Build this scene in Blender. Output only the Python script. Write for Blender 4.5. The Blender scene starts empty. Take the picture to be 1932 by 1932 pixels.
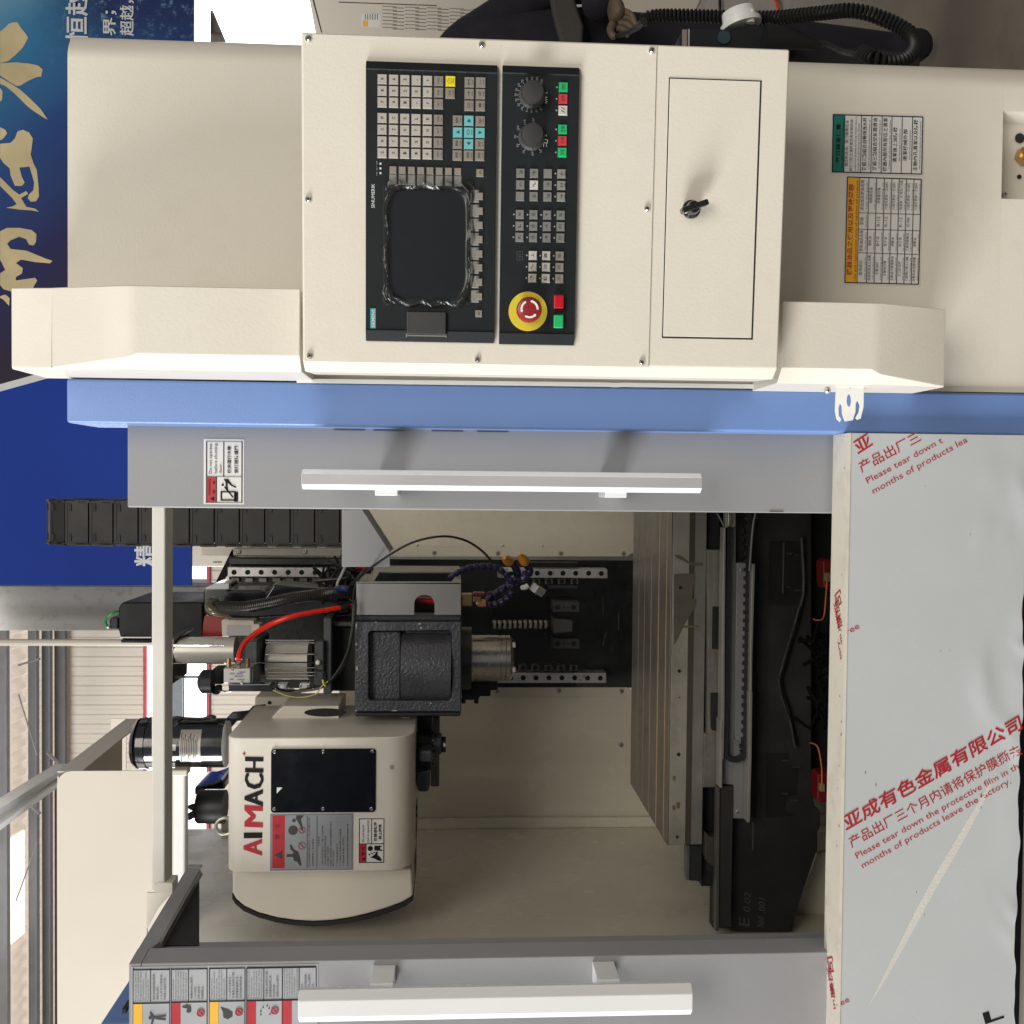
import bpy, bmesh, math, random
from math import sin, cos, pi, radians, atan2, sqrt, hypot
from mathutils import Vector, Matrix, geometry
random.seed(7)
SC = bpy.context.scene
COL = SC.collection
# ------------------------------------------------------------------ camera
EYE = Vector((0.0, 0.0, 1.40))
PITCH, YAW, ROLL = radians(3.3), radians(-1.5), radians(0.49)
fw = Vector((sin(YAW)*cos(PITCH), cos(YAW)*cos(PITCH), -sin(PITCH)))
r0 = Vector((cos(YAW), -sin(YAW), 0)); u0 = r0.cross(fw)
UP = cos(ROLL)*u0 - sin(ROLL)*r0          # the photographer's upright axes
RT = cos(ROLL)*r0 + sin(ROLL)*u0
cd = bpy.data.cameras.new('camera'); cam = bpy.data.objects.new('camera', cd); COL.objects.link(cam)
cd.sensor_width = 36; cd.lens = 36.0; cd.clip_start = 0.05; cd.clip_end = 200
cx, cy, cz = -UP, RT, -fw                  # phone held sideways: picture-left is up in the hall
M4 = Matrix(((cx.x, cy.x, cz.x, EYE.x), (cx.y, cy.y, cz.y, EYE.y), (cx.z, cy.z, cz.z, EYE.z), (0, 0, 0, 1)))
cam.matrix_world = M4
SC.camera = cam
# ------------------------------------------------------------------ light and exposure
w = bpy.data.worlds.new('World'); SC.world = w; w.use_nodes = True
bg = w.node_tree.nodes['Background']; bg.inputs[0].default_value = (0.90, 0.93, 1.0, 1); bg.inputs[1].default_value = 0.25
def area(name, loc, target, sx, sy, power, col):
    l = bpy.data.lights.new(name, 'AREA'); l.shape = 'RECTANGLE'; l.size = sx; l.size_y = sy; l.energy = power; l.color = col
    o = bpy.data.objects.new(name, l); COL.objects.link(o); o.location = loc
    o.rotation_euler = (Vector(target)-Vector(loc)).to_track_quat('-Z', 'Y').to_euler()
    return o
area('side_window_light', (-8.8, -1.6, 4.0), (0.2, 1.3, 1.4), 4.0, 3.2, 1380, (1.0, 0.99, 0.975))
area('front_fill_light', (0.9, -3.3, 4.7), (-0.3, 1.9, 1.2), 4.0, 2.6, 200, (1.0, 0.93, 0.82))  # added fill lamp, brightens the machine front and its interior
area('far_window_light', (-3.5, 10.5, 4.2), (-0.5, 2.0, 1.6), 5.0, 1.6, 130, (0.95, 0.97, 1.0))
area('wall_fill_light', (-4.5, 9.0, 6.3), (-4.5, 14.0, 5.2), 7.0, 2.0, 270, (1.0, 0.96, 0.90))  # added lamp aimed at the back wall to brighten it
SC.view_settings.view_transform = 'Standard'; SC.view_settings.look = 'None'
SC.view_settings.exposure = 0.0; SC.view_settings.gamma = 1.0
# ------------------------------------------------------------------ measuring helpers
K = 1932/3024
def q(c, x, y): return ((c[0]+x*c[2])*K, (c[1]+y*c[2])*K)
ID = (0, 0, 1/K)
a3 = 1000/1932; a4 = 1024/1932; a5 = 1000/1887
b1 = (0, 0, a3); b2 = (1000, 0, a3); b3 = (2000, 0, a4); b4 = (0, 1000, a3); b5 = (1000, 1000, a3)
b6 = (2000, 1000, a4); b7 = (0, 2000, a5); b8 = (1000, 2000, a5); b9 = (2000, 2000, a4)
c1 = (1300, 0, 700/1932); c2 = (1900, 0, 900/1932)
c3 = (550, 1500, 550/1932); c4 = (1000, 1500, 900/1932); c5 = (1060, 150, 440/1889); c6 = (1060, 500, 440/1604)
c7 = (1460, 180, 300/1380); c8 = (1460, 580, 300/1288)
d1 = (350, 2050, 600/1932); d2 = (600, 2150, 700/1932); d3 = (1840, 1500, 700/1932); d4 = (1840, 2050, 660/1700)
d5 = (0, 1600, 700/1503); d6 = (350, 2800, 650/1932); d7 = (2440, 300, 584/1880)
def ray(u, v): return fw + ((u-966)/1932)*(-UP) + ((966-v)/1932)*RT
class Fr:
    """a plane in the hall: origin, right axis, up axis, outward normal"""
    def __init__(s, o, ang=0.0, tilt=None):
        s.o = Vector(o); s.ang = ang
        s.r = Vector((cos(ang), -sin(ang), 0)); s.u = Vector((0, 0, 1)); s.n = Vector((-sin(ang), -cos(ang), 0))
    def st(s, p, d=0.0):
        D = ray(*p); o = s.o + s.n*d
        k = (o-EYE).dot(s.n)/D.dot(s.n); P = EYE + D*k - s.o
        return P.dot(s.r), P.dot(s.u)
    def P(s, a, b, d=0.0): return s.o + s.r*a + s.u*b + s.n*d
class FrA(Fr):
    """free plane"""
    def __init__(s, o, r, u):
        s.o = Vector(o); s.r = Vector(r).normalized(); s.u = Vector(u).normalized(); s.n = s.r.cross(s.u); s.ang = 0
def FY(Y): return Fr((0, Y, 0))
def pt(c, x, y, Y):
    f = FY(Y); a, b = f.st(q(c, x, y)); return f.P(a, b)
# ------------------------------------------------------------------ objects
WL = {}
def fin(o, name, label=None, cat=None, group=None, kind=None):
    if label: o['label'] = label
    if cat: o['category'] = cat
    if group: o['group'] = group
    if kind: o['kind'] = kind
    return o
def thing(name, label, cat, loc, group=None):
    o = bpy.data.objects.new(name, None); o.empty_display_size = 0.05; COL.objects.link(o); o.location = loc
    WL[o.name] = Vector(loc)
    return fin(o, name, label, cat, group)
def link(name, me, loc, parent=None, rotz=0.0, rot=None, bevel=0, **kw):
    o = bpy.data.objects.new(name, me); COL.objects.link(o); loc = Vector(loc)
    WL[o.name] = loc
    if parent is not None: o.parent = parent; o.location = loc - WL[parent.name]
    else: o.location = loc
    if rot is not None: o.rotation_euler = rot
    elif rotz: o.rotation_euler = (0, 0, rotz)
    if bevel:
        b = o.modifiers.new('edge', 'BEVEL'); b.width = bevel; b.segments = 2; b.harden_normals = True; b.limit_method = 'ANGLE'; b.angle_limit = radians(40)
    return fin(o, name, **kw)
class MB:
    def __init__(s): s.v = []; s.f = []; s.mi = []
    def add(s, vs, fs, mi=0):
        n = len(s.v); s.v += [Vector(a) for a in vs]; s.f += [tuple(n+i for i in f) for f in fs]; s.mi += [mi]*len(fs); return s
    def hexa(s, p, mi=0):   # p: 8 points, bottom ring 0-3, top ring 4-7
        return s.add(p, [(0, 3, 2, 1), (4, 5, 6, 7), (0, 1, 5, 4), (1, 2, 6, 5), (2, 3, 7, 6), (3, 0, 4, 7)], mi)
    def box(s, f, a0, a1, t0, t1, n0, n1, mi=0):
        return s.hexa([f.P(a0, t0, n0), f.P(a1, t0, n0), f.P(a1, t1, n0), f.P(a0, t1, n0), f.P(a0, t0, n1), f.P(a1, t0, n1), f.P(a1, t1, n1), f.P(a0, t1, n1)], mi)
    def px(s, f, c, R, n0, n1, mi=0):   # rectangle measured in the picture, front face at n1
        a, b = f.st(q(c, R[0], R[1]), n1), f.st(q(c, R[2], R[3]), n1)
        return s.box(f, min(a[0], b[0]), max(a[0], b[0]), min(a[1], b[1]), max(a[1], b[1]), n0, n1, mi)
    def quad(s, f, c, R, d, mi=0):
        a, b = f.st(q(c, R[0], R[1]), d), f.st(q(c, R[2], R[3]), d)
        x0, x1, y0, y1 = min(a[0], b[0]), max(a[0], b[0]), min(a[1], b[1]), max(a[1], b[1])
        return s.add([f.P(x0, y0, d), f.P(x1, y0, d), f.P(x1, y1, d), f.P(x0, y1, d)], [(0, 1, 2, 3)], mi)
    def prism(s, f, poly, n0, n1, holes=(), mi=0):
        loops = [list(poly)] + [list(h) for h in holes]
        flat = [p for l in loops for p in l]; N = len(flat)
        tris = geometry.tessellate_polygon([[Vector((p[0], p[1], 0)) for p in l] for l in loops])
        vs = [f.P(p[0], p[1], n1) for p in flat] + [f.P(p[0], p[1], n0) for p in flat]
        fs = []
        if not holes:
            ar = sum(flat[i][0]*flat[(i+1) % N][1]-flat[(i+1) % N][0]*flat[i][1] for i in range(N)); o_ = list(range(N)) if ar > 0 else list(reversed(range(N)))
            fs.append(tuple(o_)); fs.append(tuple(N+i for i in reversed(o_))); tris = []
        for t in tris:
            a, b, c_ = [flat[i] for i in t]
            ar = (b[0]-a[0])*(c_[1]-a[1])-(b[1]-a[1])*(c_[0]-a[0])
            t = tuple(t) if ar > 0 else tuple(reversed(t))
            fs.append(t); fs.append(tuple(N+i for i in reversed(t)))
        k = 0
        for li, l in enumerate(loops):
            m = len(l); ar = sum(l[i][0]*l[(i+1) % m][1]-l[(i+1) % m][0]*l[i][1] for i in range(m))
            ccw = (ar > 0) == (li == 0)
            for i in range(m):
                a, b = k+i, k+(i+1) % m
                fs.append((a, N+a, N+b, b) if ccw else (b, N+b, N+a, a))
            k += m
        return s.add(vs, fs, mi)
    def pprism(s, f, c, pts, n0, n1, holes=(), mi=0):
        return s.prism(f, [f.st(q(c, *p), n1) for p in pts], n0, n1, [[f.st(q(c, *p), n1) for p in h] for h in holes], mi)
    def rot(s, p0, p1, prof, n=24, mi=0):   # lathe about p0->p1, prof [(t 0..1, r)]
        p0, p1 = Vector(p0), Vector(p1); ax = (p1-p0); L = ax.length; ax.normalize()
        a = ax.orthogonal().normalized(); b = ax.cross(a)
        vs = []; fs = []
        for t, r in prof:
            for i in range(n):
                th = 2*pi*i/n; vs.append(p0+ax*L*t+(a*cos(th)+b*sin(th))*max(r, 1e-5))
        for j in range(len(prof)-1):
            for i in range(n):
                k = (i+1) % n; fs.append((j*n+i, j*n+k, (j+1)*n+k, (j+1)*n+i))
        fs.append(tuple(reversed(range(n)))); fs.append(tuple((len(prof)-1)*n+i for i in range(n)))
        return s.add(vs, fs, mi)
    def cyl(s, p0, p1, r, n=20, mi=0, r1=None): return s.rot(p0, p1, [(0, r), (1, r if r1 is None else r1)], n, mi)
    def tube(s, pts, r, n=8, mi=0):
        pts = [Vector(p) for p in pts]; vs = []; fs = []
        t = (pts[1]-pts[0]).normalized(); a = t.orthogonal().normalized()
        for i, p in enumerate(pts):
            t = (pts[min(i+1, len(pts)-1)]-pts[max(i-1, 0)]).normalized()
            a = (a-t*a.dot(t)).normalized(); b = t.cross(a)
            rr = r[i] if isinstance(r, (list, tuple)) else r
            for k in range(n): th = 2*pi*k/n; vs.append(p+(a*cos(th)+b*sin(th))*rr)
        for i in range(len(pts)-1):
            for k in range(n): m = (k+1) % n; fs.append((i*n+k, i*n+m, (i+1)*n+m, (i+1)*n+k))
        fs.append(tuple(reversed(range(n)))); fs.append(tuple((len(pts)-1)*n+k for k in range(n)))
        return s.add(vs, fs, mi)
    def build(s, name, mat, parent=None, bevel=0, smooth=True, origin=None, recalc=True, **kw):
        vs = s.v
        if origin is None:
            origin = Vector(((min(p.x for p in vs)+max(p.x for p in vs))/2, (min(p.y for p in vs)+max(p.y for p in vs))/2, min(p.z for p in vs)))
        me = bpy.data.meshes.new(name)
        me.from_pydata([p-origin for p in vs], [], s.f)
        for m in (mat if isinstance(mat, (list, tuple)) else [mat]): me.materials.append(m)
        me.polygons.foreach_set('material_index', s.mi)
        if 5 < len(s.f) < 3000 and recalc:
            bm = bmesh.new(); bm.from_mesh(me); bmesh.ops.recalc_face_normals(bm, faces=bm.faces); bm.to_mesh(me); bm.free()
        if smooth:
            me.shade_smooth(); me.set_sharp_from_angle(angle=radians(32))
        me.update()
        return link(name, me, origin, parent, bevel=bevel, **kw)
def spline(pts, n=10):
    pts = [Vector(p) for p in pts]; P = [2*pts[0]-pts[1]] + pts + [2*pts[-1]-pts[-2]]; out = []
    for i in range(1, len(P)-2):
        for k in range(n):
            t = k/n; a, b, c_, d = P[i-1], P[i], P[i+1], P[i+2]
            out.append(0.5*((2*b)+(c_-a)*t+(2*a-5*b+4*c_-d)*t*t+(3*b-a-3*c_+d)*t**3))
    out.append(pts[-1]); return out
# text -> flat print
TC = {}
def glyphs(body, bold=0.0):
    k = (body, bold)
    if k not in TC:
        c = bpy.data.curves.new('t', 'FONT'); c.body = body; c.resolution_u = 2; c.offset = bold
        o = bpy.data.objects.new('t', c); COL.objects.link(o)
        m = bpy.data.meshes.new_from_object(o.evaluated_get(bpy.context.evaluated_depsgraph_get()))
        vs = [(p.co.x, p.co.y) for p in m.vertices]; fs = [tuple(p.vertices) for p in m.polygons]
        bpy.data.objects.remove(o); bpy.data.meshes.remove(m); bpy.data.curves.remove(c)
        TC[k] = (vs, fs)
    return TC[k]
def text(mb, f, body, a, b, h, w=None, ang=0.0, d=0.0004, bold=0.0, shear=0.0, mi=0):
    vs, fs = glyphs(body, bold)
    if not vs: return
    cjk = any(ord(ch) > 0x2E80 for ch in body)
    k = h/(0.90 if cjk else 0.70); x0 = min(p[0] for p in vs); x1 = max(p[0] for p in vs)
    kx = (w/(x1-x0)) if w else k
    oy = 0.12 if cjk else 0.0
    out = []
    for x, y in vs:
        X = (x-x0)*kx + shear*(y+oy)*k; Y = (y+oy)*k
        out.append(f.P(a+X*cos(ang)-Y*sin(ang), b+X*sin(ang)+Y*cos(ang), d))
    mb.add(out, fs, mi)
def tpx(mb, f, c, body, p0, p1, hpx, d=0.0004, **kw):   # baseline from p0 to p1 as measured
    A, B = f.st(q(c, *p0), d), f.st(q(c, *p1), d)
    h = hpx/hypot(p1[0]-p0[0], p1[1]-p0[1])*hypot(B[0]-A[0], B[1]-A[1])
    text(mb, f, body, A[0], A[1], h, hypot(B[0]-A[0], B[1]-A[1]), atan2(B[1]-A[1], B[0]-A[0]), d, **kw)
# ------------------------------------------------------------------ materials
def mat(name, col, rough=0.5, metal=0.0, var=0.06, scale=6.0, bump=0.0, bscale=200.0, coat=0.0, dirt=None, dscale=3.0, damt=0.0, alpha=None, spec=None):
    m = bpy.data.materials.new(name); m.use_nodes = True; nt = m.node_tree; N = nt.nodes; L = nt.links
    b = N['Principled BSDF']; b.inputs['Roughness'].default_value = rough; b.inputs['Metallic'].default_value = metal
    b.inputs['Coat Weight'].default_value = coat; b.inputs['Coat Roughness'].default_value = 0.15
    if spec is not None: b.inputs['Specular IOR Level'].default_value = spec
    tc = N.new('ShaderNodeTexCoord'); geo = N.new('ShaderNodeNewGeometry')
    n1 = N.new('ShaderNodeTexNoise'); n1.inputs['Scale'].default_value = scale; n1.inputs['Detail'].default_value = 6; L.new(geo.outputs['Position'], n1.inputs['Vector'])
    mp = N.new('ShaderNodeMapRange'); mp.inputs[1].default_value = 0.3; mp.inputs[2].default_value = 0.7; mp.inputs[3].default_value = 1-var; mp.inputs[4].default_value = 1+var
    L.new(n1.outputs[0], mp.inputs[0])
    mx = N.new('ShaderNodeVectorMath'); mx.operation = 'SCALE'; mx.inputs[0].default_value = col; L.new(mp.outputs[0], mx.inputs['Scale'])
    src = mx.outputs[0]
    if dirt:
        n2 = N.new('ShaderNodeTexNoise'); n2.inputs['Scale'].default_value = dscale; n2.inputs['Detail'].default_value = 8; n2.inputs['Roughness'].default_value = 0.7
        L.new(geo.outputs['Position'], n2.inputs['Vector'])
        cr = N.new('ShaderNodeMapRange'); cr.inputs[1].default_value = 0.52; cr.inputs[2].default_value = 0.72; cr.inputs[4].default_value = damt; L.new(n2.outputs[0], cr.inputs[0])
        mm = N.new('ShaderNodeMix'); mm.data_type = 'RGBA'; L.new(cr.outputs[0], mm.inputs[0]); L.new(src, mm.inputs[6]); mm.inputs[7].default_value = (*dirt, 1)
        src = mm.outputs[2]
    L.new(src, b.inputs['Base Color'])
    mr = N.new('ShaderNodeMapRange'); mr.inputs[1].default_value = 0.3; mr.inputs[2].default_value = 0.7; mr.inputs[3].default_value = max(0.02, rough-0.06); mr.inputs[4].default_value = min(1, rough+0.06)
    n3 = N.new('ShaderNodeTexNoise'); n3.inputs['Scale'].default_value = scale*4; L.new(geo.outputs['Position'], n3.inputs['Vector']); L.new(n3.outputs[0], mr.inputs[0]); L.new(mr.outputs[0], b.inputs['Roughness'])
    if bump:
        nb = N.new('ShaderNodeTexNoise'); nb.inputs['Scale'].default_value = bscale; nb.inputs['Detail'].default_value = 3; L.new(geo.outputs['Position'], nb.inputs['Vector'])
        bm = N.new('ShaderNodeBump'); bm.inputs['Strength'].default_value = bump; bm.inputs['Distance'].default_value = 0.002; L.new(nb.outputs[0], bm.inputs['Height']); L.new(bm.outputs[0], b.inputs['Normal'])
    return m
def emis(name, col, s):
    m = bpy.data.materials.new(name); m.use_nodes = True; b = m.node_tree.nodes['Principled BSDF']
    b.inputs['Base Color'].default_value = (*col, 1); b.inputs['Emission Color'].default_value = (*col, 1); b.inputs['Emission Strength'].default_value = s
    return m
def streak(m, vec, col, lo=0.55, hi=0.8, amt=0.5, sc=4.0):
    """adds directional wear or brushing to a material's colour"""
    nt = m.node_tree; N = nt.nodes; L = nt.links; b = N['Principled BSDF']
    old = b.inputs['Base Color'].links[0].from_socket
    geo = N.new('ShaderNodeNewGeometry'); mpn = N.new('ShaderNodeMapping'); mpn.inputs['Scale'].default_value = vec; L.new(geo.outputs['Position'], mpn.inputs[0])
    n = N.new('ShaderNodeTexNoise'); n.inputs['Scale'].default_value = sc; n.inputs['Detail'].default_value = 5; L.new(mpn.outputs[0], n.inputs['Vector'])
    cr = N.new('ShaderNodeMapRange'); cr.inputs[1].default_value = lo; cr.inputs[2].default_value = hi; cr.inputs[4].default_value = amt; L.new(n.outputs[0], cr.inputs[0])
    mm = N.new('ShaderNodeMix'); mm.data_type = 'RGBA'; L.new(cr.outputs[0], mm.inputs[0]); L.new(old, mm.inputs[6]); mm.inputs[7].default_value = (*col, 1)
    L.new(mm.outputs[2], b.inputs['Base Color']); return m
CREAM = mat('cream_paint', (0.68, 0.640, 0.555), 0.40, bump=0.09, bscale=330, var=0.035, scale=3.5, dirt=(0.46, 0.40, 0.31), damt=0.17, dscale=7)
CREAM2 = mat('warm_cream_paint', (0.61, 0.56, 0.475), 0.5, bump=0.06, bscale=300, var=0.03, scale=2)
INNER = mat('inner_sheet_paint', (0.76, 0.71, 0.59), 0.25, bump=0.05, bscale=160, var=0.06, scale=3, dirt=(0.36, 0.31, 0.22), damt=0.28, dscale=3)
GREY = mat('grey_paint', (0.262, 0.264, 0.270), 0.45, bump=0.12, bscale=500, var=0.03, scale=2, dirt=(0.2, 0.2, 0.21), damt=0.12)
BLUE = mat('blue_paint', (0.145, 0.25, 0.54), 0.40, bump=0.12, bscale=480, var=0.03, scale=2)
WHITEM = mat('white_sheet', (0.80, 0.80, 0.78), 0.4)
INNER = streak(INNER, (3, 3, 0.5), (0.50, 0.44, 0.33), lo=0.5, hi=0.8, amt=0.35, sc=2)
BLK = mat('black_plastic', (0.014, 0.015, 0.017), 0.45, bump=0.12, bscale=500, spec=0.3)
BLKP = mat('panel_black', (0.012, 0.015, 0.017), 0.5, bump=0.10, bscale=700, var=0.15, spec=0.2)
BLKG = mat('black_gloss', (0.008, 0.009, 0.011), 0.14, coat=0.6)
BLKM = mat('black_matt', (0.012, 0.013, 0.014), 0.8)
CHAIN = mat('chain_plastic', (0.016, 0.015, 0.013), 0.5, spec=0.3, bump=0.1, bscale=300, var=0.15)
CAST = mat('painted_casting', (0.058, 0.060, 0.070), 0.34, bump=1.0, bscale=170, var=0.25, scale=12)
CASTS = mat('casting_smooth', (0.034, 0.036, 0.044), 0.42, bump=0.35, bscale=120, var=0.2, scale=10)
BASE = mat('base_casting', (0.020, 0.020, 0.020), 0.55, bump=0.5, bscale=60, var=0.3, scale=6, dirt=(0.05, 0.045, 0.035), damt=0.5)
STEEL = mat('ground_steel', (0.56, 0.54, 0.53), 0.32, metal=0.55, var=0.10, scale=14)
STEELD = mat('worn_steel', (0.22, 0.205, 0.185), 0.42, metal=0.35, var=0.15, scale=8, dirt=(0.10, 0.085, 0.06), damt=0.75, dscale=7, bump=0.1)
TABLE = streak(mat('table_top_steel', (0.25, 0.222, 0.195), 0.36, metal=0.35, var=0.12, scale=10, bump=0.05, dirt=(0.12, 0.10, 0.08), damt=0.4), (0.6, 14, 1), (0.15, 0.13, 0.11), amt=0.45)
CHROME = mat('chrome', (0.75, 0.73, 0.70), 0.12, metal=1.0, var=0.02)
ALU = streak(mat('brushed_aluminium', (0.52, 0.51, 0.53), 0.34, metal=0.4, var=0.015, scale=2), (60, 60, 1.5), (0.60, 0.59, 0.60), lo=0.3, hi=0.8, amt=0.10, sc=12)
ALUB = mat('bright_aluminium', (0.82, 0.82, 0.82), 0.30, metal=0.15, var=0.01, scale=2)
SILV = mat('silver_cylinder', (0.66, 0.63, 0.58), 0.32, metal=0.3, var=0.05)
BRASS = mat('brass', (0.60, 0.42, 0.18), 0.28, metal=0.9)
FILM = mat('protective_film', (0.455, 0.475, 0.485), 0.24, var=0.03, scale=3, bump=0.55, bscale=5, dirt=(0.40, 0.41, 0.41), damt=0.08, dscale=5)
FILMC = mat('cream_ledge_film', (0.60, 0.565, 0.48), 0.33, var=0.03, dirt=(0.3, 0.25, 0.2), damt=0.4, dscale=18)
INKR = mat('red_print', (0.36, 0.010, 0.018), 0.5, var=0.02)
INKK = mat('black_print', (0.012, 0.012, 0.014), 0.6, spec=0.15)
INKG = mat('grey_print', (0.06, 0.06, 0.062), 0.6, spec=0.15)
INKW = mat('white_print', (0.62, 0.63, 0.63), 0.5)
INKDW = mat('dim_white_print', (0.26, 0.27, 0.28), 0.5)
PAPER = mat('label_white', (0.66, 0.65, 0.62), 0.4)
PAPERG = mat('label_silver', (0.40, 0.41, 0.43), 0.35, metal=0.2)
REDL = mat('label_red', (0.42, 0.018, 0.03), 0.4)
YELL = mat('label_yellow', (0.78, 0.42, 0.03), 0.4)
GRNL = mat('label_green', (0.01, 0.16, 0.12), 0.4)
ORNG = mat('orange_plastic', (0.75, 0.30, 0.03), 0.4)
REDP = mat('red_plastic', (0.30, 0.005, 0.006), 0.35)
REDH = mat('red_hose', (0.75, 0.02, 0.01), 0.3)
GREENW = mat('green_wire', (0.02, 0.18, 0.04), 0.4)
YWIRE = mat('yellow_wire', (0.5, 0.45, 0.12), 0.5)
RUBBER = mat('rubber_cable', (0.012, 0.012, 0.012), 0.42, spec=0.3)
PURP = mat('violet_hose', (0.018, 0.013, 0.065), 0.35)
KEYL = mat('key_light', (0.40, 0.372, 0.330), 0.5)
KEYM = mat('key_mid', (0.225, 0.200, 0.172), 0.5)
KEYG = mat('key_grey', (0.175, 0.175, 0.165), 0.5)
KEYW = mat('key_white', (0.50, 0.49, 0.46), 0.5)
KEYGR = mat('key_green', (0.010, 0.42, 0.13), 0.4)
KEYR = mat('key_red', (0.55, 0.035, 0.05), 0.4)
KEYRD = mat('key_deep_red', (0.48, 0.004, 0.015), 0.25)
KEYY = mat('key_yellow', (0.72, 0.60, 0.02), 0.4)
KEYT = mat('key_teal', (0.13, 0.42, 0.43), 0.45)
KEYB = mat('key_bare_grey', (0.20, 0.195, 0.185), 0.5)
TEAL = mat('teal_badge', (0.02, 0.30, 0.32), 0.4)
DYEL = mat('disc_yellow', (0.62, 0.50, 0.04), 0.4)
MUSH = mat('button_red', (0.26, 0.016, 0.018), 0.35)
GLASSB = mat('dark_glass', (0.006, 0.006, 0.007), 0.16, var=0.3, scale=5, bump=0.05, bscale=6, dirt=(0.02, 0.021, 0.024), damt=0.6, dscale=9, spec=0.35)
SCREEN = mat('screen_dark', (0.008, 0.011, 0.016), 0.16, var=0.1, scale=30)
# ================================================================== THE HALL
SCREWMB = {}
def screw_mesh(r, m, name='screw'):
    k = (round(r, 5), m.name)
    if k not in SCREWMB:
        mb = MB(); f = Fr((0, 0, 0))
        mb.rot((0, 0, 0), (0, -r*0.75, 0), [(0, r), (0.25, r), (0.65, r*0.85), (0.9, r*0.55), (1, r*0.5)], 14)
        mb.box(f, -r*0.45, r*0.45, -r*0.1, r*0.1, r*0.7, r*0.78, 1); mb.box(f, -r*0.1, r*0.1, -r*0.45, r*0.45, r*0.7, r*0.785, 1)
        me = bpy.data.meshes.new(name); me.from_pydata(mb.v, [], mb.f); me.materials.append(m); me.materials.append(BLKM)
        me.polygons.foreach_set('material_index', mb.mi); me.shade_smooth(); me.set_sharp_from_angle(angle=radians(40))
        SCREWMB[k] = me
    return SCREWMB[k]
def screw(parent, f, p, r=0.003, m=None, d=0.0, name='screw'):
    a, b = f.st(p, d)
    return link(name, screw_mesh(r, m or CHROME), f.P(a, b, d), parent, rotz=-f.ang)
FLOORM = mat('hall_floor', (0.135, 0.115, 0.088), 0.55, var=0.25, scale=3, dirt=(0.07, 0.06, 0.045), damt=0.6, dscale=2, bump=0.15, bscale=40)
mb = MB(); mb.add([(-25, -12, 0), (25, -12, 0), (25, 15, 0), (-25, 15, 0)], [(0, 1, 2, 3)])
mb.build('floor', FLOORM, kind='structure')
# back wall: corrugated sheet in bays with window bands
CORR = mat('corrugated_sheet', (0.54, 0.50, 0.44), 0.5, var=0.05, scale=1.5)
WIN = emis('daylight_glass', (0.93, 0.96, 1.0), 3.2)
REDF = mat('red_frame', (0.38, 0.02, 0.04), 0.5)
STLF = mat('blue_grey_steel', (0.13, 0.16, 0.19), 0.5)
PURL = mat('galvanised_purlin', (0.10, 0.105, 0.115), 0.5, var=0.1)
RAFT = mat('rafter_paint', (0.30, 0.31, 0.31), 0.5)
YW = 14.0
fW = FY(YW)
def zu(u, Y): return FY(Y).st((u, 1400))[1]
def corr(name, x0, x1, z0, z1, f, m, pitch=0.115, dep=0.03, vert=False, **kw):
    mb = MB(); n = int(((z1-z0) if not vert else (x1-x0))/pitch); vs = []; fs = []
    for i in range(n):
        for j, (t, d) in enumerate(((0, 0), (0.35, 0), (0.5, dep), (0.85, dep))):
            w_ = (z0 if not vert else x0)+(i+t)*pitch
            if not vert: vs += [f.P(x0, w_, d), f.P(x1, w_, d)]
            else: vs += [f.P(w_, z0, d), f.P(w_, z1, d)]
    for k in range(len(vs)//2-1): fs.append((2*k, 2*k+1, 2*k+3, 2*k+2))
    mb.add(vs, fs); return mb.build(name, m, smooth=False, **kw)
zE = zu(144, YW); z1a = zu(270, YW); z1b = zu(326, YW); z2a = zu(348, YW); z2b = zu(391, YW)
corr('wall', -16, 6, z1a, zE+0.3, fW, CORR, pitch=0.13, dep=0.012, vert=True, kind='structure')
corr('wall', -16, 14, 0, z2b-0.06, fW, CORR, pitch=0.13, dep=0.012, vert=True, kind='structure')
def wband(name, za, zb, x0, x1, n, label):
    t = thing(name, label, 'window', (0.5*(x0+x1), YW, zb))
    g = MB(); g.box(fW, x0, x1, zb, za, -0.02, 0.0); g.build('pane', WIN, t)
    h = MB(); h.box(fW, x0, x1, za, za+0.04, -0.02, 0.06); h.build('frame', REDF, t)
    h = MB(); h.box(fW, x0, x1, zb-0.04, zb, -0.02, 0.06); h.build('frame', REDF, t)
    for i in range(n+1):
        x = x0+(x1-x0)*i/n; h = MB(); h.box(fW, x-0.03, x+0.03, zb, za, 0.0, 0.05); h.build('mullion', STLF, t)
wband('window_band', z1a-0.06, z1b+0.02, -16, 6, 9, 'upper white daylight window band with red frame under the corrugated wall')
wband('window_band', z2a, z2b, -16, 6, 9, 'lower white daylight window band below the blue grey steel rail')
mb = MB(); mb.box(fW, -16, 6, z2a, z1b+0.02, -0.03, 0.10)
mb.build('girt', STLF, kind='structure')
# roof: sheet, purlins, rafters
zr = lambda Y: zE + 0.1 + (YW-Y)*0.10
ROOFM = mat('roof_sheet', (0.62, 0.54, 0.46), 0.5, var=0.05)
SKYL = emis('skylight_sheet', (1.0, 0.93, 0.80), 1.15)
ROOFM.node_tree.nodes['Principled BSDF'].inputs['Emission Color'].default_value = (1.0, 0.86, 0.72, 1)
ROOFM.node_tree.nodes['Principled BSDF'].inputs['Emission Strength'].default_value = 0.42   # glow added to brighten the roof sheet
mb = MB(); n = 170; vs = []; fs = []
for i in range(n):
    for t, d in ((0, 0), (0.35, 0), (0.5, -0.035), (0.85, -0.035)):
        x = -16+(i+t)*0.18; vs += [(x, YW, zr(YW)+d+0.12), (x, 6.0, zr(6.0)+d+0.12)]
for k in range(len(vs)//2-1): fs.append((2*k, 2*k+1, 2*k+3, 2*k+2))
mb.add(vs, fs); mb.build('roof', ROOFM, smooth=False, kind='structure')
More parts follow.
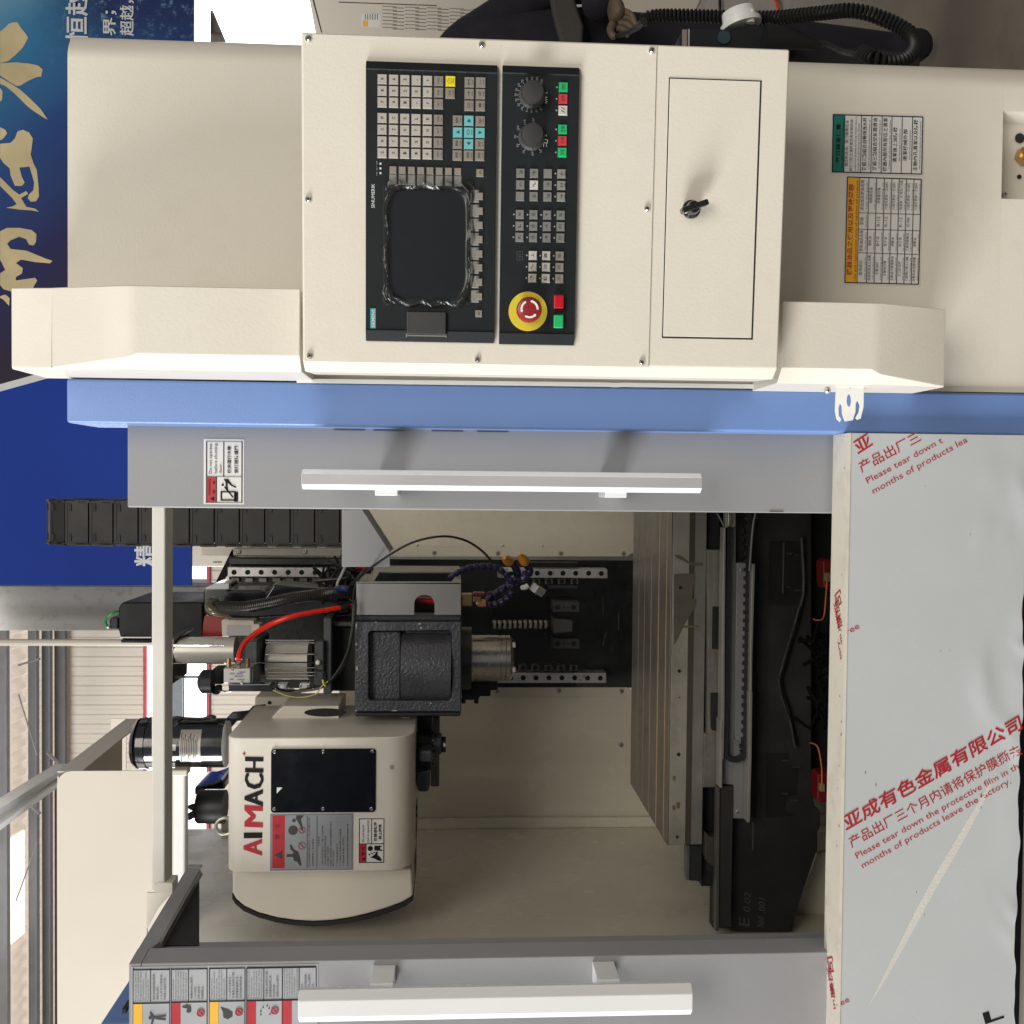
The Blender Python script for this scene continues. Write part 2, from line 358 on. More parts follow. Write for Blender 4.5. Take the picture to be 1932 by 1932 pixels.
for i, x in enumerate((-8.3, -5.66)):
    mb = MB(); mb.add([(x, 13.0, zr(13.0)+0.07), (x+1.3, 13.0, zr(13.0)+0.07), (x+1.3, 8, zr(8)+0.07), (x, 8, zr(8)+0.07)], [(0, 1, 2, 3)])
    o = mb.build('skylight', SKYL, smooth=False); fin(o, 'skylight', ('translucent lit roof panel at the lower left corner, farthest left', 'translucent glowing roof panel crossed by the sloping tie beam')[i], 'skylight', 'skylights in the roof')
for i, (Y, h) in enumerate(((13.75, 0.16), (13.42, 0.13), (13.08, 0.13), (12.35, 0.15), (11.3, 0.15), (9.8, 0.15))):
    z = zr(Y)+0.06; mb = MB(); f = FY(Y)
    mb.box(f, -16, 14, z-h, z, 0, 0.02); mb.box(f, -16, 14, z-h, z-h+0.02, 0.02, 0.09)
    o = mb.build('purlin', PURL, smooth=False)
    fin(o, 'purlin', ('galvanised eave purlin along the top of the corrugated wall', 'galvanised roof purlin next inward from the eave purlin', 'galvanised roof purlin, third from the back wall', 'galvanised roof purlin, fourth from the back wall', 'galvanised roof purlin, fifth from the back wall', 'galvanised roof purlin nearest the viewer')[i], 'purlin', 'roof purlins')
def beam(p0, p1, w_, h_, m, name, label, cat):
    p0, p1 = Vector(p0), Vector(p1); ax = (p1-p0).normalized(); sd = ax.cross(Vector((0, 0, 1))).normalized(); up = sd.cross(ax)
    mb = MB(); P = [p+sd*a*w_/2+up*b*h_/2 for p in (p0, p1) for a, b in ((-1, -1), (1, -1), (1, 1), (-1, 1))]; mb.hexa(P)
    mb2 = MB(); 
    o = mb.build(name, m, smooth=False); return fin(o, name, label, cat)
beam(pt(ID, 118, 1447, 11.6), pt(ID, -120, 1598, 8.6), 0.07, 0.16, RAFT, 'rafter', 'dark grey sloping rafter crossing the purlins', 'beam')
beam(pt(ID, 118, 1468, 11.4), pt(ID, -120, 1640, 8.4), 0.05, 0.11, mat('rafter_light', (0.42, 0.42, 0.41), 0.5), 'tie_beam', 'lighter sloping beam just below the dark rafter', 'beam')
for i, (p, r_) in enumerate((((38, 1500, 75, 1535), 0.02), ((90, 1420, 110, 1440), 0.02), ((35, 1310, 70, 1425), 0.008), ((35, 1255, 75, 1243), 0.012), ((70, 1590, 30, 1700), 0.008))):
    mb = MB(); mb.cyl(pt(ID, p[0], p[1], 11.9), pt(ID, p[2], p[3], 11.7), r_, 6)
    o = mb.build('brace_rod', PURL); fin(o, 'brace_rod', ('short thick brace between rafter and purlin', 'small stub brace beside the cream guard corner', 'long thin tie rod right of the rafter', 'thin slanting tie rod near the concrete column', 'thin tie rod left of the rafter')[i], 'rod', 'roof brace rods')
# rough column and pipe
CONC = mat('column_grey', (0.175, 0.175, 0.165), 0.7, var=0.08, scale=2, dirt=(0.13, 0.07, 0.055), damt=0.8, dscale=9, bump=0.2, bscale=30)
f = FY(9.0); a = f.st((100, 1190)); b_ = f.st((100, 1105))
mb = MB(); mb.box(f, a[0], b_[0], 0, 8.0, -0.35, 0); o = mb.build('pillar', CONC, bevel=0.01); fin(o, 'pillar', 'grey rust-flecked hall pillar at the left edge of the blue banner', 'pillar')
mb = MB(); x = f.st((100, 1202))[0]; mb.cyl((x, 8.7, 0), (x, 8.7, 8), 0.028, 8); o = mb.build('conduit_pipe', CREAM2); fin(o, 'conduit_pipe', 'thin cream pipe running up just left of the grey pillar', 'pipe')
# banner
BANB = streak(mat('banner_blue', (0.011, 0.036, 0.235), 0.6, var=0.22, scale=0.5, bump=0.4, bscale=3, spec=0.15), (1, 1, 0.35), (0.035, 0.07, 0.30), amt=0.6, sc=1.2)
BAND = mat('banner_dark', (0.012, 0.006, 0.028), 0.5, var=0.2, scale=0.6)
GOLD = mat('gold_print', (0.58, 0.48, 0.27), 0.5, var=0.15, scale=3)
def banner_sky():
    m = bpy.data.materials.new('banner_gradient'); m.use_nodes = True; nt = m.node_tree; N = nt.nodes; L = nt.links; b = N['Principled BSDF']
    geo = N.new('ShaderNodeNewGeometry'); sp = N.new('ShaderNodeSeparateXYZ'); L.new(geo.outputs['Position'], sp.inputs[0])
    nz = N.new('ShaderNodeTexNoise'); nz.inputs['Scale'].default_value = 0.9; nz.inputs['Detail'].default_value = 5; L.new(geo.outputs['Position'], nz.inputs['Vector'])
    # print runs from plum at the left through navy to pale water blue at the upper right
    k = N.new('ShaderNodeMath'); k.operation = 'MULTIPLY_ADD'; L.new(sp.outputs[2], k.inputs[0]); k.inputs[1].default_value = 0.16; k.inputs[2].default_value = -0.86
    s_ = N.new('ShaderNodeMath'); s_.operation = 'MULTIPLY_ADD'; L.new(sp.outputs[0], s_.inputs[0]); s_.inputs[1].default_value = 0.215; L.new(k.outputs[0], s_.inputs[2])
    t = N.new('ShaderNodeMath'); t.operation = 'MULTIPLY_ADD'; L.new(nz.outputs[0], t.inputs[0]); t.inputs[1].default_value = 0.16; L.new(s_.outputs[0], t.inputs[2])
    cr = N.new('ShaderNodeValToRGB'); e = cr.color_ramp.elements
    e[0].position = 0.22; e[0].color = (0.012, 0.005, 0.022, 1); e[1].position = 1.0; e[1].color = (0.28, 0.45, 0.55, 1)
    for p_, c_ in ((0.42, (0.010, 0.012, 0.085, 1)), (0.62, (0.010, 0.055, 0.21, 1)), (0.82, (0.03, 0.19, 0.36, 1))): x_ = e.new(p_); x_.color = c_
    L.new(t.outputs[0], cr.inputs[0]); 
    vo = N.new('ShaderNodeTexNoise'); vo.inputs['Scale'].default_value = 16; vo.inputs['Detail'].default_value = 8; vo.inputs['Roughness'].default_value = 0.8; L.new(geo.outputs['Position'], vo.inputs['Vector'])
    v2 = N.new('ShaderNodeMapRange'); v2.inputs[1].default_value = 0.54; v2.inputs[2].default_value = 0.68; L.new(vo.outputs[0], v2.inputs[0])
    lx = N.new('ShaderNodeMapRange'); lx.inputs[1].default_value = 3.25; lx.inputs[2].default_value = 3.9; L.new(sp.outputs[0], lx.inputs[0])
    lz = N.new('ShaderNodeMapRange'); lz.inputs[1].default_value = 5.0; lz.inputs[2].default_value = 4.3; L.new(sp.outputs[2], lz.inputs[0])
    m1 = N.new('ShaderNodeMath'); m1.operation = 'MULTIPLY'; L.new(lx.outputs[0], m1.inputs[0]); L.new(lz.outputs[0], m1.inputs[1])
    m2 = N.new('ShaderNodeMath'); m2.operation = 'MULTIPLY'; L.new(m1.outputs[0], m2.inputs[0]); L.new(v2.outputs[0], m2.inputs[1])
    dk = N.new('ShaderNodeMix'); dk.data_type = 'RGBA'; L.new(m1.outputs[0], dk.inputs[0]); L.new(cr.outputs[0], dk.inputs[6]); dk.inputs[7].default_value = (0.006, 0.02, 0.10, 1)
    mm = N.new('ShaderNodeMix'); mm.data_type = 'RGBA'; L.new(m2.outputs[0], mm.inputs[0]); L.new(dk.outputs[2], mm.inputs[6]); mm.inputs[7].default_value = (0.16, 0.32, 0.42, 1)
    L.new(mm.outputs[2], b.inputs['Base Color']); b.inputs['Roughness'].default_value = 0.5
    return m
fB = FY(8.8)
ban = thing('banner', 'huge blue and plum wall banner with gold brush characters and a white slanting line', 'banner', pt(ID, 362, 600, 8.8))
zb = fB.st((362, 700))[1]; xl = fB.st((362, 1105))[0]; xs0 = fB.st((72, 712)); xs1 = fB.st((0, 732)); xr = fB.st((362, -260))[0]
sl = (xs1[0]-xs0[0])/(xs1[1]-xs0[1]); ztop = 6.2
xb = xs0[0]+sl*(zb-xs0[1]); xt = xs0[0]+sl*(ztop-xs0[1])
mb = MB(); mb.prism(fB, [(xl, zb), (xb, zb), (xt, ztop), (xl, ztop)], -0.03, 0); mb.build('banner_cloth', BANB, ban, smooth=False, label='plain blue left part of the banner')
xr_b = fB.st((367, 40))[0] + 2.6
mb = MB(); mb.prism(fB, [(xb, zb), (xr_b, zb-0.02), (xr_b, ztop), (xt, ztop)], -0.03, 0.002); mb.build('banner_cloth', banner_sky(), ban, smooth=False, label='printed right part fading from plum to pale blue')
mb = MB(); mb.prism(fB, [(xb-0.03, zb), (xb+0.03, zb), (xt+0.03, ztop), (xt-0.03, ztop)], 0.0, 0.004); mb.build('white_line', INKW, ban, smooth=False)
mb = MB()
strokes = [
 [(0,180),(20,165),(50,135),(75,127),(100,128),(120,160),(145,190),(160,215),(130,270),(90,310),(50,345),(20,355),(0,358)],
 [(20,360),(90,355),(160,362),(215,372),(242,395),(235,435),(205,440),(160,460),(120,485),(95,490),(60,470),(15,440),(0,430),(0,360)],
 [(0,442),(60,475),(120,515),(180,570),(230,620),(272,682),(240,665),(180,625),(150,600),(80,530),(30,490),(0,478)],
 [(0,500),(14,520),(12,565),(0,580)],
 [(0,725),(30,740),(40,760),(18,790),(0,800)],
 [(0,820),(60,815),(85,790),(100,750),(130,740),(165,755),(187,790),(180,850),(175,880),(190,930),(210,970),(220,1060),(222,1120),(205,1148),(175,1150),(158,1130),(165,1110),(190,1085),(195,1040),(180,990),(168,950),(110,955),(125,1010),(140,1040),(125,1060),(85,1060),(60,1000),(55,960),(20,930),(0,900)],
 [(0,1010),(30,1040),(75,1085),(110,1110),(150,1090),(160,1105),(120,1130),(150,1180),(200,1190),(222,1208),(180,1200),(110,1195),(60,1188),(35,1185),(70,1178),(95,1165),(70,1130),(40,1100),(0,1060)],
 [(0,1320),(40,1300),(110,1300),(180,1312),(207,1335),(205,1380),(190,1400),(165,1395),(150,1365),(110,1350),(60,1370),(40,1390),(60,1420),(150,1430),(200,1450),(260,1475),(298,1488),(285,1502),(200,1495),(120,1480),(90,1500),(130,1530),(125,1560),(90,1580),(90,1600),(200,1585),(212,1600),(180,1655),(110,1665),(60,1662),(20,1650),(0,1625),(0,1560),(30,1540),(10,1500),(0,1480)],
 [(0,1690),(30,1680),(55,1700),(52,1745),(20,1710),(0,1700)],
]
for s_ in strokes: mb.pprism(fB, b1, s_, 0.002, 0.006)
mb.build('gold_brush_writing', GOLD, ban, smooth=False)
mb = MB()
for c__, s__, p__, q__, h__, d__ in ((b1, '恒越', (505, 245), (505, -60), 120, 0.008), (b1, '界；', (662, 205), (662, 60), 70, 0.008), (b1, '超越，', (765, 205), (765, 0), 74, 0.008), (b4, '精', (905, 1300), (905, 1165), 125, 0.006)):
    mb = MB(); tpx(mb, fB, c__, s__, p__, q__, h__, d=d__, bold=0.015); mb.build('white_characters', INKW, ban, smooth=False)
# bright doorway and cabinets on the right
DOORL = emis('daylight_doorway', (1.0, 0.99, 0.97), 2.6)
t = thing('loading_doorway', 'blown out white doorway full of daylight below the banner at the upper right', 'doorway', pt(ID, 620, 30, 11))
f = FY(11.0); mb = MB(); mb.px(f, ID, (366, 120, 640, -240), -0.05, 0); mb.build('bright_opening', DOORL, t)
mb = MB(); mb.pprism(f, b1, [(1200, 60), (1215, 62), (1290, 240), (1200, 240)], 0.0, 0.02); mb.build('frame', CREAM2, t, smooth=False)
mb = MB(); mb.px(f, b1, (1203, 60, 1209, 190), 0.02, 0.05); mb.px(f, b1, (1203, 186, 1262, 191), 0.02, 0.05); mb.build('frame_edge', mat('brown_edge', (0.2, 0.12, 0.08), 0.5), t, smooth=False)
# neighbouring machine cabinet
nb = thing('machine_cabinet', 'cream cabinet of the neighbouring machine with rows of vent slots', 'cabinet', (2.6, 4.2, 0))
fN = Fr(pt(ID, 900, 30, 4.0), 0.02)
mb = MB(); a = fN.st(q(b2, -110, 230)); bb = fN.st(q(b3, 120, -500))
p_ = [fN.st(q(b1, 1755, -60)), fN.st(q(b1, 1840, 420)), fN.st(q(b3, 60, 420)), fN.st(q(b3, 110, 55)), fN.st(q(b3, 260, -260)), fN.st(q(b1, 1740, -500))]
mb.prism(fN, p_, -0.7, 0); mb.build('cabinet_shell', CREAM2, nb, bevel=0.01)
mb = MB(); mb.pprism(fN, b1, [(1778, -20), (1786, -20), (1838, 185), (1832, 185)], 0.0, 0.001); mb.pprism(fN, b2, [(0, 10), (560, 30), (560, 34), (0, 14)], 0.0, 0.001); mb.build('seam', BLKM, nb, smooth=False)
mb = MB()
for i in range(7):
    for j in range(9):
        x = 245+j*64+(0 if j % 2 else 4); y = 35+i*20+j*2
        mb.px(fN, b2, (x, y+(j % 2)*6, x+82 if j % 2 == 0 else x+64, y+5+(j % 2)*6), 0.0, 0.0012)
        if x > 820: break
mb.build('vent_slots', mat('slot_shadow', (0.10, 0.085, 0.07), 0.7), nb, smooth=False)
mb = MB(); mb.px(fN, b2, (130, 75, 240, 152), 0.0, 0.001); mb.build('rating_plate', PAPER, nb, smooth=False)
mb = MB(); mb.px(fN, b2, (137, 118, 168, 150), 0.001, 0.0016); mb.build('rating_plate_mark', YELL, nb, smooth=False)
mb = MB()
for i in range(6): mb.px(fN, b2, (150+i*14, 80, 154+i*14, 112), 0.001, 0.0015)
mb.build('rating_plate_print', INKG, nb, smooth=False)
# small machine cabinet far behind the column top
t = thing('machine_cabinet', 'small cream cabinet with tiny dark lettering seen under the blue banner', 'cabinet', pt(ID, 450, 1050, 10.5))
f = FY(10.5); mb = MB(); mb.px(f, ID, (361.5, 1069, 720, 1000), -0.3, 0); mb.build('cabinet_shell', CREAM2, t, bevel=0.01)
mb = MB(); tpx(mb, f, b4, 'bevelan', (1280, 1300), (1280, 1350), 1, d=0.002) if False else [mb.px(f, c3, (282+i*15, 555, 291+i*15, 570), 0, 0.002) for i in range(6)]; mb.build('lettering', INKK, t, smooth=False)
# floor hose
pts = [(1.85, 3.6, 0.012), (1.9, 3.9, 0.012), (1.86, 4.3, 0.012), (2.0, 5.0, 0.012)]
pts = []
for (x, y) in ((822, -10), (845, 30), (855, 80), (858, 130), (862, 210), (866, 260), (880, 330)):
    D = ray(*q(c2, x, y)); k = (0.012-EYE.z)/D.z; pts.append(EYE+D*k)
mb = MB(); mb.tube(spline(pts, 5), 0.008, 6); o = mb.build('air_hose', mat('orange_hose', (0.70, 0.08, 0.03), 0.4)); fin(o, 'air_hose', 'thin orange red hose lying across the brown hall floor', 'hose')
pts = []
for (x, y) in ((485, -20), (485, 40), (490, 120), (480, 200)):
    D = ray(*q(c2, x, y)); k = (0.012-EYE.z)/D.z; pts.append(EYE+D*k)
mb = MB(); mb.tube(spline(pts, 5), 0.009, 6); o = mb.build('floor_cable', RUBBER); fin(o, 'floor_cable', 'thin dark cable on the floor by the neighbouring cabinet', 'cable')
# ================================================================== MACHINE ENCLOSURE
MC = thing('milling_machine', 'cream, blue and grey machine tool enclosure with open doors and film covered front apron', 'machine', (0.0, 1.8, 0))
fP = FY(1.25)
zt = fP.st((127, 760))[1]
xBL = fP.st((127, 798))[0]; xBR = fP.st((600, 722))[0]
fR = FY(1.29); xR = fR.st((600, 92))[0]
# right front panel with a rounded corner, walls going back
r = 0.036
pl = [(xBR+0.0015, 1.252)] + [(xR-r+r*sin(a), 1.252+r-r*cos(a)) for a in [i*pi/2/8 for i in range(9)]] + [(xR, 2.95), (xR-0.002, 2.95)] + [(xR-r+(r-0.002)*sin(a), 1.252+r-(r-0.002)*cos(a)) for a in [pi/2-i*pi/2/8 for i in range(9)]] + [(xBR+0.0015, 1.254)]
def plan(mb, pl, z0, z1):
    n = len(pl); vs = [(x, y, z0) for x, y in pl]+[(x, y, z1) for x, y in pl]
    fs = [tuple(range(n)), tuple(n+i for i in reversed(range(n)))]
    for i in range(n): j = (i+1) % n; fs.append((i, n+i, n+j, j))
    mb.add(vs, fs); return mb
# panel split round the recessed air connection box near the foot
RX = [fP.st(q(b3, 1830, 615)), fP.st(q(b3, 1810, 1105))]
rxr, rxl, rzt = RX[0][0], RX[1][0], RX[1][1]
rzb = rzt-0.16
mb = MB(); plan(mb, pl, rzt, zt)
plan(mb, [(xBR+0.0015, 1.252), (rxl, 1.252), (rxl, 1.254), (xBR+0.0015, 1.254)], 0.12, rzt-0.0001)
pl2 = [(rxr, 1.252)] + pl[1:-1] + [(rxr, 1.254)]
plan(mb, pl2, 0.12, rzt-0.0001)
plan(mb, [(rxl, 1.252), (rxr, 1.252), (rxr, 1.254), (rxl, 1.254)], 0.12, rzb)
mb.build('right_front_panel', CREAM, MC)
mb = MB(); mb.box(FY(1.29), rxl, rxr, rzb, rzt, -0.003, 0)
for x0, x1, z0, z1 in ((rxl-0.002, rxl, rzb, rzt), (rxr, rxr+0.002, rzb, rzt), (rxl, rxr, rzt, rzt+0.002), (rxl, rxr, rzb-0.002, rzb)): mb.box(FY(1.29), x0, x1, z0, z1, -0.003, 0.0355)
rec = mb.build('connection_recess', CREAM, MC)
fq = FY(1.289)
for x, y in ((1838, 658), (1823, 1083)): screw(rec, fq, q(b3, x, y), 0.0036, STEEL)
for x, y, rr in ((1908, 770, 28), (1905, 985, 13)):
    a = fq.st(q(b3, x, y)); mb = MB(); p = fq.P(*a); mb.cyl(p+Vector((0, 0.0, 0)), p+Vector((0, -0.0006, 0)), rr*0.3387*1.28/1932, 20); mb.build('hole', BLKM if rr > 20 else BLKM, rec)
a = fq.st(q(b3, 1925, 875)); p = fq.P(*a); mb = MB(); mb.cyl(p, p+Vector((0, -0.012, 0)), 0.0115, 6); mb.cyl(p+Vector((0, -0.012, 0)), p+Vector((0, -0.016, 0)), 0.009, 16); fit = mb.build('air_fitting', BRASS, rec)
mb = MB(); mb.cyl(p+Vector((0, -0.016, 0)), p+Vector((0, -0.020, 0)), 0.0065, 16); mb.build('collar', mat('blue_collar', (0.03, 0.10, 0.5), 0.4), rec)
mb = MB(); mb.cyl(p+Vector((0, -0.0199, 0)), p+Vector((0, -0.0203, 0)), 0.0042, 16); mb.build('bore', BLKM, rec)
# top and back of the right housing
mb = MB(); mb.box(FY(1.30), xBR, xR-0.003, zt-0.004, zt-0.002, -0.3, 0.0); mb.build('housing_roof', CREAM, MC)
# blue column
mb = MB(); mb.box(FY(1.35), xBL, xBR, 0.05, zt, 0, 0.104); col = mb.build('blue_column', BLUE, MC, bevel=0.0035)
mb = MB(); mb.px(FY(1.2455), b6, (892, 552, 950, 560), 0, 0.001); mb.px(FY(1.2455), b6, (955, 545, 1932, 560), 0, 0.0008); mb.build('film_edge', FILM, MC, smooth=False)
# white peeled seam strip between blue and cream
mb = MB(); fS = FY(1.2455); pts = []
for i, u in enumerate(range(560, 1480, 14)):
    v = 722 + (u-560)*0.0125; pts.append((u, v + (2.0*random.random() if (760 < u < 790 or 1150 < u < 1190) else 0.4)))
poly = [fS.st(p, 0.001) for p in pts] + [fS.st((u, v-8), 0.001) for u, v in reversed(pts)]
mb.prism(fS, poly, 0, 0.002); mb.build('sealant_strip', WHITEM, MC, smooth=False)
# stickers on the right panel -------------------------------------------------
ft = FY(1.2515)
def sticker(parent, f, c, name, label, back, R, bands, lines, mats, d=0.0):
    """bands: (matidx, rect); lines: rects in black"""
    mb = MB(); mb.px(f, c, R, d, d+0.0005, 0)
    for mi, r_ in bands: mb.px(f, c, r_, d+0.0003, d+0.0008, mi)
    for r_ in lines: mb.px(f, c, r_, d+0.0004, d+0.0011, len(mats)-1)
    return mb.build(name, mats, parent, smooth=False, label=label)
# the sheets are set by their own corners; they follow the perspective of the panel
def gridsheet(parent, f, c, P00, P10, P01, rows, cols, head, mats, name, label, lw=0.0006, skipcols=None):
    """P00 upper-left as read, P10 upper-right as read, P01 lower-left as read (all picture points)"""
    A = Vector(f.st(q(c, *P00))); B = Vector(f.st(q(c, *P10))); C_ = Vector(f.st(q(c, *P01)))
    W = (B-A).length; H = (C_-A).length; g = FrA(f.P(A.x, A.y), f.P(B.x, B.y)-f.P(A.x, A.y), f.P(A.x, A.y)-f.P(C_.x, C_.y))
    mb = MB(); mb.box(g, -0.002, W+0.002, -H-0.002, 0.002, 0, 0.0004, 0)
    mb.box(g, 0, W, -H*head, 0, 0.0003, 0.0007, 1)
    k = 2
    for t in [0, head]+list(rows)+[1]: mb.box(g, 0, W, -H*t-lw*(1 if t in (0, 1) else .6), -H*t+lw*(1 if t in (0, 1) else .6), 0.0003, 0.0009, k)
    for s_ in (0, 1): mb.box(g, W*s_-lw, W*s_+lw, -H, 0, 0.0003, 0.0009, k)
    for s_ in cols: mb.box(g, W*s_-lw*.5, W*s_+lw*.5, -H, -H*head, 0.0003, 0.00085, k)
    o = mb.build(name, mats, parent, smooth=False, label=label)
    return o, g, W, H
sk1, g, W, H = gridsheet(MC, ft, d7, (65, 122), (55, 122), (905, 690), [], [], 0.13, [PAPER, GRNL, INKK], 'maintenance_sheet', 'x') if False else (None,)*4
LT1 = ['確認對油油，換刀機構用油', '確認三點組合自動排洩水杯', '確認三點組合空氣潤滑油', '機器內部所有部位之清潔', '清潔後上油防銹', '清潔機械外部', '主軸內孔清潔以及防銹']
s1, g, W, H = gridsheet(MC, ft, d7, (55, 670), (65, 125), (905, 690), [0.315, 0.43, 0.545, 0.655, 0.77, 0.885], [], 0.13, [PAPER, GRNL, INKK], 'maintenance_sheet', 'upper inspection sheet with a green heading band')
mb = MB(); text(mb, g, '每日檢查保養', W*0.16, -H*0.085, H*0.048, W*0.68, d=0.0009, bold=0.02); text(mb, g, 'The daily check and maintenance', W*0.06, -H*0.12, H*0.018, W*0.88, d=0.0009)
rows = [0.13, 0.225, 0.315, 0.43, 0.545, 0.655, 0.77, 0.885, 1.0]
text(mb, g, '確認對油油，換刀機構用油', W*0.10, -H*0.175, H*0.036, W*0.8, d=0.0006); text(mb, g, '與打刀缸之油杯是否有足够的油', W*0.02, -H*0.225, H*0.034, W*0.9, d=0.0006)
text(mb, g, 'Confirm the oil pump and oil cup whether there is', W*0.02, -H*0.262, H*0.018, W*0.95, d=0.0006); text(mb, g, 'enough oil in the oil cup of the cylinder', W*0.02, -H*0.296, H*0.018, W*0.85, d=0.0006)
for i, (l, e, wd) in enumerate(zip(LT1[1:], ['Confirm the three point combination drainage cup', 'Confirm the three point air lubricating oil', 'Clean all parts of the machine', 'After cleaning apply oil to prevent rust', 'Outside cleaning machine', 'Main shaft inner hole cleaning and rust prevention'], [0.93, 0.92, 0.93, 0.62, 0.56, 0.9])):
    y0 = rows[i+2]; text(mb, g, l, W*(0.5-wd/2), -H*(y0+0.064), H*0.046, W*wd, d=0.0006, bold=0.012); text(mb, g, e, W*(0.5-wd*0.46), -H*(y0+0.098), H*0.017, W*wd*0.92, d=0.0006)
mb.build('print', INKK, s1, smooth=False)
s2, g, W, H = gridsheet(MC, ft, d7, (175, 1720), (200, 718), (875, 1738), [0.29, 0.395, 0.50, 0.60, 0.70, 0.80, 0.90], [0.285, 0.51, 0.665], 0.165, [PAPER, YELL, INKK], 'oil_chart', 'lower oil chart with a yellow heading and red characters')
mb = MB(); text(mb, g, '機器油品之使用以及更換周期', W*0.07, -H*0.092, H*0.07, W*0.86, d=0.0009, bold=0.02); text(mb, g, 'Use and replacement cycle of machine oil products', W*0.02, -H*0.148, H*0.034, W*0.95, d=0.0009, bold=0.01)
mb.build('heading', REDL, s2, smooth=False)
mb = MB(); rr = [0.165, 0.29, 0.395, 0.50, 0.60, 0.70, 0.80, 0.90, 1.0]
C1 = ['使用部位', '滑道潤滑油三油嘴', '空壓油杯', '主軸油冷機', '主軸油冷循環機油', '打刀缸油杯', '刀庫傳力臂之凸輪', '空壓系統液壓增壓']
C2 = ['使用油品名稱', '導軌油', '錠子油', '錠子油', '液壓油', '錠子油', '工業用齒輪油', '液壓油']
C3 = ['型號', '', 'R-12', 'R-12', '', 'R-12', 'HD100#', '']
C4 = ['添加或是更換周期', '視需要而滿', '視需要而滿', '六個月更換一次油料', '六個月更換一次油料', '一般更換一次,每加六油滿', '六個月更換一次油料', '六個月更換一次油料']
for i in range(8):
    h = (rr[i+1]-rr[i])*H; y = -H*rr[i]
    for (x0, x1), s_ in zip(((0, .285), (.285, .51), (.51, .665), (.665, 1)), (C1[i], C2[i], C3[i], C4[i])):
        if not s_: continue
        ww = (x1-x0)*W; n = len(s_); tw = min(ww*0.9, n*h*0.40) if ord(s_[0]) > 500 else ww*0.6
        text(mb, g, s_, W*x0+(ww-tw)/2, y-h*0.55, h*0.40, tw, d=0.0006)
        if ord(s_[0]) > 500: text(mb, g, ['Use the parts', 'oil products', 'Lubricating oil', 'replace every six months'][i % 4], W*x0+ww*0.12, y-h*0.88, h*0.16, ww*0.75, d=0.0006)
mb.build('print', INKK, s2, smooth=False)
# support arms of the control cabinet ----------------------------------------
def arm(name_label, c, prof, xl, xr_, ch, zc):
    """prof: [(Y, z)] front outline from top to bottom; ch: left chamfer depth applied between z range zc"""
    mb = MB(); n = len(prof); vs = []
    back = 1.262
    for Y, z, cc in prof: vs += [(xl, back, z), (xl, Y+cc, z), (xl+cc, Y, z), (xr_, Y, z), (xr_, back, z)]
    fs = []
    for i in range(n-1):
        for k in range(4): fs.append((5*i+k, 5*i+k+1, 5*(i+1)+k+1, 5*(i+1)+k))
    fs.append((4, 3, 2, 1, 0)); fs.append(tuple(5*(n-1)+k for k in range(5)))
    mb.add(vs, fs); return mb.build('support_arm', CREAM, MC, bevel=0.0025, label=name_label)
YA = 1.135; fA = FY(YA)
xl = fA.st((400, 690))[0]-0.004; xr_ = fA.st((400, 541))[0]
z1_ = fA.st((238, 600))[1]; z0_ = fA.st((566, 600))[1]; z2_ = FY(1.16).st((97, 600))[1]; z3_ = FY(1.165).st((21, 600))[1]
arm('upper support arm rising above the control cabinet', ID, [(1.165, z3_, 0.002), (1.16, z2_, 0.002), (1.159, z2_-0.001, 0.002), (YA, z1_, 0.012), (YA, z1_-0.012, 0.016), (YA, z0_, 0.016)], xl, xr_, 0, 0)
f2 = FY(1.18); a = f2.st(q(b4, 52, 60)); mb = MB()
z1_ = fA.st((1664, 640))[1]; z0_ = fA.st((1476, 640))[1]; z2_ = FY(1.165).st((1783, 640))[1]
xl2 = fA.st((1560, 722))[0]; xr2 = fA.st((1560, 570))[0]
arm('lower support arm under the control cabinet', ID, [(YA, z0_, 0.016), (YA, z1_+0.012, 0.016), (YA, z1_, 0.010), (1.165, z2_, 0.001)], xl2, xr2, 0, 0)
# little cup hook plate
fH = FY(1.185); hk = [(885, 285), (888, 262), (960, 252), (1040, 250), (1038, 380), (1022, 445), (1005, 452), (994, 442), (1012, 410), (1018, 370), (1006, 342), (994, 362), (993, 408), (978, 455), (935, 461), (920, 418), (918, 375), (908, 358), (898, 385), (900, 430), (914, 450), (906, 465), (888, 445), (880, 400)]
hole = [(957+13*cos(t*pi/8), 345+36*sin(t*pi/8)) for t in range(16)]
mb = MB(); mb.pprism(fH, b6, hk, -0.0015, 0, [hole]); hkp = mb.build('hanger_plate', WHITEM, MC, smooth=False)
mb = MB(); P0 = fH.st(q(b6, 885, 262)); P1 = fH.st(q(b6, 1040, 250)); mb.hexa([fH.P(P0[0], P0[1], 0), fH.P(P1[0], P1[1], 0), fH.P(P1[0]+0.02, P1[1]+0.002, -0.03), fH.P(P0[0]+0.02, P0[1]+0.004, -0.03)]+[fH.P(P0[0]-.001, P0[1], -0.001), fH.P(P1[0]-.001, P1[1], -0.001), fH.P(P1[0]+0.019, P1[1]+0.002, -0.031), fH.P(P0[0]+0.019, P0[1]+0.004, -0.031)])
mb.build('hanger_flange', WHITEM, hkp, smooth=False)
for x, y in ((958, 258), (836, 288)): screw(hkp, FY(1.182), q(b6, x, y), 0.0042, STEEL)
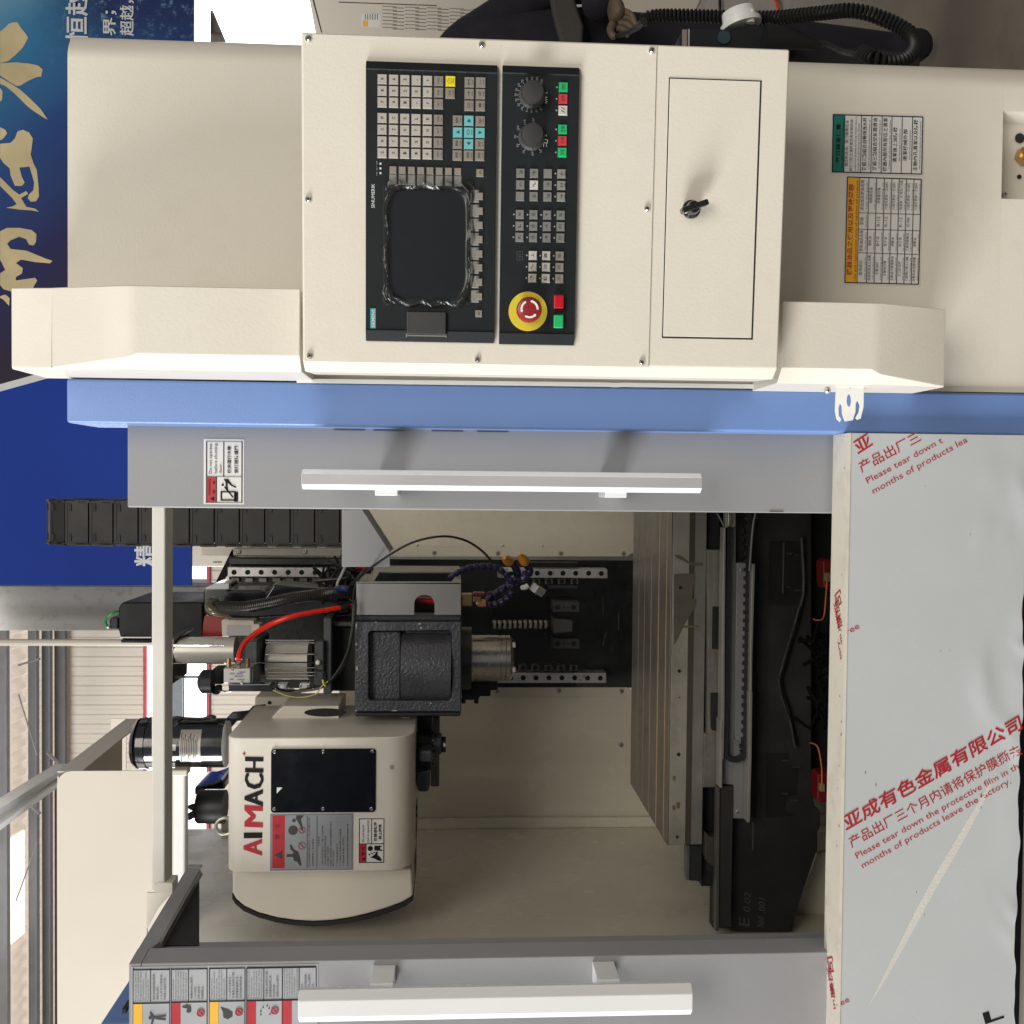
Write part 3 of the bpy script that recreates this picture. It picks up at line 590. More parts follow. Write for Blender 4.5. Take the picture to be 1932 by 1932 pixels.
# apron with film --------------------------------------------------------------
fF = FY(1.235); zA = fF.st((1600, 830))[1]; xA = xBL-0.0005; yL = 1.283
A0 = fF.st((1600, 1100)); zAb = fF.st((1926, 1300))[1]; xAl = -0.95
nx, nz = 190, 48; vs = []; fs = []
rnd = random.Random(3)
bumps = [(rnd.uniform(xAl, xA), zAb+rnd.random()**2*0.06, rnd.uniform(0.012, 0.04), rnd.uniform(-0.0010, 0.0030), rnd.uniform(-0.8, 0.8)) for _ in range(46)]
c0, c1_ = Vector(fF.st(q(b9, 1780, 520))), Vector(fF.st(q(b9, 1060, 1830))); cdv = (c1_-c0); cl = cdv.length; cdv.normalize(); cn = Vector((-cdv.y, cdv.x))
def film_d(x, z):
    d = 0
    for bx_, bz, s_, h, an in bumps:
        dx = (x-bx_)*cos(an)+(z-bz)*sin(an); dz = -(x-bx_)*sin(an)+(z-bz)*cos(an)
        d += h*math.exp(-(dx*dx)/(s_*s_)-(dz*dz)/(0.3*s_*s_*0.6))
    t = (z-zAb)/(zA-zAb)
    d *= max(0, 1-t*2.6)
    d = max(-0.0009, d)
    p = Vector((x, z))-c0; al = p.dot(cdv)/cl; ac = p.dot(cn)
    return d
for j in range(nz+1):
    for i in range(nx+1):
        x = xAl+(xA-xAl)*i/nx; z = zAb+(zA-0.002-zAb)*j/nz
        zz = z+ (0.0014*sin(x*31)+0.0011*sin(x*77+1)+0.0006*sin(x*160))*(1-j/nz)**6
        vs.append(fF.P(x, zz, film_d(x, z)+0.0012))
for j in range(nz):
    for i in range(nx): k = j*(nx+1)+i; fs.append((k, k+1, k+nx+2, k+nx+1))
mb = MB(); mb.box(fF, xAl, xA, zAb, zA, -0.0015, 0.0); mb.box(fF, xAl, xA, zA-0.0015, zA, -(yL-1.235), -0.0015); mb.box(FY(yL), xAl, xA, zA-0.10, zA-0.0016, -0.0015, 0)
apr = mb.build('apron_panel', CREAM2, MC, bevel=0.001)
mb = MB(); mb.add(vs, fs); flm = mb.build('protective_film', FILM, MC, label='wrinkled whitish film with red print covering the apron')
mb = MB(); mb.box(fF, xAl, xA, zA+0.0003, zA+0.0008, -(yL-1.235)+0.001, 0.0012); mb.box(fF, xAl, xA, zA-0.003, zA+0.0008, 0.0012, 0.0022); led = mb.build('ledge_film', FILMC, MC, smooth=False)
# pale crease: the bright reflected streak is put into its colour
CREASE = mat('film_glare', (0.58, 0.57, 0.52), 0.3, bump=0.25, bscale=300)
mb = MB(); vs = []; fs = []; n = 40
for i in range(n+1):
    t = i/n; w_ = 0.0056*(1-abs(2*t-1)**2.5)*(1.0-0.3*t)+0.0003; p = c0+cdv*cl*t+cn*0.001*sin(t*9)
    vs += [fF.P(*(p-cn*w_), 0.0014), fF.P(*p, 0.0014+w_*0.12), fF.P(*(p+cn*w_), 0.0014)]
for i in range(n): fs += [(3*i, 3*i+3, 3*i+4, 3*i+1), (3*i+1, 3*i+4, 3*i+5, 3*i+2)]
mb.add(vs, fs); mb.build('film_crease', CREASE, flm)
D = 0.0016
class DMB(MB):
    def build(s, *a, **k):
        for v in s.v: v.y -= film_d(v.x, v.z)
        return MB.build(s, *a, **k)
def heavy(mb, f, c, s_, p, q_, h, w_, **kw):
    n_ = 0
    for o1, o2 in ((0, 0), (w_, 0), (-w_, 0), (0, w_), (0, -w_)):
        tpx(mb, f, c, s_, (p[0]+o1, p[1]+o2), (q_[0]+o1, q_[1]+o2), h, **{**kw, 'd': kw.get('d', 0.001)+n_*0.00004}); n_ += 1
mb = DMB()
heavy(mb, fF, b9, '亚成有色金属有限公司', (945, 862), (1925, 292), 84, 2.0, d=D, shear=0.18)
mb.build('red_characters', INKR, flm, smooth=False)
mb = DMB(); tpx(mb, fF, b9, '产品出厂三个月内请将保护膜撕去', (975, 955), (1925, 428), 62, d=D, bold=0.004); mb.build('red_characters', INKR, flm, smooth=False)
mb = DMB(); tpx(mb, fF, b9, 'Please tear down the protective film in th', (1003, 1012), (1905, 508), 34, d=D); mb.build('red_lettering', INKR, flm, smooth=False); mb = DMB(); tpx(mb, fF, b9, 'months of products leave the factory.', (1035, 1066), (1860, 590), 34, d=D); mb.build('red_lettering', INKR, flm, smooth=False)
mb = DMB(); tpx(mb, fF, b6, '亚', (1010, 652), (1095, 598), 80, d=D, bold=0.016, shear=0.12); mb.build('red_characters', INKR, flm, smooth=False); mb = DMB(); tpx(mb, fF, b6, '产品出厂三', (1030, 752), (1365, 572), 62, d=D, bold=0.004)
mb.build('red_characters', INKR, flm, smooth=False)
mb = DMB(); tpx(mb, fF, b6, 'Please tear down t', (1062, 808), (1482, 578), 34, d=D); mb.build('red_lettering', INKR, flm, smooth=False); mb = DMB(); tpx(mb, fF, b6, 'months of products lea', (1095, 866), (1620, 575), 34, d=D); mb.build('red_lettering', INKR, flm, smooth=False); mb = DMB(); tpx(mb, fF, b6, 'ree', (948, 1652), (1018, 1612), 34, d=D); mb.build('red_lettering', INKR, flm, smooth=False)
mb = DMB(); tpx(mb, fF, b9, 'ree', (895, 1842), (962, 1806), 34, d=D); mb.build('red_lettering', INKR, flm, smooth=False)
mb = DMB(); tpx(mb, fF, b9, 'L', (1715, 1930), (1822, 1895), 60, d=D, bold=0.03); mb.build('black_mark', INKK, flm, smooth=False)
# print on the ledge film (the ledge is a horizontal face)
fL = FrA((0, 1.2345, zA+0.0009), (1, 0, 0), (0, 1, 0))
def lpt(x, y, c=b6):
    D_ = ray(*q(c, x, y)); k = (zA+0.0009-EYE.z)/D_.z; P = EYE+D_*k; return P.x, P.y-1.2345
mb = MB()
for c, (x, y), s_, h, ww, an in ((b6, (925, 1475), '司', 0.022, 0.020, 0.5), (b6, (925, 1600), '膜撕', 0.016, 0.036, 0.5), (b6, (930, 1690), 'm in th', 0.008, 0.040, 0.5), (b6, (930, 1790), 'tory.', 0.008, 0.026, 0.5), (b9, (880, 1650), '司', 0.022, 0.020, 0.5), (b9, (885, 1790), '膜撕', 0.016, 0.036, 0.5), (b9, (890, 1860), 'in th', 0.008, 0.030, 0.5)):
    mb = MB(); a = lpt(x, y, c); text(mb, fL, s_, a[0], max(0.004, a[1]), h, ww, an, 0.0003, bold=0.01); mb.build('red_characters', INKR, led, smooth=False)
DIRT = mat('dark_smudge', (0.05, 0.04, 0.03), 0.8)
mb = MB(); rd = random.Random(5)
for i in range(16):
    x = rd.uniform(-0.55, 0.05); a, b_ = x, rd.uniform(0.001, 0.012); s_ = rd.uniform(0.0006, 0.002)
    n = 7; P = [fL.P(a+s_*cos(t*2*pi/n)*rd.uniform(.5, 1.6), b_+s_*sin(t*2*pi/n)*rd.uniform(.4, 1.1), 0.0002) for t in range(n)]; mb.add(P, [tuple(range(n))])
for c, x, y, s_ in ((b6, 1700, 716, .0024), (b6, 1380, 822, .0010), (b6, 1630, 1090, .0012), (b6, 1465, 1738, .0011), (b6, 1515, 1735, .0009), (b9, 1105, 598, .0022), (b9, 1330, 1195, .0012), (b9, 1375, 1320, .0014), (b9, 1690, 725, .0018), (b9, 1045, 530, .0018)):
    a, b_ = fF.st(q(c, x, y)); n = 8; P = [fF.P(a+s_*cos(t*2*pi/n)*rd.uniform(.5, 1.5), b_+0.45*s_*sin(t*2*pi/n)*rd.uniform(.4, 1.2), 0.0015) for t in range(n)]; mb.add(P, [tuple(range(n))])
mb.build('scuff_marks', mat('faint_smudge', (0.17, 0.16, 0.15), 0.7), flm, smooth=False)
# toe space and lower cream skirt
mb = MB(); mb.box(FY(1.30), xAl, xA, 0.05, zAb+0.005, -0.01, 0); mb.build('gap_shade_sheet', BLKM, MC, smooth=False)  # black sheet paints the shade in the gap below the apron
mb = MB(); fK = FY(1.262); zk = fK.st((1953, 1300))[1]; mb.box(fK, xAl, xA, 0.06, zk, -0.02, 0); mb.build('lower_skirt', CREAM2, MC, bevel=0.001)
# interior sheet walls -----------------------------------------------------------
fI = FY(2.80)
xIL = fI.st((1300, 1556))[0]; xIR = xR-0.01; zIt = fI.st((352, 1500))[1]; zIt2 = FY(2.8).st((700, 1000))[1]
mb = MB()
pl_ = [q(b8, 740, 115)]
# left back sheet with rounded lower corner
mb.pprism(fI, ID, [(640, 1556), (640, 1296), (1184, 1297), (1191, 1304), (1600, 1304), (1600, 1556)], -0.003, 0); L1 = mb.build('back_sheet', INNER, MC, bevel=0.0015)
mb = MB(); mb.px(fI, b8, (560, 112, 1600, 116), 0, 0.0012); mb.build('fold_line', INNER, L1, smooth=False)
for x, y in ((880, 78), (1226, 76), (1575, 78), (1572, 376)): screw(L1, fI, q(b8, x, y), 0.0072, STEEL)
mb = MB(); mb.pprism(fI, ID, [(380, 1048), (380, 940), (380, 700), (1600, 700), (1600, 1043), (1192, 1043), (1184, 1050), (560, 1051)], -0.003, 0); R1 = mb.build('back_sheet', INNER, MC, bevel=0.0015, label='right back sheet beside the column')
mb = MB(); mb.px(fI, b5, (300, 1183, 1600, 1187), 0, 0.001); mb.build('fold_line', INNER, R1, smooth=False)
for x, y in ((545, 1220), (907, 1223), (1266, 1223), (1623, 1226)): screw(R1, fI, q(b5, x, y), 0.0068, STEEL)
for x, y in ((450, 1178), (937, 1180), (1162, 1182)): screw(R1, fI, q(b5, x, y), 0.004, INNER, name='rivet')
# left interior wall: two overlapping sheets from the back corner to the door
mb = MB(); zTop = zIt+0.0; xw = xIL
mb.box(FY(2.8), xw-0.003, xw, 0.05, zu(352, 2.8), -0.003, 0.0)
ztw = zu(352, 2.8)
for ya_, yb_, zt_ in ((2.80, 2.2031, ztw), (2.203, 1.92, zu(352, 2.2)), (1.9199, 1.42, EYE.z+0.36)):
    mb.hexa([(xw, ya_, 0.05), (xw-0.002, ya_, 0.05), (xw-0.002, yb_, 0.05), (xw, yb_, 0.05), (xw, ya_, zt_), (xw-0.002, ya_, zt_), (xw-0.002, yb_, zt_), (xw, yb_, zt_)])
LW = mb.build('left_inner_wall', INNER, MC)
mb = MB(); mb.box(FY(2.795), xw, xw+0.028, 0.05, zu(420, 2.8), 0.0, 0.014); mb.build('corner_strip', INNER, MC, bevel=0.003)
mb = MB(); mb.box(FrA((xw, 0, 0), (0, -1, 0), (0, 0, 1)), -2.66, -2.652, 0.06, zu(420, 2.8), 0.0005, 0.0045); mb.build('wall_fold', INNER, MC)
fX = FrA((xw+0.0, 0, 0), (0, -1, 0), (0, 0, 1))
# inner right wall
mb = MB(); xr3 = xR-0.06; mb.hexa([(xr3, 2.80, 0.05), (xr3+0.002, 2.80, 0.05), (xr3+0.002, 1.45, 0.05), (xr3, 1.45, 0.05), (xr3, 2.80, zt), (xr3+0.002, 2.80, zt), (xr3+0.002, 1.45, zt), (xr3, 1.45, zt)]); mb.build('right_inner_wall', INNER, MC)
# drip tray floor inside
mb = MB(); mb.add([(xw, 2.8, 0.16), (xr3, 2.8, 0.16), (xr3, 1.3, 0.16), (xw, 1.3, 0.16)], [(0, 1, 2, 3)]); mb.build('coolant_tray', mat('tray_dark', (0.06, 0.055, 0.045), 0.5), MC, smooth=False)
# cross bar over the opening
fC = FY(1.45); za = fC.st((285.5, 1200))[1]; zb_ = fC.st((312, 1200))[1]; x0 = fC.st((300, 1682))[0]
mb = MB(); mb.box(fC, x0, 0.30, zb_, za, -0.040, 0); cb = mb.build('cross_bar', mat('bar_paint', (0.62, 0.60, 0.55), 0.42, bump=0.1, bscale=400, dirt=(0.4, 0.36, 0.3), damt=0.12, dscale=9), MC, bevel=0.003)
mb = MB(); mb.pprism(FY(1.449), b7, [(860, 1160), (885, 1145), (960, 1147), (960, 1205), (860, 1200)], -0.03, 0); mb.build('bar_bracket', CREAM, cb)
mb = MB(); mb.pprism(FY(1.50), b7, [(818, 1200), (960, 1203), (880, 1290), (820, 1400), (815, 1600)], -0.003, 0); mb.build('filler_plate', CREAM, MC, smooth=False)
# tall cream guard at the upper left
fG = FY(2.2); g0 = fG.st((107, 1455)); gz0 = fG.st((352, 1455))[1]; xg = g0[0]; zg = g0[1]
mb = MB(); pr = [(xg, gz0), (xg, zg-0.03)]+[(xg-0.03+0.03*cos(a), zg-0.03+0.03*sin(a)) for a in [pi/2*i/6 for i in range(7)]]+[(-2.4, zg), (-2.4, gz0)]
mb.prism(fG, pr, -0.003, 0); G = mb.build('upper_left_guard', CREAM2, MC, bevel=0.002)
mb = MB(); mb.box(fG, -2.4, xg-0.012, zg-0.003, zg, -0.42, -0.003)
mb.hexa([(xg-0.004, 2.203, zg-0.05), (xg-0.001, 2.203, zg-0.05), (xg+0.006, 2.66, zg-0.05), (xg+0.003, 2.66, zg-0.05), (xg-0.004, 2.203, zg), (xg-0.001, 2.203, zg), (xg+0.006, 2.66, zg), (xg+0.003, 2.66, zg)])
mb.build('guard_top_flange', CREAM2, G)
fG2 = FY(2.66); z_b = fG2.st((209, 1400))[1]; mb = MB(); mb.box(fG2, -2.4, xg+0.006, z_b, zg, -0.003, 0); mb.build('guard_back', CREAM2, G)
mb = MB(); fG3 = FY(2.17); a = fG3.st(q(b7, 965, 528)); b_ = fG3.st(q(b7, 1032, 1300)); mb.box(fG3, -1.3, a[0], b_[1], a[1], -0.03, 0)
mb.build('guard_lower_rail', WHITEM, MC, bevel=0.006)
mb = MB(); a = fG3.st(q(b7, 958, 515)); b_ = fG3.st(q(b7, 1045, 548)); mb.box(fG3, b_[0], a[0], b_[1], a[1], -0.03, 0.004); mb.build('rail_end_cap', CREAM2, MC, bevel=0.003)
# blue column at the far left
fb = FY(1.34); a = fb.st((188, 1932)); mb = MB(); mb.box(fb, -1.2, a[0], 0.05, a[1], -0.14, 0); mb.build('blue_column', BLUE, MC, bevel=0.003)
mb = MB(); fb2 = FY(1.32); mb.px(fb2, b7, (680, 1850, 702, 1875), -0.02, 0.004); mb.build('catch', BLK, MC)
# ================================================================== SLIDING DOORS
def door_handle(parent, f, c, R, stand, Yd, side, m1, m2):
    a, b_ = f.st(q(c, R[0], R[1])), f.st(q(c, R[2], R[3]))
    x0, x1 = min(a[0], b_[0]), max(a[0], b_[0]); z0, z1 = min(a[1], b_[1]), max(a[1], b_[1]); w_ = x1-x0
    hx = [(x0, -0.008), (x0+w_*0.24, 0.0), (x1-w_*0.24, 0.0), (x1, -0.008), (x1-w_*0.1, -0.022), (x0+w_*0.1, -0.022)]
    vs = [f.P(p[0], z0, p[1]) for p in hx]+[f.P(p[0], z1, p[1]) for p in hx]
    mb = MB(); mb.add(vs, [tuple(range(6)), tuple(reversed(range(6, 12)))]+[(i, 6+i, 6+(i+1) % 6, (i+1) % 6) for i in range(6)])
    # outward winding
    mb.f = [tuple(reversed(t)) for t in mb.f]
    h = mb.build('handle', m1, parent, bevel=0.0012)
    for S in stand:
        zt_, zb2 = FY(f.o.y+0.02).st(q(c, S[0], S[2]))[1], FY(f.o.y+0.02).st(q(c, S[1], S[2]))[1]
        xc = (x0+x1)/2 + side*0.006
        mb = MB(); mb.box(f, xc-0.0125, xc+0.0125, zb2, zt_, -(Yd-f.o.y), -0.0221); mb.build('handle_bracket', m2, h, bevel=0.0008)
    return h
# right door
fD = FY(1.292); a = fD.st((240, 960)); zDb = zA-0.05; xd0 = fD.st((900, 963))[0]
DR = thing('sliding_door', 'grey right hand sliding door with a white warning label and bright bar handle', 'door', (0.09, 1.30, 0.9), 'sliding doors of the machine')
mb = MB(); mb.box(fD, xd0, 0.40, zDb, a[1], -0.025, 0); mb.build('door_leaf', GREY, DR, bevel=0.002)
door_handle(DR, FY(1.215), ID, (568.5, 884.5, 1325, 931), ((707, 750, 940), (1142, 1183, 940)), 1.292, -1, ALUB, ALUB)
mb = MB(); a, b_ = FY(1.2149).st((569.5, 894)), FY(1.2149).st((1324, 921)); mb.box(FY(1.2149), b_[0], a[0], b_[1], a[1], 0, 0.0004); mb.build('brushed_face', ALU, DR, smooth=False)
mb = MB()
R = (1162, 572, 1392, 946)
mb.px(fD, b4, R, 0, 0.0005, 0); mb.px(fD, b4, (1180, 788, 1236, 936), 0.0003, 0.0008, 1)
for r_ in ((1176, 586, 1382, 590), (1176, 934, 1382, 938), (1176, 586, 1180, 938), (1378, 586, 1382, 938), (1176, 786, 1382, 790), (1274, 588, 1278, 788), (1232, 788, 1236, 936)): mb.px(fD, b4, r_, 0.0003, 0.0011, 2)
wl = mb.build('warning_label', [PAPER, REDL, INKK], DR, smooth=False)
mb = MB()
for s_, x, y0, y1 in (('Do not operate', 1208, 770, 600), ('before shutting', 1238, 768, 598), ('door.', 1265, 768, 712)): tpx(mb, fD, b4, s_, (x, y0), (x, y1), 17, d=0.0012)
tpx(mb, fD, b4, '機床運行中嚴', (1320, 768), (1320, 612), 22, d=0.0012, bold=.012); tpx(mb, fD, b4, '禁打開防護門', (1360, 768), (1360, 612), 22, d=0.0012, bold=.012)
tpx(mb, fD, b4, '▲', (1222, 926), (1222, 902), 22, d=0.0012); tpx(mb, fD, b4, 'WARNING', (1202, 895), (1202, 802), 13, d=0.0012); tpx(mb, fD, b4, '警    告', (1228, 885), (1228, 810), 14, d=0.0012)
# pictogram: machine door frame and a jumping figure
for P in ([(1258, 925), (1345, 925), (1345, 870), (1258, 870), (1258, 878), (1340, 878), (1340, 917), (1266, 917), (1266, 878), (1258, 878)], [(1335, 930), (1357, 930), (1357, 872), (1335, 880)], [(1278, 848), (1284, 842), (1332, 905), (1326, 908)], [(1275, 802), (1300, 800), (1322, 832), (1348, 846), (1345, 852), (1318, 840), (1296, 820), (1300, 862), (1292, 862), (1285, 815)]): mb.pprism(fD, b4, P, 0.0006, 0.0012)
a = fD.st(q(b4, 1271, 834)); p = fD.P(*a, 0.0006); mb.cyl(p, p+Vector((0, -0.0006, 0)), 0.0015, 12)
mb.build('print', INKK, wl, smooth=False)
mb = MB(); mb.px(fD, b6, (515, 959, 592, 966), 0, 0.0008); mb.build('scratch', mat('rust_scratch', (0.10, 0.07, 0.05), 0.6), DR, smooth=False)
for x, y in ((60, 523), (288, 527), (620, 530), (880, 533)): 
    mb = MB(); mb.px(fD, b5, (x-90, y-4, x+90, y), 0, 0.002); mb.build('gasket', BLKM, DR, smooth=False)
# left door: face, right return, top rail going back
DL = thing('sliding_door', 'grey left hand sliding door with rows of warning stickers at its top corner', 'door', (-0.62, 1.30, 0.9), 'sliding doors of the machine')
fE = FY(1.27); a = fE.st((243, 1818)); zLT = a[1]; xLT = a[0]
xr4 = FY(1.33).st((700, 1790))[0]; xr5 = FY(1.36).st((700, 1772))[0]
mb = MB(); prf = [(-1.05, 1.27), (xLT, 1.27), (xLT+0.003, 1.305), (xr5+0.0, 1.325), (xr5, 1.36), (xr5-0.003, 1.36), (xr5-0.004, 1.328), (xLT-0.001, 1.308), (xLT-0.003, 1.274), (-1.05, 1.274)]
zLR = zu(300, 1.345)
zl0 = zA-0.05
plan(mb, prf, zl0, zLR)
plan(mb, [(-1.05, 1.27), (xLT, 1.27), (xLT+0.003, 1.305), (xLT, 1.308), (-1.05, 1.274)], zLR+0.0001, zLT)
mb.build('door_leaf', GREY, DL, bevel=0.0012)
# top side rail
P = [pt(b7, 715, 1600, 1.2745), pt(b7, 885, 1478, 1.336), pt(b7, 1115, 1068, 1.594), pt(b7, 1040, 1062, 1.598)]
def slab(P, off): Q = [p+Vector(off) for p in P]; m = MB(); return m.hexa([Q[0], Q[1], Q[2], Q[3], P[0], P[1], P[2], P[3]])
mb = slab(P, (-0.010, 0.004, -0.004)); tr = mb.build('top_side_rail', GREY, DL, bevel=0.001)
mb = MB(); Pa, Pb = pt(b7, 885, 1480, 1.337), pt(b7, 1108, 1085, 1.588); mb.hexa([Pa+Vector((-0.006, 0, -0.004)), Pb+Vector((-0.006, 0, -0.004)), Pb+Vector((0.001, 0, -0.004)), Pa+Vector((0.001, 0, -0.004)), Pa+Vector((-0.006, 0, 0.001)), Pb+Vector((-0.006, 0, 0.001)), Pb+Vector((0.001, 0, 0.001)), Pa+Vector((0.001, 0, 0.001))]); mb.build('rail_lip', mat('lip_grey', (0.16, 0.16, 0.15), 0.4), tr, smooth=False)
mb = MB(); fe = FY(1.598); mb.px(fe, b7, (1042, 1058, 1118, 1066), -0.01, 0.001); mb.px(fe, b7, (1042, 1066, 1048, 1105), -0.01, 0.001); mb.px(fe, b7, (1085, 1066, 1092, 1108), -0.01, 0.001); mb.px(fe, b7, (1042, 1104, 1092, 1110), -0.01, 0.001); mb.build('rail_end', GREY, tr, smooth=False)
# black plate paints the shade inside the hollow rail cover
Q0, Q1, Q2 = pt(b7, 884, 1480, 1.345), pt(b7, 1108, 1085, 1.600), pt(b7, 1106, 1480, 1.345)
mb = MB(); o_ = Vector((-0.004, 0.002, 0)); mb.add([Q0+o_, Q1+o_, Q2+o_, Q0+o_*2, Q1+o_*2, Q2+o_*2], [(0, 1, 2), (5, 4, 3), (0, 3, 4, 1), (1, 4, 5, 2), (2, 5, 3, 0)]); mb.build('rail_inner_shade', BLKM, DL, smooth=False)
n_ = (P[1]-P[0]).cross(P[3]-P[0]).normalized()
def sc_on(parent, Pp, nrm, r):
    nrm = Vector(nrm).normalized(); 
    if nrm.y > 0: nrm = -nrm
    rot = Vector((0, -1, 0)).rotation_difference(nrm).to_euler()
    return link('screw', screw_mesh(r, STEEL), Pp, parent, rot=rot)
sc_on(DL, pt(b7, 1000, 1207, 1.52)+Vector((0.002, -0.004, 0.001)), n_, 0.006)
for c, x, y in ((b7, 1353, 1564), (b9, 460, 1518)): sc_on(DL, pt(c, x, y, 1.288)+Vector((0.0, -0.001, 0)), (0.96, -0.28, 0), 0.0062)
door_handle(DL, FY(1.20), ID, (562, 1874, 1307, 1921), ((698, 742, 1860), (1128, 1170, 1860)), 1.27, 1, ALUB, ALUB)
mb = MB()
for r_ in ((732, 1622, 1772, 1992),): pass
fs_ = fE
mb.px(fs_, d6, (112, 165, 1750, 800), 0, 0.0005, 0)
for r_, mi in (((126, 486, 208, 800), 1), ((460, 476, 542, 800), 2), ((796, 468, 876, 800), 1), ((1124, 460, 1204, 800), 2), ((1436, 452, 1518, 800), 2)): mb.px(fs_, d6, r_, 0.0003, 0.0009, mi)
for x in (126, 448, 462, 776, 796, 1108, 1124, 1436, 1584, 1734): mb.px(fs_, d6, (x-2, 175, x+2, 800 if x < 1500 else 450), 0.0003, 0.0011, 3)
for x in (280, 612, 948, 1274): mb.px(fs_, d6, (x-2, 180, x+2, 470), 0.0003, 0.0011, 3)
mb.px(fs_, d6, (124, 188, 448, 192), 0.0003, 0.0012, 3); mb.px(fs_, d6, (462, 182, 776, 186), 0.0003, 0.0012, 3); mb.px(fs_, d6, (796, 176, 1108, 180), 0.0003, 0.0012, 3); mb.px(fs_, d6, (1124, 168, 1734, 172), 0.0003, 0.0012, 3)
mb.px(fs_, d6, (126, 482, 448, 486), 0.0003, 0.0012, 3); mb.px(fs_, d6, (462, 472, 776, 476), 0.0003, 0.0012, 3); mb.px(fs_, d6, (796, 464, 1108, 468), 0.0003, 0.0012, 3); mb.px(fs_, d6, (1124, 456, 1584, 460), 0.0003, 0.0012, 3); mb.px(fs_, d6, (1584, 444, 1734, 448), 0.0003, 0.0012, 3)
mb.px(fs_, d6, (1586, 452, 1750, 800), 0.0004, 0.0013, 0)
ws = mb.build('warning_stickers', [PAPERG, YELL, REDL, INKK], DL, smooth=False)
mb = MB(); rw = random.Random(2)
EN = ['Keep hands clear of the tool', 'Do not open while spindle turns', 'Rotating parts can injure', 'Switch off power before service', 'Wear eye protection at all times']; ZH = ['操作前請詳閱說明書', '運轉中禁止開門', '小心夾手注意安全', '非專業人員請勿打開', '嚴禁觸摸旋轉工具']
for k, (x0, x1) in enumerate(((140, 272), (470, 606), (806, 942), (1134, 1268), (1446, 1578))):
    for i in range(6): tpx(mb, fs_, d6, EN[(i+k) % 5], (x0+14+i*22, 462-k*8), (x0+14+i*22, 462-k*8-rw.choice((255, 250, 180, 240))), 12, d=0.0014)
for k, (x0, x1) in enumerate(((292, 440), (622, 770), (958, 1100), (1282, 1430), (1592, 1730))):
    for i in range(4): tpx(mb, fs_, d6, ZH[(i+k) % 5], (x0+28+i*32, 455-k*8), (x0+28+i*32, 455-k*8-rw.choice((230, 225, 110, 190))), 20, d=0.0014)
mb.pprism(fs_, d6, [(272, 565), (285, 566), (310, 600), (345, 596), (412, 588), (414, 600), (350, 612), (412, 622), (412, 634), (345, 628), (310, 622), (290, 700), (276, 700), (292, 620)], 0.0006, 0.0014)
for x, y, r_ in ((280, 608, 14), (1270, 518, 6), (1305, 502, 6), (1322, 525, 6), (1248, 550, 6), (1248, 580, 6), (1330, 578, 6)):
    a = fs_.st(q(d6, x, y)); p = fs_.P(*a, 0.0006); mb.cyl(p, p+Vector((0, -0.0008, 0)), r_*0.215*1.27/1932, 10)
mb.pprism(fs_, d6, [(555, 515), (600, 497), (632, 510), (636, 560), (615, 570), (595, 560), (600, 530), (570, 525)], 0.0006, 0.0012)
mb.pprism(fs_, d6, [(895, 515), (960, 535), (1000, 560), (1000, 600), (960, 625), (920, 610), (915, 560)], 0.0006, 0.0008)
mb.build('print', INKG, ws, smooth=False)
mb = MB()
def ring(mb, f, c, x, y, ro, ri, d0, d1, n=20, sc=None, slash=False):
    O = Vector(f.st(q(c, x, y))); A = (Vector(f.st(q(c, x, y-ro)))-O).length; B = A*ri/ro
    mb.prism(f, [(O.x+A*cos(2*pi*i/n), O.y+A*sin(2*pi*i/n)) for i in range(n)], d0, d1, [[(O.x+B*cos(2*pi*i/n), O.y+B*sin(2*pi*i/n)) for i in range(n)]])
    if slash:
        k = 0.7071; w_ = (A-B)*0.5; mb.prism(f, [(O.x-A*k+w_, O.y-A*k-w_), (O.x+A*k+w_, O.y+A*k-w_), (O.x+A*k-w_, O.y+A*k+w_), (O.x-A*k-w_, O.y-A*k+w_)], d0, d1+0.0001)
for x, y in ((722, 565), (1058, 557), (1372, 545)): ring(mb, fs_, d6, x, y, 34, 25, 0.0006, 0.0015, slash=True)
mb.build('prohibition_marks', REDL, ws, smooth=False)
# ================================================================== CONTROL CABINET
FB = Fr(pt(ID, 800, 690, 1.105), radians(3.8))
FA_ = FB
CC = thing('control_cabinet', 'cream control cabinet with black key panels and a small lidded door', 'control cabinet', FB.P(0.17, -0.3, -0.05))
sT = FB.st((569, 300))[1]; sB = FB.st((1490, 95))[1]; sR = FB.st((569, 60))[0]; sL = FB.st((1225, 711))[0]; ch = 0.011
sRb = FB.st((1491, 91))[0]
def fplan(mb, f, pl, t0, t1):
    n = len(pl); vs = [f.P(a, t0, d) for a, d in pl]+[f.P(a, t1, d) for a, d in pl]
    fs = [tuple(range(n)), tuple(n+i for i in reversed(range(n)))]
    for i in range(n): j = (i+1) % n; fs.append((i, n+i, n+j, j))
    mb.add(vs, fs); return mb
mb = MB(); fplan(mb, FB, [(sL, -0.085), (sL, -ch*1.25), (sL+ch, 0), (sR, 0), (sR, -0.085)], sB, sT); mb.build('cabinet_shell', CREAM, CC, bevel=0.0022)
mb = MB(); fplan(mb, FB, [(sL+0.004, -0.118), (sL+0.004, -0.086), (sR-0.02, -0.086), (sR-0.02, -0.125)], sB+0.01, sT-0.015); mb.build('cabinet_back', CREAM, CC, bevel=0.001)
pa = FB.st(q(b2, 1822, 262), 0.0015); pb = FB.st(q(b5, 1765, 164), 0.0015); pt0 = FB.st((576, 300))[1]
mb = MB(); mb.box(FB, pb[0], sR-0.002, (pa[1]+pb[1])/2, sT-0.002, 0.0002, 0.0015); mb.build('front_plate', CREAM, CC, bevel=0.0006)
fp = Fr(FB.P(0, 0, 0.0015), FB.ang)
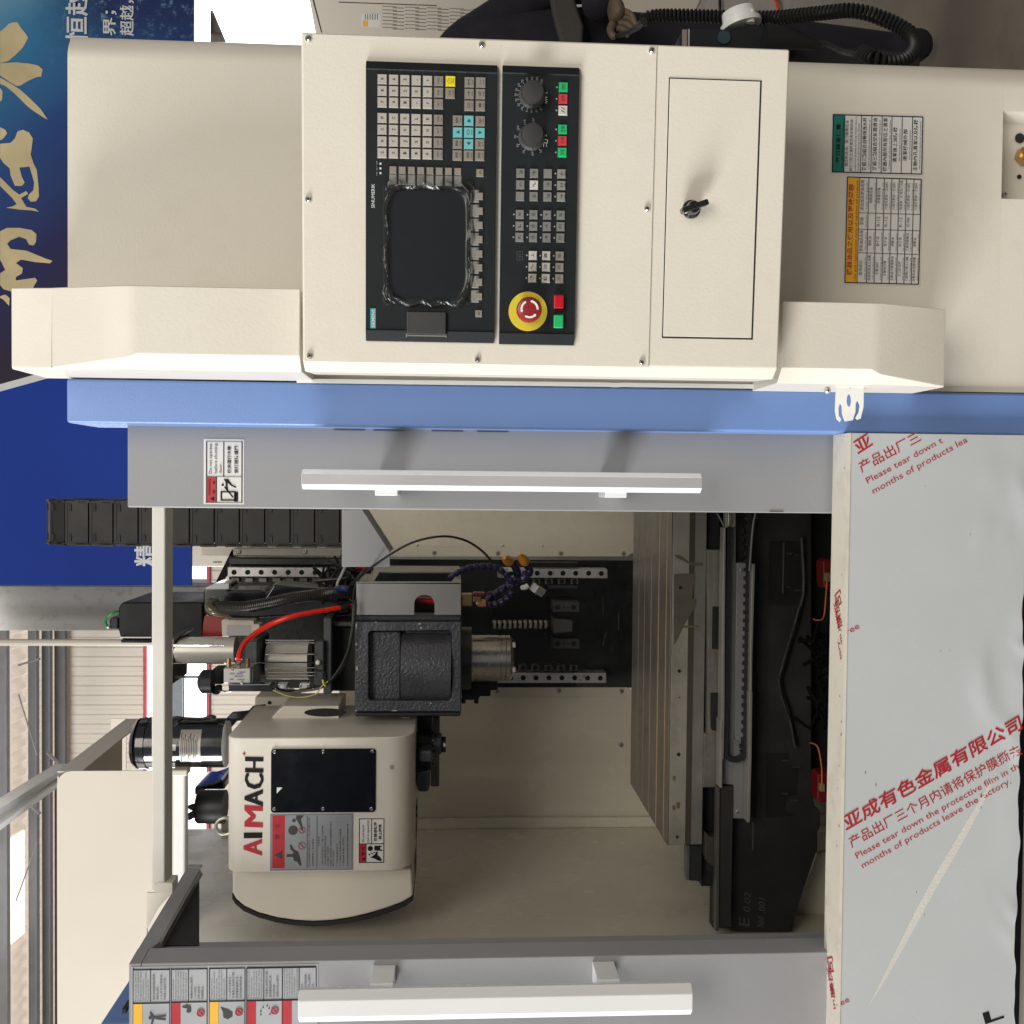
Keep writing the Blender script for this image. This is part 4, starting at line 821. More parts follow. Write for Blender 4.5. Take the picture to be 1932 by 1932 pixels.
for c, x, y in ((b1, 1760, 222), (b1, 1760, 1137), (b2, 817, 257), (b2, 1786, 290), (b2, 1760, 1190), (b4, 1768, 97), (b5, 793, 120), (b5, 1730, 134)): screw(CC, fp, q(c, x, y), 0.0036)
# lid
A = FB.st((1262, 146.5)); B = FB.st((1420, 641)); x1, z1, x0, z0 = A[0], A[1], B[0], B[1]
g = 0.0011
mb = MB()
for r_ in ((x0, x1, z1-g, z1), (x0, x1, z0, z0+g*1.6), (x0, x0+g*1.6, z0, z1), (x1-g, x1, z0, z1)): mb.box(FB, r_[0], r_[1], r_[2], r_[3], 0.0001, 0.0004)
mb.build('lid_gap', BLKM, CC, smooth=False)
mb = MB(); mb.box(FB, x0+g*1.6, x1-g, z0+g*1.6, z1-g, 0.0002, 0.0012); lid = mb.build('storage_lid', CREAM, CC, bevel=0.0007)
fl = Fr(FB.P(0, 0, 0.0012), FB.ang); O = fl.st(q(b3, 76, 1168)); P0 = fl.P(*O)
mb = MB(); mb.rot(P0, P0+fl.n*0.016, [(0, 0.0098), (0.2, 0.0098), (0.3, 0.0075), (0.85, 0.007), (1, 0.006)], 24); kn = mb.build('latch_knob', BLKG, lid)
fk = FrA(P0+fl.n*0.009, fl.r*cos(radians(16))+fl.u*sin(radians(16))*0+fl.u*0.0, fl.u)
an = radians(-70); rr_ = fl.r*cos(an)+fl.u*sin(an); uu_ = -fl.r*sin(an)+fl.u*cos(an)
fk = FrA(P0+fl.n*0.008, rr_, uu_); mb = MB(); mb.box(fk, -0.0145, 0.0155, -0.0032, 0.0032, 0, 0.0115); mb.build('latch_wing', BLKG, lid, bevel=0.0015)
# --- operator panels
def oppanel(name, label, R0, R1, yin0, yin1, hh, C0, C1):
    a = FB.st(q(C0, *R0), hh); b_ = FB.st(q(C1, *R1), hh); x1_, z1_ = a; x0_, z0_ = b_
    xi1 = FB.st(q(C0, R0[0], yin0), hh)[0]; xi0 = FB.st(q(C1, R1[0], yin1), hh)[0]
    mb = MB(); fplan(mb, FB, [(x0_, 0.0016), (x0_, hh*0.45), (xi0-0.001, hh), (xi0, hh-0.0012), (xi1, hh-0.0012), (xi1+0.001, hh), (x1_, hh*0.45), (x1_, 0.0016)], z0_, z1_)
    o = mb.build(name, BLKP, CC, bevel=0.0006, label=label)
    return o, Fr(FB.P(0, 0, hh-0.0012), FB.ang)
OP, f1 = oppanel('operator_panel', 'upper black panel with screen and letter keys', (85, 105), (1455, 1868), 232, 1742, 0.009, c5, c6)
MP, f2 = oppanel('machine_panel', 'lower black panel with two override dials and a red stop button', (112, 35), (1015, 1885), 165, 1735, 0.009, c7, c8)
KM = {}
def key(parent, f, c, x, y, w_, h_, m, th=0.0016, ref=None):
    """w_: as-read width along picture y, h_: as-read height along picture x, in picture px of crop"""
    a = f.st(q(c, x, y)); s_ = c[2]*K*(f.P(*a)-EYE).length/1932/1.04
    W_, H_ = round(w_*s_, 4), round(h_*s_, 4); k = (W_, H_, m.name, th)
    if k not in KM:
        mb = MB(); b = 0.0006; W2, H2 = W_/2, H_/2; ff = Fr((0, 0, 0))
        vs = [ff.P(sx*W2, sz*H2, 0) for sx, sz in ((-1, -1), (1, -1), (1, 1), (-1, 1))]+[ff.P(sx*(W2-b), sz*(H2-b), th) for sx, sz in ((-1, -1), (1, -1), (1, 1), (-1, 1))]
        mb.add(vs, [(4, 5, 6, 7), (0, 1, 5, 4), (1, 2, 6, 5), (2, 3, 7, 6), (3, 0, 4, 7)])
        me = bpy.data.meshes.new('key'); me.from_pydata(mb.v, [], mb.f); me.materials.append(m); KM[k] = me
    return link('key', KM[k], f.P(a[0], a[1], 0.0001), parent, rotz=-f.ang), a
LG = MB(); LG2 = MB(); TH = 0.0016+0.0004
def legend(f, a, s_, h, dx=0, dz=0, w=None, mb=None, bold=0.0, ang=0):
    if not s_: return
    n = max(1, len(s_)); ww = w or min(0.0078, h*0.62*n)
    text(mb or LG, f, s_, a[0]+dx-ww/2, a[1]+dz-h/2, h, ww, ang, TH, bold=bold)
ys = [(300+428)/2, (450+578)/2-4, (597+722)/2-4, (790+918)/2, 1001, 1150, 1297]
xs = [297, 442, 585, 728, 872, 1013]
ref = [f1.st(q(c5, 297, y))[0] for y in ys]; rz = [f1.st(q(c5, x, 364+(x-297)*0.028))[1] for x in xs]
L6 = [['9', '8', '7', 'P', 'O', 'N', 'G'], ['6', '5', '4', 'C', 'Z', 'Y', 'X'], ['3', '2', '1', 'R', 'K', 'J', 'I'], ['.', '0', '-', 'L', 'T', 'S', 'M'], ['+', '=', '/', 'B', 'H', 'D', 'F'], ['INS', 'DEL', '←', 'TAB', 'ALT', 'CTRL', 'SHIFT']]
def key_at(parent, f, a, W_, H_, m, th=0.0016):
    k = (round(W_, 4), round(H_, 4), m.name, th)
    if k not in KM:
        b = 0.0006; W2, H2 = W_/2, H_/2; ff = Fr((0, 0, 0)); mb = MB()
        vs = [ff.P(sx*W2, sz*H2, 0) for sx, sz in ((-1, -1), (1, -1), (1, 1), (-1, 1))]+[ff.P(sx*(W2-b), sz*(H2-b), th) for sx, sz in ((-1, -1), (1, -1), (1, 1), (-1, 1))]
        mb.add(vs, [(4, 5, 6, 7), (0, 1, 5, 4), (1, 2, 6, 5), (2, 3, 7, 6), (3, 0, 4, 7)])
        me = bpy.data.meshes.new('key'); me.from_pydata(mb.v, [], mb.f); me.materials.append(m); KM[k] = me
    return link('key', KM[k], f.P(a[0], a[1], 0.0001), parent, rotz=-f.ang)
KW = 124*c5[2]*K*1.09/1932; KH = 118*c5[2]*K*1.09/1932
for i in range(6):
    for j in range(7):
        a = (ref[j], rz[i]); key_at(OP, f1, a, KW, KH, KEYL if i < 5 else KEYM)
        if i < 5:
            if L6[i][j]: legend(f1, a, L6[i][j], 0.0032, bold=0.01)
            if i in (0, 1, 2, 4) and j % 2 == 0: legend(f1, a, '*', 0.0012, -0.003, -0.003)
        else: legend(f1, a, L6[i][j], 0.0016, 0, 0.0006, w=0.0055, mb=LG2); legend(f1, a, 'xx', 0.0010, 0, -0.0028, w=0.004, mb=LG2)
for x, y, m, s_ in ((1162, 390, KEYY, '⊘'), (1157, 541, KEYM, '↔'), (1402, 404, KEYM, 'M'), (1545, 406, KEYM, '—'), (1400, 551, KEYM, '→'), (1542, 553, KEYM, 'OFF'), (1397, 698, KEYM, 'CU'), (1540, 700, KEYM, 'i'),
                    (1252, 888, KEYM, '目'), (1395, 890, KEYT, '▶'), (1540, 896, KEYM, 'PgU'), (1252, 1038, KEYT, '▲'), (1393, 1040, KEYT, '○'), (1537, 1044, KEYT, '▼'), (1250, 1182, KEYM, '目'), (1392, 1186, KEYT, '◀'), (1534, 1188, KEYM, 'END'), (1248, 1328, KEYM, '目'), (1390, 1330, KEYM, '目'), (1532, 1332, KEYM, '回')):
    o, a = key(OP, f1, c5, x, y, 128, 120, m)
    if m is KEYT and s_ != '○': legend(f1, a, s_, 0.0034, w=0.0032)
    else: legend(f1, a, s_, 0.0026, dz=0.0008, w=0.005, mb=LG2); legend(f1, a, '文字', 0.0014, dz=-0.003, w=0.005, mb=LG2)
for i, x in enumerate((434, 551, 668, 786, 903, 1020, 1137, 1255)):
    key(OP, f1, c5, x, 1512+i*3, 92, 90, KEYM); o, a = key(OP, f1, c5, x, 1632+i*3, 128, 94, KEYB, th=0.0006)
o, a = key(OP, f1, c5, 1536, 1550, 98, 94, KEYM); legend(f1, a, '∧', 0.004, w=0.004, mb=LG2)
o, a = key(OP, f1, c6, 1290, 1554, 78, 78, KEYM); legend(f1, a, '<', 0.004, w=0.004, mb=LG2)
for i, y in enumerate((292, 450, 602, 755, 910, 1060, 1215, 1370)):
    key(OP, f1, c6, 1248, y-3, 134, 92, KEYB, th=0.0006); key(OP, f1, c6, 1301-i*1.2, y, 78, 74, KEYM, th=0.0024)
LG.build('key_legends', INKG, OP, smooth=False); LG2.build('key_legends', INKG, OP, smooth=False)
# badge, name, leds
mb = MB(); mb.px(f1, c6, (122, 1495, 182, 1712), 0, 0.0008); mb.build('badge', TEAL, OP, smooth=False)
mb = MB(); tpx(mb, f1, c6, 'SIEMENS', (170, 1702), (170, 1506), 34, d=0.0012, bold=0.01); tpx(mb, f1, c6, 'SINUMERIK', (170, 416), (170, 156), 38, d=0.0006)
for y in (1430, 1490, 1550): mb.px(f1, c5, (262, y-12, 284, y+12), 0, 0.0006)
mb.build('white_marks', INKW, OP, smooth=False)
mb = MB()
for y, s_ in ((1445, 'TEMP'), (1512, 'RDY'), (1582, 'PWR')): tpx(mb, f1, c5, s_, (238, y), (238, y-48), 18, d=0.0006)
mb.build('led_captions', INKDW, OP, smooth=False)
# screen: recess, glass, plastic wrap
mb = MB(); mb.px(f1, c6, (262, 168, 276, 1430), 0, 0.0004); mb.build('recess_line', BLKM, OP, smooth=False)
sc_ = f1.st(q(c6, 720, 812)); ex = (f1.st(q(c6, 720, 240))[0]-f1.st(q(c6, 720, 1385))[0])/2; ez = (f1.st(q(c6, 285, 812))[1]-f1.st(q(c6, 1145, 812))[1])/2
def sup(a, b, e, n=56): return [(sc_[0]+a*math.copysign(abs(cos(t))**(2/e), cos(t)), sc_[1]+b*math.copysign(abs(sin(t))**(2/e), sin(t))) for t in [2*pi*i/n for i in range(n)]]
mb = MB(); mb.prism(f1, sup(ex, ez, 5.5), 0, 0.0010); mb.build('screen', SCREEN, OP, smooth=False)
WR = bpy.data.materials.new('clear_wrap'); WR.use_nodes = True; nt = WR.node_tree; N = nt.nodes; L = nt.links; N.clear()
out = N.new('ShaderNodeOutputMaterial'); mx = N.new('ShaderNodeMixShader'); tr = N.new('ShaderNodeBsdfTransparent'); gl = N.new('ShaderNodeBsdfGlossy'); gl.inputs['Roughness'].default_value = 0.28
fr = N.new('ShaderNodeFresnel'); fr.inputs[0].default_value = 1.45; geo = N.new('ShaderNodeNewGeometry'); nz = N.new('ShaderNodeTexNoise'); nz.inputs['Scale'].default_value = 60; nz.inputs['Detail'].default_value = 2; L.new(geo.outputs['Position'], nz.inputs['Vector'])
bp = N.new('ShaderNodeBump'); bp.inputs['Strength'].default_value = 0.12; bp.inputs['Distance'].default_value = 0.001; L.new(nz.outputs[0], bp.inputs['Height']); L.new(bp.outputs[0], gl.inputs['Normal'])
ad = N.new('ShaderNodeMath'); ad.operation = 'MULTIPLY_ADD'; L.new(fr.outputs[0], ad.inputs[0]); ad.inputs[1].default_value = 1.0; ad.inputs[2].default_value = 0.012
tr.inputs[0].default_value = (0.95, 0.95, 0.95, 1); L.new(ad.outputs[0], mx.inputs[0]); L.new(tr.outputs[0], mx.inputs[1]); L.new(gl.outputs[0], mx.inputs[2]); L.new(mx.outputs[0], out.inputs[0])
rdw = random.Random(11); mb = MB()
wa = f1.st(q(c6, 272, 122)); wb = f1.st(q(c6, 1215, 1478)); nxw, nzw = 150, 110; vs = []; fs = []
cr_ = [(rdw.random(), rdw.random(), rdw.uniform(0, pi), rdw.uniform(0.05, 0.22), rdw.uniform(0.006, 0.016), rdw.uniform(0.0003, 0.0013)) for _ in range(200)]
for j in range(nzw+1):
    for i in range(nxw+1):
        s_, t_ = i/nxw, j/nzw; e = max(abs(2*s_-1), abs(2*t_-1)); ee = ((abs(2*s_-1))**6+(abs(2*t_-1))**6)**(1/6)
        k = min(1, max(0, (ee-0.86)/0.1)); d = 0.0014 + 0.0022*math.exp(-((ee-0.94)/0.05)**2)
        for (px_, py_, an_, ln, wd, am) in cr_:
            dx = (s_-px_)*cos(an_)+(t_-py_)*sin(an_); dy = -(s_-px_)*sin(an_)+(t_-py_)*cos(an_)
            if abs(dx) < ln and abs(dy) < 3*wd: d += am*k*math.exp(-(dy/wd)**2)*(1-(dx/ln)**2)
        jit = 0.0016*k
        vs.append(f1.P(wb[0]+(wa[0]-wb[0])*s_+jit*sin(t_*23+1), wb[1]+(wa[1]-wb[1])*t_+jit*sin(s_*19), d))
for j in range(nzw):
    for i in range(nxw): k = j*(nxw+1)+i; fs.append((k, k+1, k+nxw+2, k+nxw+1))
mb.add(vs, fs); mb.build('plastic_wrap', WR, OP, label='crumpled clear plastic film wrapped over the screen')
# card slot flap
mb = MB(); mb.px(f1, c6, (515, 1530, 935, 1780), 0, 0.0045); fpn = mb.build('slot_flap', mat('flap_grey', (0.035, 0.036, 0.036), 0.4, bump=0.1), OP, bevel=0.0008)
mb = MB(); mb.px(f1, c6, (515, 1781, 930, 1800), 0, 0.0036); mb.px(f1, c6, (505, 1765, 516, 1806), 0, 0.003); mb.px(f1, c6, (930, 1768, 942, 1812), 0, 0.003); mb.build('flap_hinge', mat('hinge_grey', (0.20, 0.20, 0.20), 0.35), OP)
mb = MB(); mb.px(f1, c6, (515, 1500, 935, 1529), 0, 0.0005); mb.px(f1, c6, (936, 1540, 945, 1760), 0, 0.0006); mb.build('flap_gap', BLKM, OP, smooth=False)
# --- machine panel keys
LG = MB(); LG2 = MB(); DT = MB()
def led(c, x, y):
    a = f2.st(q(c, x, y)); p = f2.P(a[0], a[1], 0.0); DT.cyl(p, p+f2.n*0.0007, 0.0009, 8)
S1 = [['↗', '↑', '', '←'], ['↶', '∿', '→', '↔'], ['', '↓', '↘', '→']]
for j, y in enumerate((1526, 1684, 1840)):
    for i, x in enumerate((356, 541, 727, 912)):
        m = KEYW if (j == 1 and i == 1) else (mat('key_warm_grey', (0.22, 0.215, 0.19), 0.5) if i == 3 else KEYG)
        o, a = key(MP, f2, c7, x-j*3, y+i*3, 124, 116, m)
        legend(f2, a, S1[j][i], 0.0042, w=0.0045 if S1[j][i] else None)
        if i == 3: legend(f2, a, 'xx', 0.0016, dz=-0.0032, w=0.004, mb=LG2)
        if i == 3: led(c7, 830-j*3, y+4)
S2 = [['W', '⚙', 'T', '%'], ['L', '⚙', '冷', 'F1'], ['K', '⚙', '液', 'F2']]
for j, y in enumerate((231, 376, 519)):
    for i, x in enumerate((325, 498, 670, 843)):
        o, a = key(MP, f2, c8, x-j*3, y+i*3, 117, 108, KEYG); legend(f2, a, S2[j][i], 0.0032, dz=0.0006, w=0.0038, mb=LG2); led(c8, x-78-j*3, y+i*3-2)
        mb_ = LG2; text(mb_, f2, 'xxx', a[0]-0.003, a[1]-0.0042, 0.0012, 0.006, 0, TH)
S3 = [['⊥', '圓', 'MDA'], ['∿', 'ヨ', 'AUTO'], ['◔', 'E', 'JOG']]
for j, y in enumerate((750, 895, 1038)):
    for i, x in enumerate((489, 659, 830)):
        o, a = key(MP, f2, c8, x-j*3, y+i*3, 116, 109, KEYW if i < 2 and not (j == 2 and i == 0) and not (j == 1 and i == 0) else (KEYM if i == 2 else KEYL)); legend(f2, a, S3[j][i], 0.0036, dx=-0.0, dz=0.001, w=0.0045, mb=LG2 if i == 2 else LG); led(c8, x-78-j*3, y+i*3-2)
        text(LG2, f2, 'xxx', a[0]-0.003, a[1]-0.0042, 0.0012, 0.006, 0, TH)
for x, y, m, s_ in ((937, 361, KEYGR, '进给'), (933, 518, KEYR, '进停'), (931, 674, KEYW, '//'), (927, 933, KEYGR, '主轴'), (924, 1088, KEYR, '主停'), (921, 1245, KEYGR, '主反')):
    o, a = key(MP, f2, c7, x, y, 127, 120, m); legend(f2, a, s_, 0.0042, w=0.0062, mb=LG2); led(c7, x-88, y-2)
LG.build('key_legends', INKG, MP, smooth=False); LG2.build('key_legends', INKG, MP, smooth=False); DT.build('status_dots', INKDW, MP)
mb = MB()
for y in (720, 785):
    for r_ in ((285, y-26, 289, y+22), (322, y-26, 326, y+22), (358, y-26, 362, y+22), (285, y-26, 322, y-22), (326, y-26, 362, y-22), (285, y+20, 322, y+24), (326, y+20, 362, y+24)): mb.px(f2, c8, r_, 0, 0.0004)
mb.build('segment_display', mat('segment_grey', (0.09, 0.09, 0.09), 0.5), MP, smooth=False)
# override dials
KNOB = mat('knob_black', (0.030, 0.030, 0.030), 0.5); SKRT = mat('knob_skirt', (0.075, 0.075, 0.072), 0.32)
def dial(x, y, nums, a0, a1, seed):
    a = f2.st(q(c7, x, y)); p = f2.P(*a); R_ = 146*c7[2]*K*1.09/1932; n = 40
    mb = MB(); vs = []; fs = []
    prof = [(0.0002, 1.24), (0.002, 1.22), (0.0035, 1.04), (0.014, 0.98), (0.0155, 0.95), (0.0158, 0.8)]
    for d, rf in prof:
        for i in range(n*2):
            th = pi*i/n; rr2 = R_*rf*(1.0 if (i % 4 < 2 or rf < 0.9 or rf > 1.2) else 0.965); vs.append(f2.P(a[0]+rr2*cos(th), a[1]+rr2*sin(th), d))
    for j in range(len(prof)-1):
        for i in range(n*2): k = (i+1) % (n*2); fs.append((j*2*n+i, j*2*n+k, (j+1)*2*n+k, (j+1)*2*n+i))
    fs.append(tuple((len(prof)-1)*2*n+i for i in range(2*n))); mb.add(vs, fs); kb = mb.build('override_dial', KNOB, MP)
    mb = MB(); m2 = MB()
    for i, s_ in enumerate(nums):
        th = a0+(a1-a0)*i/(len(nums)-1); rr2 = R_*1.50; h = 0.0022; w_ = 0.0016*len(s_)
        text(mb, f2, s_, a[0]+rr2*cos(th)-w_/2, a[1]+rr2*sin(th)-h/2, h, w_, 0, 0.0004)
        p0_ = (a[0]+R_*1.25*cos(th), a[1]+R_*1.25*sin(th)); p1_ = (a[0]+R_*1.36*cos(th), a[1]+R_*1.36*sin(th)); w2 = 0.0003; nx_, ny_ = -sin(th)*w2, cos(th)*w2
        mb.prism(f2, [(p0_[0]+nx_, p0_[1]+ny_), (p1_[0]+nx_, p1_[1]+ny_), (p1_[0]-nx_, p1_[1]-ny_), (p0_[0]-nx_, p0_[1]-ny_)], 0, 0.0004)
    mb.build('dial_scale', INKDW, MP, smooth=False)
dial(510, 468, ['0', '2', '4', '6', '10', '20', '30', '40', '50', '60', '70', '80', '90', '100', '120'], radians(215), radians(-35), 1)
dial(505, 1038, ['50', '60', '70', '80', '90', '100', '110', '120'], radians(215), radians(-5), 2)
mb = MB(); tpx(mb, f2, c7, '%', (720, 450), (720, 420), 30, d=0.0005)
zz_ = [(690, 475), (718, 490), (690, 505), (718, 520), (690, 535), (718, 550), (690, 565), (718, 580)]
for (xa, ya), (xb_2, yb_) in zip(zz_, zz_[1:]):
    mb.pprism(f2, c7, [(xa-4, ya-3), (xb_2-4, yb_-3), (xb_2+4, yb_+3), (xa+4, ya+3)], 0, 0.0005)
tpx(mb, f2, c7, '%', (710, 1030), (710, 1000), 30, d=0.0005)
for r_ in ((655, 1070, 662, 1110), (718, 1070, 725, 1110), (662, 1066, 720, 1072), (662, 1108, 720, 1114), (668, 1114, 673, 1165), (706, 1114, 711, 1165)): mb.px(f2, c7, r_, 0, 0.0005)
mb.build('dial_symbols', INKW, MP, smooth=False)
# emergency stop
a = f2.st(q(c8, 425, 1458)); pz = c8[2]*K*1.09/1932; p = f2.P(*a)
mb = MB(); mb.rot(p, p+f2.n*0.0016, [(0, 246*pz), (0.7, 246*pz), (1, 243*pz)], 64); mb.build('stop_disc', DYEL, MP)
a2 = f2.st(q(c8, 442, 1436), 0.022)
mb = MB(); n = 72; vs = []; fs = []
prof = [(0.0016, 118), (0.0095, 116), (0.011, 158), (0.020, 158), (0.0225, 146), (0.0235, 118), (0.0238, 40)]
for d, rr0 in prof:
    for i in range(n*2): th = pi*i/n; rr2 = rr0*pz*(1.0 if (i % 4 < 2 or rr0 < 150) else 0.972); vs.append(f2.P(a[0]+rr2*cos(th), a[1]+rr2*sin(th), d))
for j in range(len(prof)-1):
    for i in range(2*n): k = (i+1) % (2*n); fs.append((j*2*n+i, j*2*n+k, (j+1)*2*n+k, (j+1)*2*n+i))
fs.append(tuple((len(prof)-1)*2*n+i for i in range(2*n))); mb.add(vs, fs); mb.build('stop_button', MUSH, MP)
mb = MB()
for k in range(3):
    t0 = radians(28+k*120); t1 = t0+radians(72); ri, ro = 88*pz, 112*pz; poly = []
    for i in range(9): t = t0+(t1-t0)*i/8; poly.append((a[0]+ro*cos(t), a[1]+ro*sin(t)))
    poly.append((a[0]+(ro+9*pz)*cos(t1), a[1]+(ro+9*pz)*sin(t1))); tt = t1+radians(15); poly.append((a[0]+(ri+ro)/2*cos(tt), a[1]+(ri+ro)/2*sin(tt))); poly.append((a[0]+(ri-9*pz)*cos(t1), a[1]+(ri-9*pz)*sin(t1)))
    for i in range(8, -1, -1): t = t0+(t1-t0)*i/8; poly.append((a[0]+ri*cos(t), a[1]+ri*sin(t)))
    mb.prism(f2, [(x, y) for x, y in poly], 0.0237, 0.0243)
mb.build('stop_arrows', mat('arrow_white', (0.78, 0.77, 0.75), 0.4), MP, smooth=False)
for r_, m in (((758, 1245, 880, 1418), KEYRD), ((755, 1498, 875, 1668), KEYGR)):
    mb = MB(); mb.px(f2, c8, (r_[0]-8, r_[1]-14, r_[2]+4, r_[3]+8), 0, 0.0008); mb.build('button_bezel', BLKM, MP)
    mb = MB(); mb.px(f2, c8, r_, 0.0008, 0.0065); mb.build('push_button', m, MP, bevel=0.0012)
# ================================================================== HANDWHEEL PENDANT, COILED CABLE
YPd = 1.50; fp_ = FY(YPd)
PD = thing('handwheel_pendant', 'black handwheel pendant with a white dial hanging behind the control cabinet edge', 'pendant', pt(c2, 500, 240, YPd))
mb = MB(); mb.pprism(fp_, c2, [(222, 240), (255, 185), (300, 175), (520, 182), (640, 170), (660, 152), (720, 150), (765, 175), (782, 205), (860, 212), (940, 222), (940, 330), (222, 330)], -0.045, 0.0); mb.build('pendant_body', BLK, PD, bevel=0.003)
mb = MB(); A = pt(c2, 618, 178, YPd+0.02); nn = Vector((0.93, 0.15, 0.33)).normalized(); A0 = pt(c2, 622, 172, YPd+0.018); A1 = A0+Vector((1, 0, 0.25)).normalized()*0.024
mb.rot(A0, A1, [(0, 0.030), (0.3, 0.030), (0.35, 0.026), (1, 0.024)], 32); mb.build('dial_wheel', WHITEM, PD)
mb = MB(); A = pt(c2, 680, 120, YPd+0.0); mb.cyl(A-Vector((0.006, 0, 0)), A+Vector((0.012, 0, 0.0)), 0.006, 14); mb.build('dial_crank', WHITEM, PD)
mb = MB(); A = pt(c2, 508, 240, YPd-0.001); mb.cyl(A, A+Vector((0, -0.003, 0)), 0.0095, 20); mb.build('side_plug', mat('dark_teal_plug', (0.02, 0.05, 0.06), 0.5), PD)
mb = MB(); mb.px(fp_, c2, (248, 186, 275, 330), 0, 0.003); mb.build('magnet_plate', mat('plate_steel', (0.35, 0.30, 0.27), 0.4, metal=0.5), PD); mb = MB(); mb.px(fp_, c2, (284, 184, 292, 330), 0, 0.002); mb.build('edge_strip', STEEL, PD)
px_ = pt(c2, 500, 300, 1.51); mb = MB(); mb.box(FY(1.50), xR-0.001, px_.x+0.012, px_.z-0.01, px_.z+0.05, -0.04, -0.02); mb.build('wall_hook', BLK, PD, bevel=0.002)
mb = MB(); mb.pprism(FY(1.53), c2, [(935, 300), (1400, 300), (1760, 330), (1760, 420), (935, 420)], -0.05, 0); mb.build('cable_bracket', BLKM, PD, bevel=0.004)
def coil(path, R_, r_, pitch):
    P = spline(path, 24); out = []; th = 0; L_ = [0]
    for i in range(1, len(P)): L_.append(L_[-1]+(P[i]-P[i-1]).length)
    T = L_[-1]; n = int(T/pitch*11); a = (P[1]-P[0]).normalized().orthogonal().normalized(); j = 0
    for i in range(n+1):
        s_ = T*i/n
        while j < len(P)-2 and L_[j+1] < s_: j += 1
        f_ = (s_-L_[j])/max(1e-9, L_[j+1]-L_[j]); c_ = P[j].lerp(P[j+1], f_); t = (P[min(j+2, len(P)-1)]-P[max(0, j-1)]).normalized()
        a = (a-t*a.dot(t)).normalized(); b = t.cross(a); th = 2*pi*s_/pitch; out.append(c_+(a*cos(th)+b*sin(th))*R_)
    return out
cp = [pt(c2, 2, 130, 1.62), pt(c2, 45, 105, 1.62), pt(c2, 180, 98, 1.6), pt(c2, 450, 105, 1.57), pt(c2, 800, 112, 1.52), pt(c2, 1100, 86, 1.46), pt(c2, 1330, 68, 1.42), pt(c2, 1520, 118, 1.40), pt(c2, 1680, 205, 1.38), pt(c2, 1722, 290, 1.36), pt(c2, 1680, 360, 1.34), pt(c2, 1580, 390, 1.33), pt(c2, 1470, 372, 1.33), pt(c2, 1395, 330, 1.36)]
mb = MB(); mb.tube(coil(cp, 0.0080, 0.0027, 0.0064), 0.0026, 5); o = mb.build('coiled_cable', RUBBER); fin(o, 'coiled_cable', 'thick black coiled cable looping beside the right edge of the machine', 'cable')
mb = MB(); mb.tube(spline([pt(c2, 1395, 330, 1.36), pt(c2, 1340, 342, 1.38), pt(c2, 1260, 325, 1.42), pt(c2, 1160, 282, 1.46), pt(c2, 1060, 278, 1.49), pt(c2, 930, 300, 1.52)], 8), 0.0042, 8)
mb.tube(spline([pt(c2, 2, 130, 1.62), pt(c2, -30, 165, 1.75), pt(c2, -100, 205, 2.2), pt(c2, -190, 235, 2.9)], 8), 0.006, 8)
mb.build('straight_lead', RUBBER, PD)
mb = MB(); mb.tube([pt(c2, 770, 230, 1.48), pt(c2, 850, 240, 1.48), pt(c2, 960, 250, 1.48), pt(c2, 1100, 282, 1.48)], [0.019, 0.017, 0.014, 0.008], 12); mb.build('strain_relief', BLK, PD)
# ================================================================== PERSON behind the machine
def skin(name, verts, edges, radii, m, parent, sub=2):
    me = bpy.data.meshes.new(name); me.from_pydata([Vector(v) for v in verts], edges, []); o = bpy.data.objects.new(name, me); COL.objects.link(o)
    o.modifiers.new('s', 'SKIN'); 
    for i, r_ in enumerate(radii): me.skin_vertices[0].data[i].radius = r_ if isinstance(r_, tuple) else (r_, r_)
    me.skin_vertices[0].data[0].use_root = True
    o.modifiers.new('u', 'SUBSURF').levels = sub; o.modifiers['u'].render_levels = sub
    m2 = bpy.data.meshes.new_from_object(o.evaluated_get(bpy.context.evaluated_depsgraph_get())); bpy.data.objects.remove(o)
    m2.name = name; m2.materials.clear(); m2.materials.append(m); m2.shade_smooth()
    c_ = sum((v.co for v in m2.vertices), Vector())/len(m2.vertices)
    for v in m2.vertices: v.co -= c_
    return link(name, m2, c_, parent)
YP = 3.0
JK = mat('navy_jacket', (0.010, 0.009, 0.016), 0.85, bump=0.4, bscale=90, var=0.2); SKN = mat('grimy_skin', (0.13, 0.092, 0.055), 0.6, var=0.25, scale=40, bump=0.3, bscale=120, dirt=(0.03, 0.02, 0.015), damt=0.6, dscale=30)
PS = thing('person', 'person in a dark navy jacket and trousers holding the coiled cable behind the machine', 'person', (1.21, YP, 0))
hnd = pt(ID, 1130, 30, YP-0.25)
sh = pt(ID, 925, 92, YP)
V = [(1.20, YP, 0.94), (1.20, YP, 1.14), (1.20, YP-0.02, 1.34), (1.15, YP-0.03, 1.49), (sh.x+0.02, YP-0.02, 1.335), (sh.x+0.17, YP-0.05, 1.12), (sh.x+0.10, YP-0.20, 1.02), (hnd.x, hnd.y, hnd.z), (1.02, YP, 1.40), (0.95, YP-0.05, 1.12), (1.06, YP-0.28, 1.05), (1.28, YP, 0.88), (1.29, YP-0.03, 0.50), (1.29, YP, 0.09), (1.29, YP-0.10, 0.05), (1.11, YP, 0.88), (1.10, YP-0.03, 0.50), (1.10, YP, 0.09), (1.10, YP-0.17, 0.05)]
Ed = [(0, 1), (1, 2), (2, 3), (2, 4), (4, 5), (5, 6), (6, 7), (2, 8), (8, 9), (9, 10), (0, 11), (11, 12), (12, 13), (13, 14), (0, 15), (15, 16), (16, 17), (17, 18)]
Rr = [(0.19, 0.13), (0.18, 0.13), (0.17, 0.12), 0.06, 0.085, 0.062, 0.055, 0.045, 0.085, 0.06, 0.045, 0.105, 0.08, 0.06, 0.045, 0.105, 0.08, 0.06, 0.045]
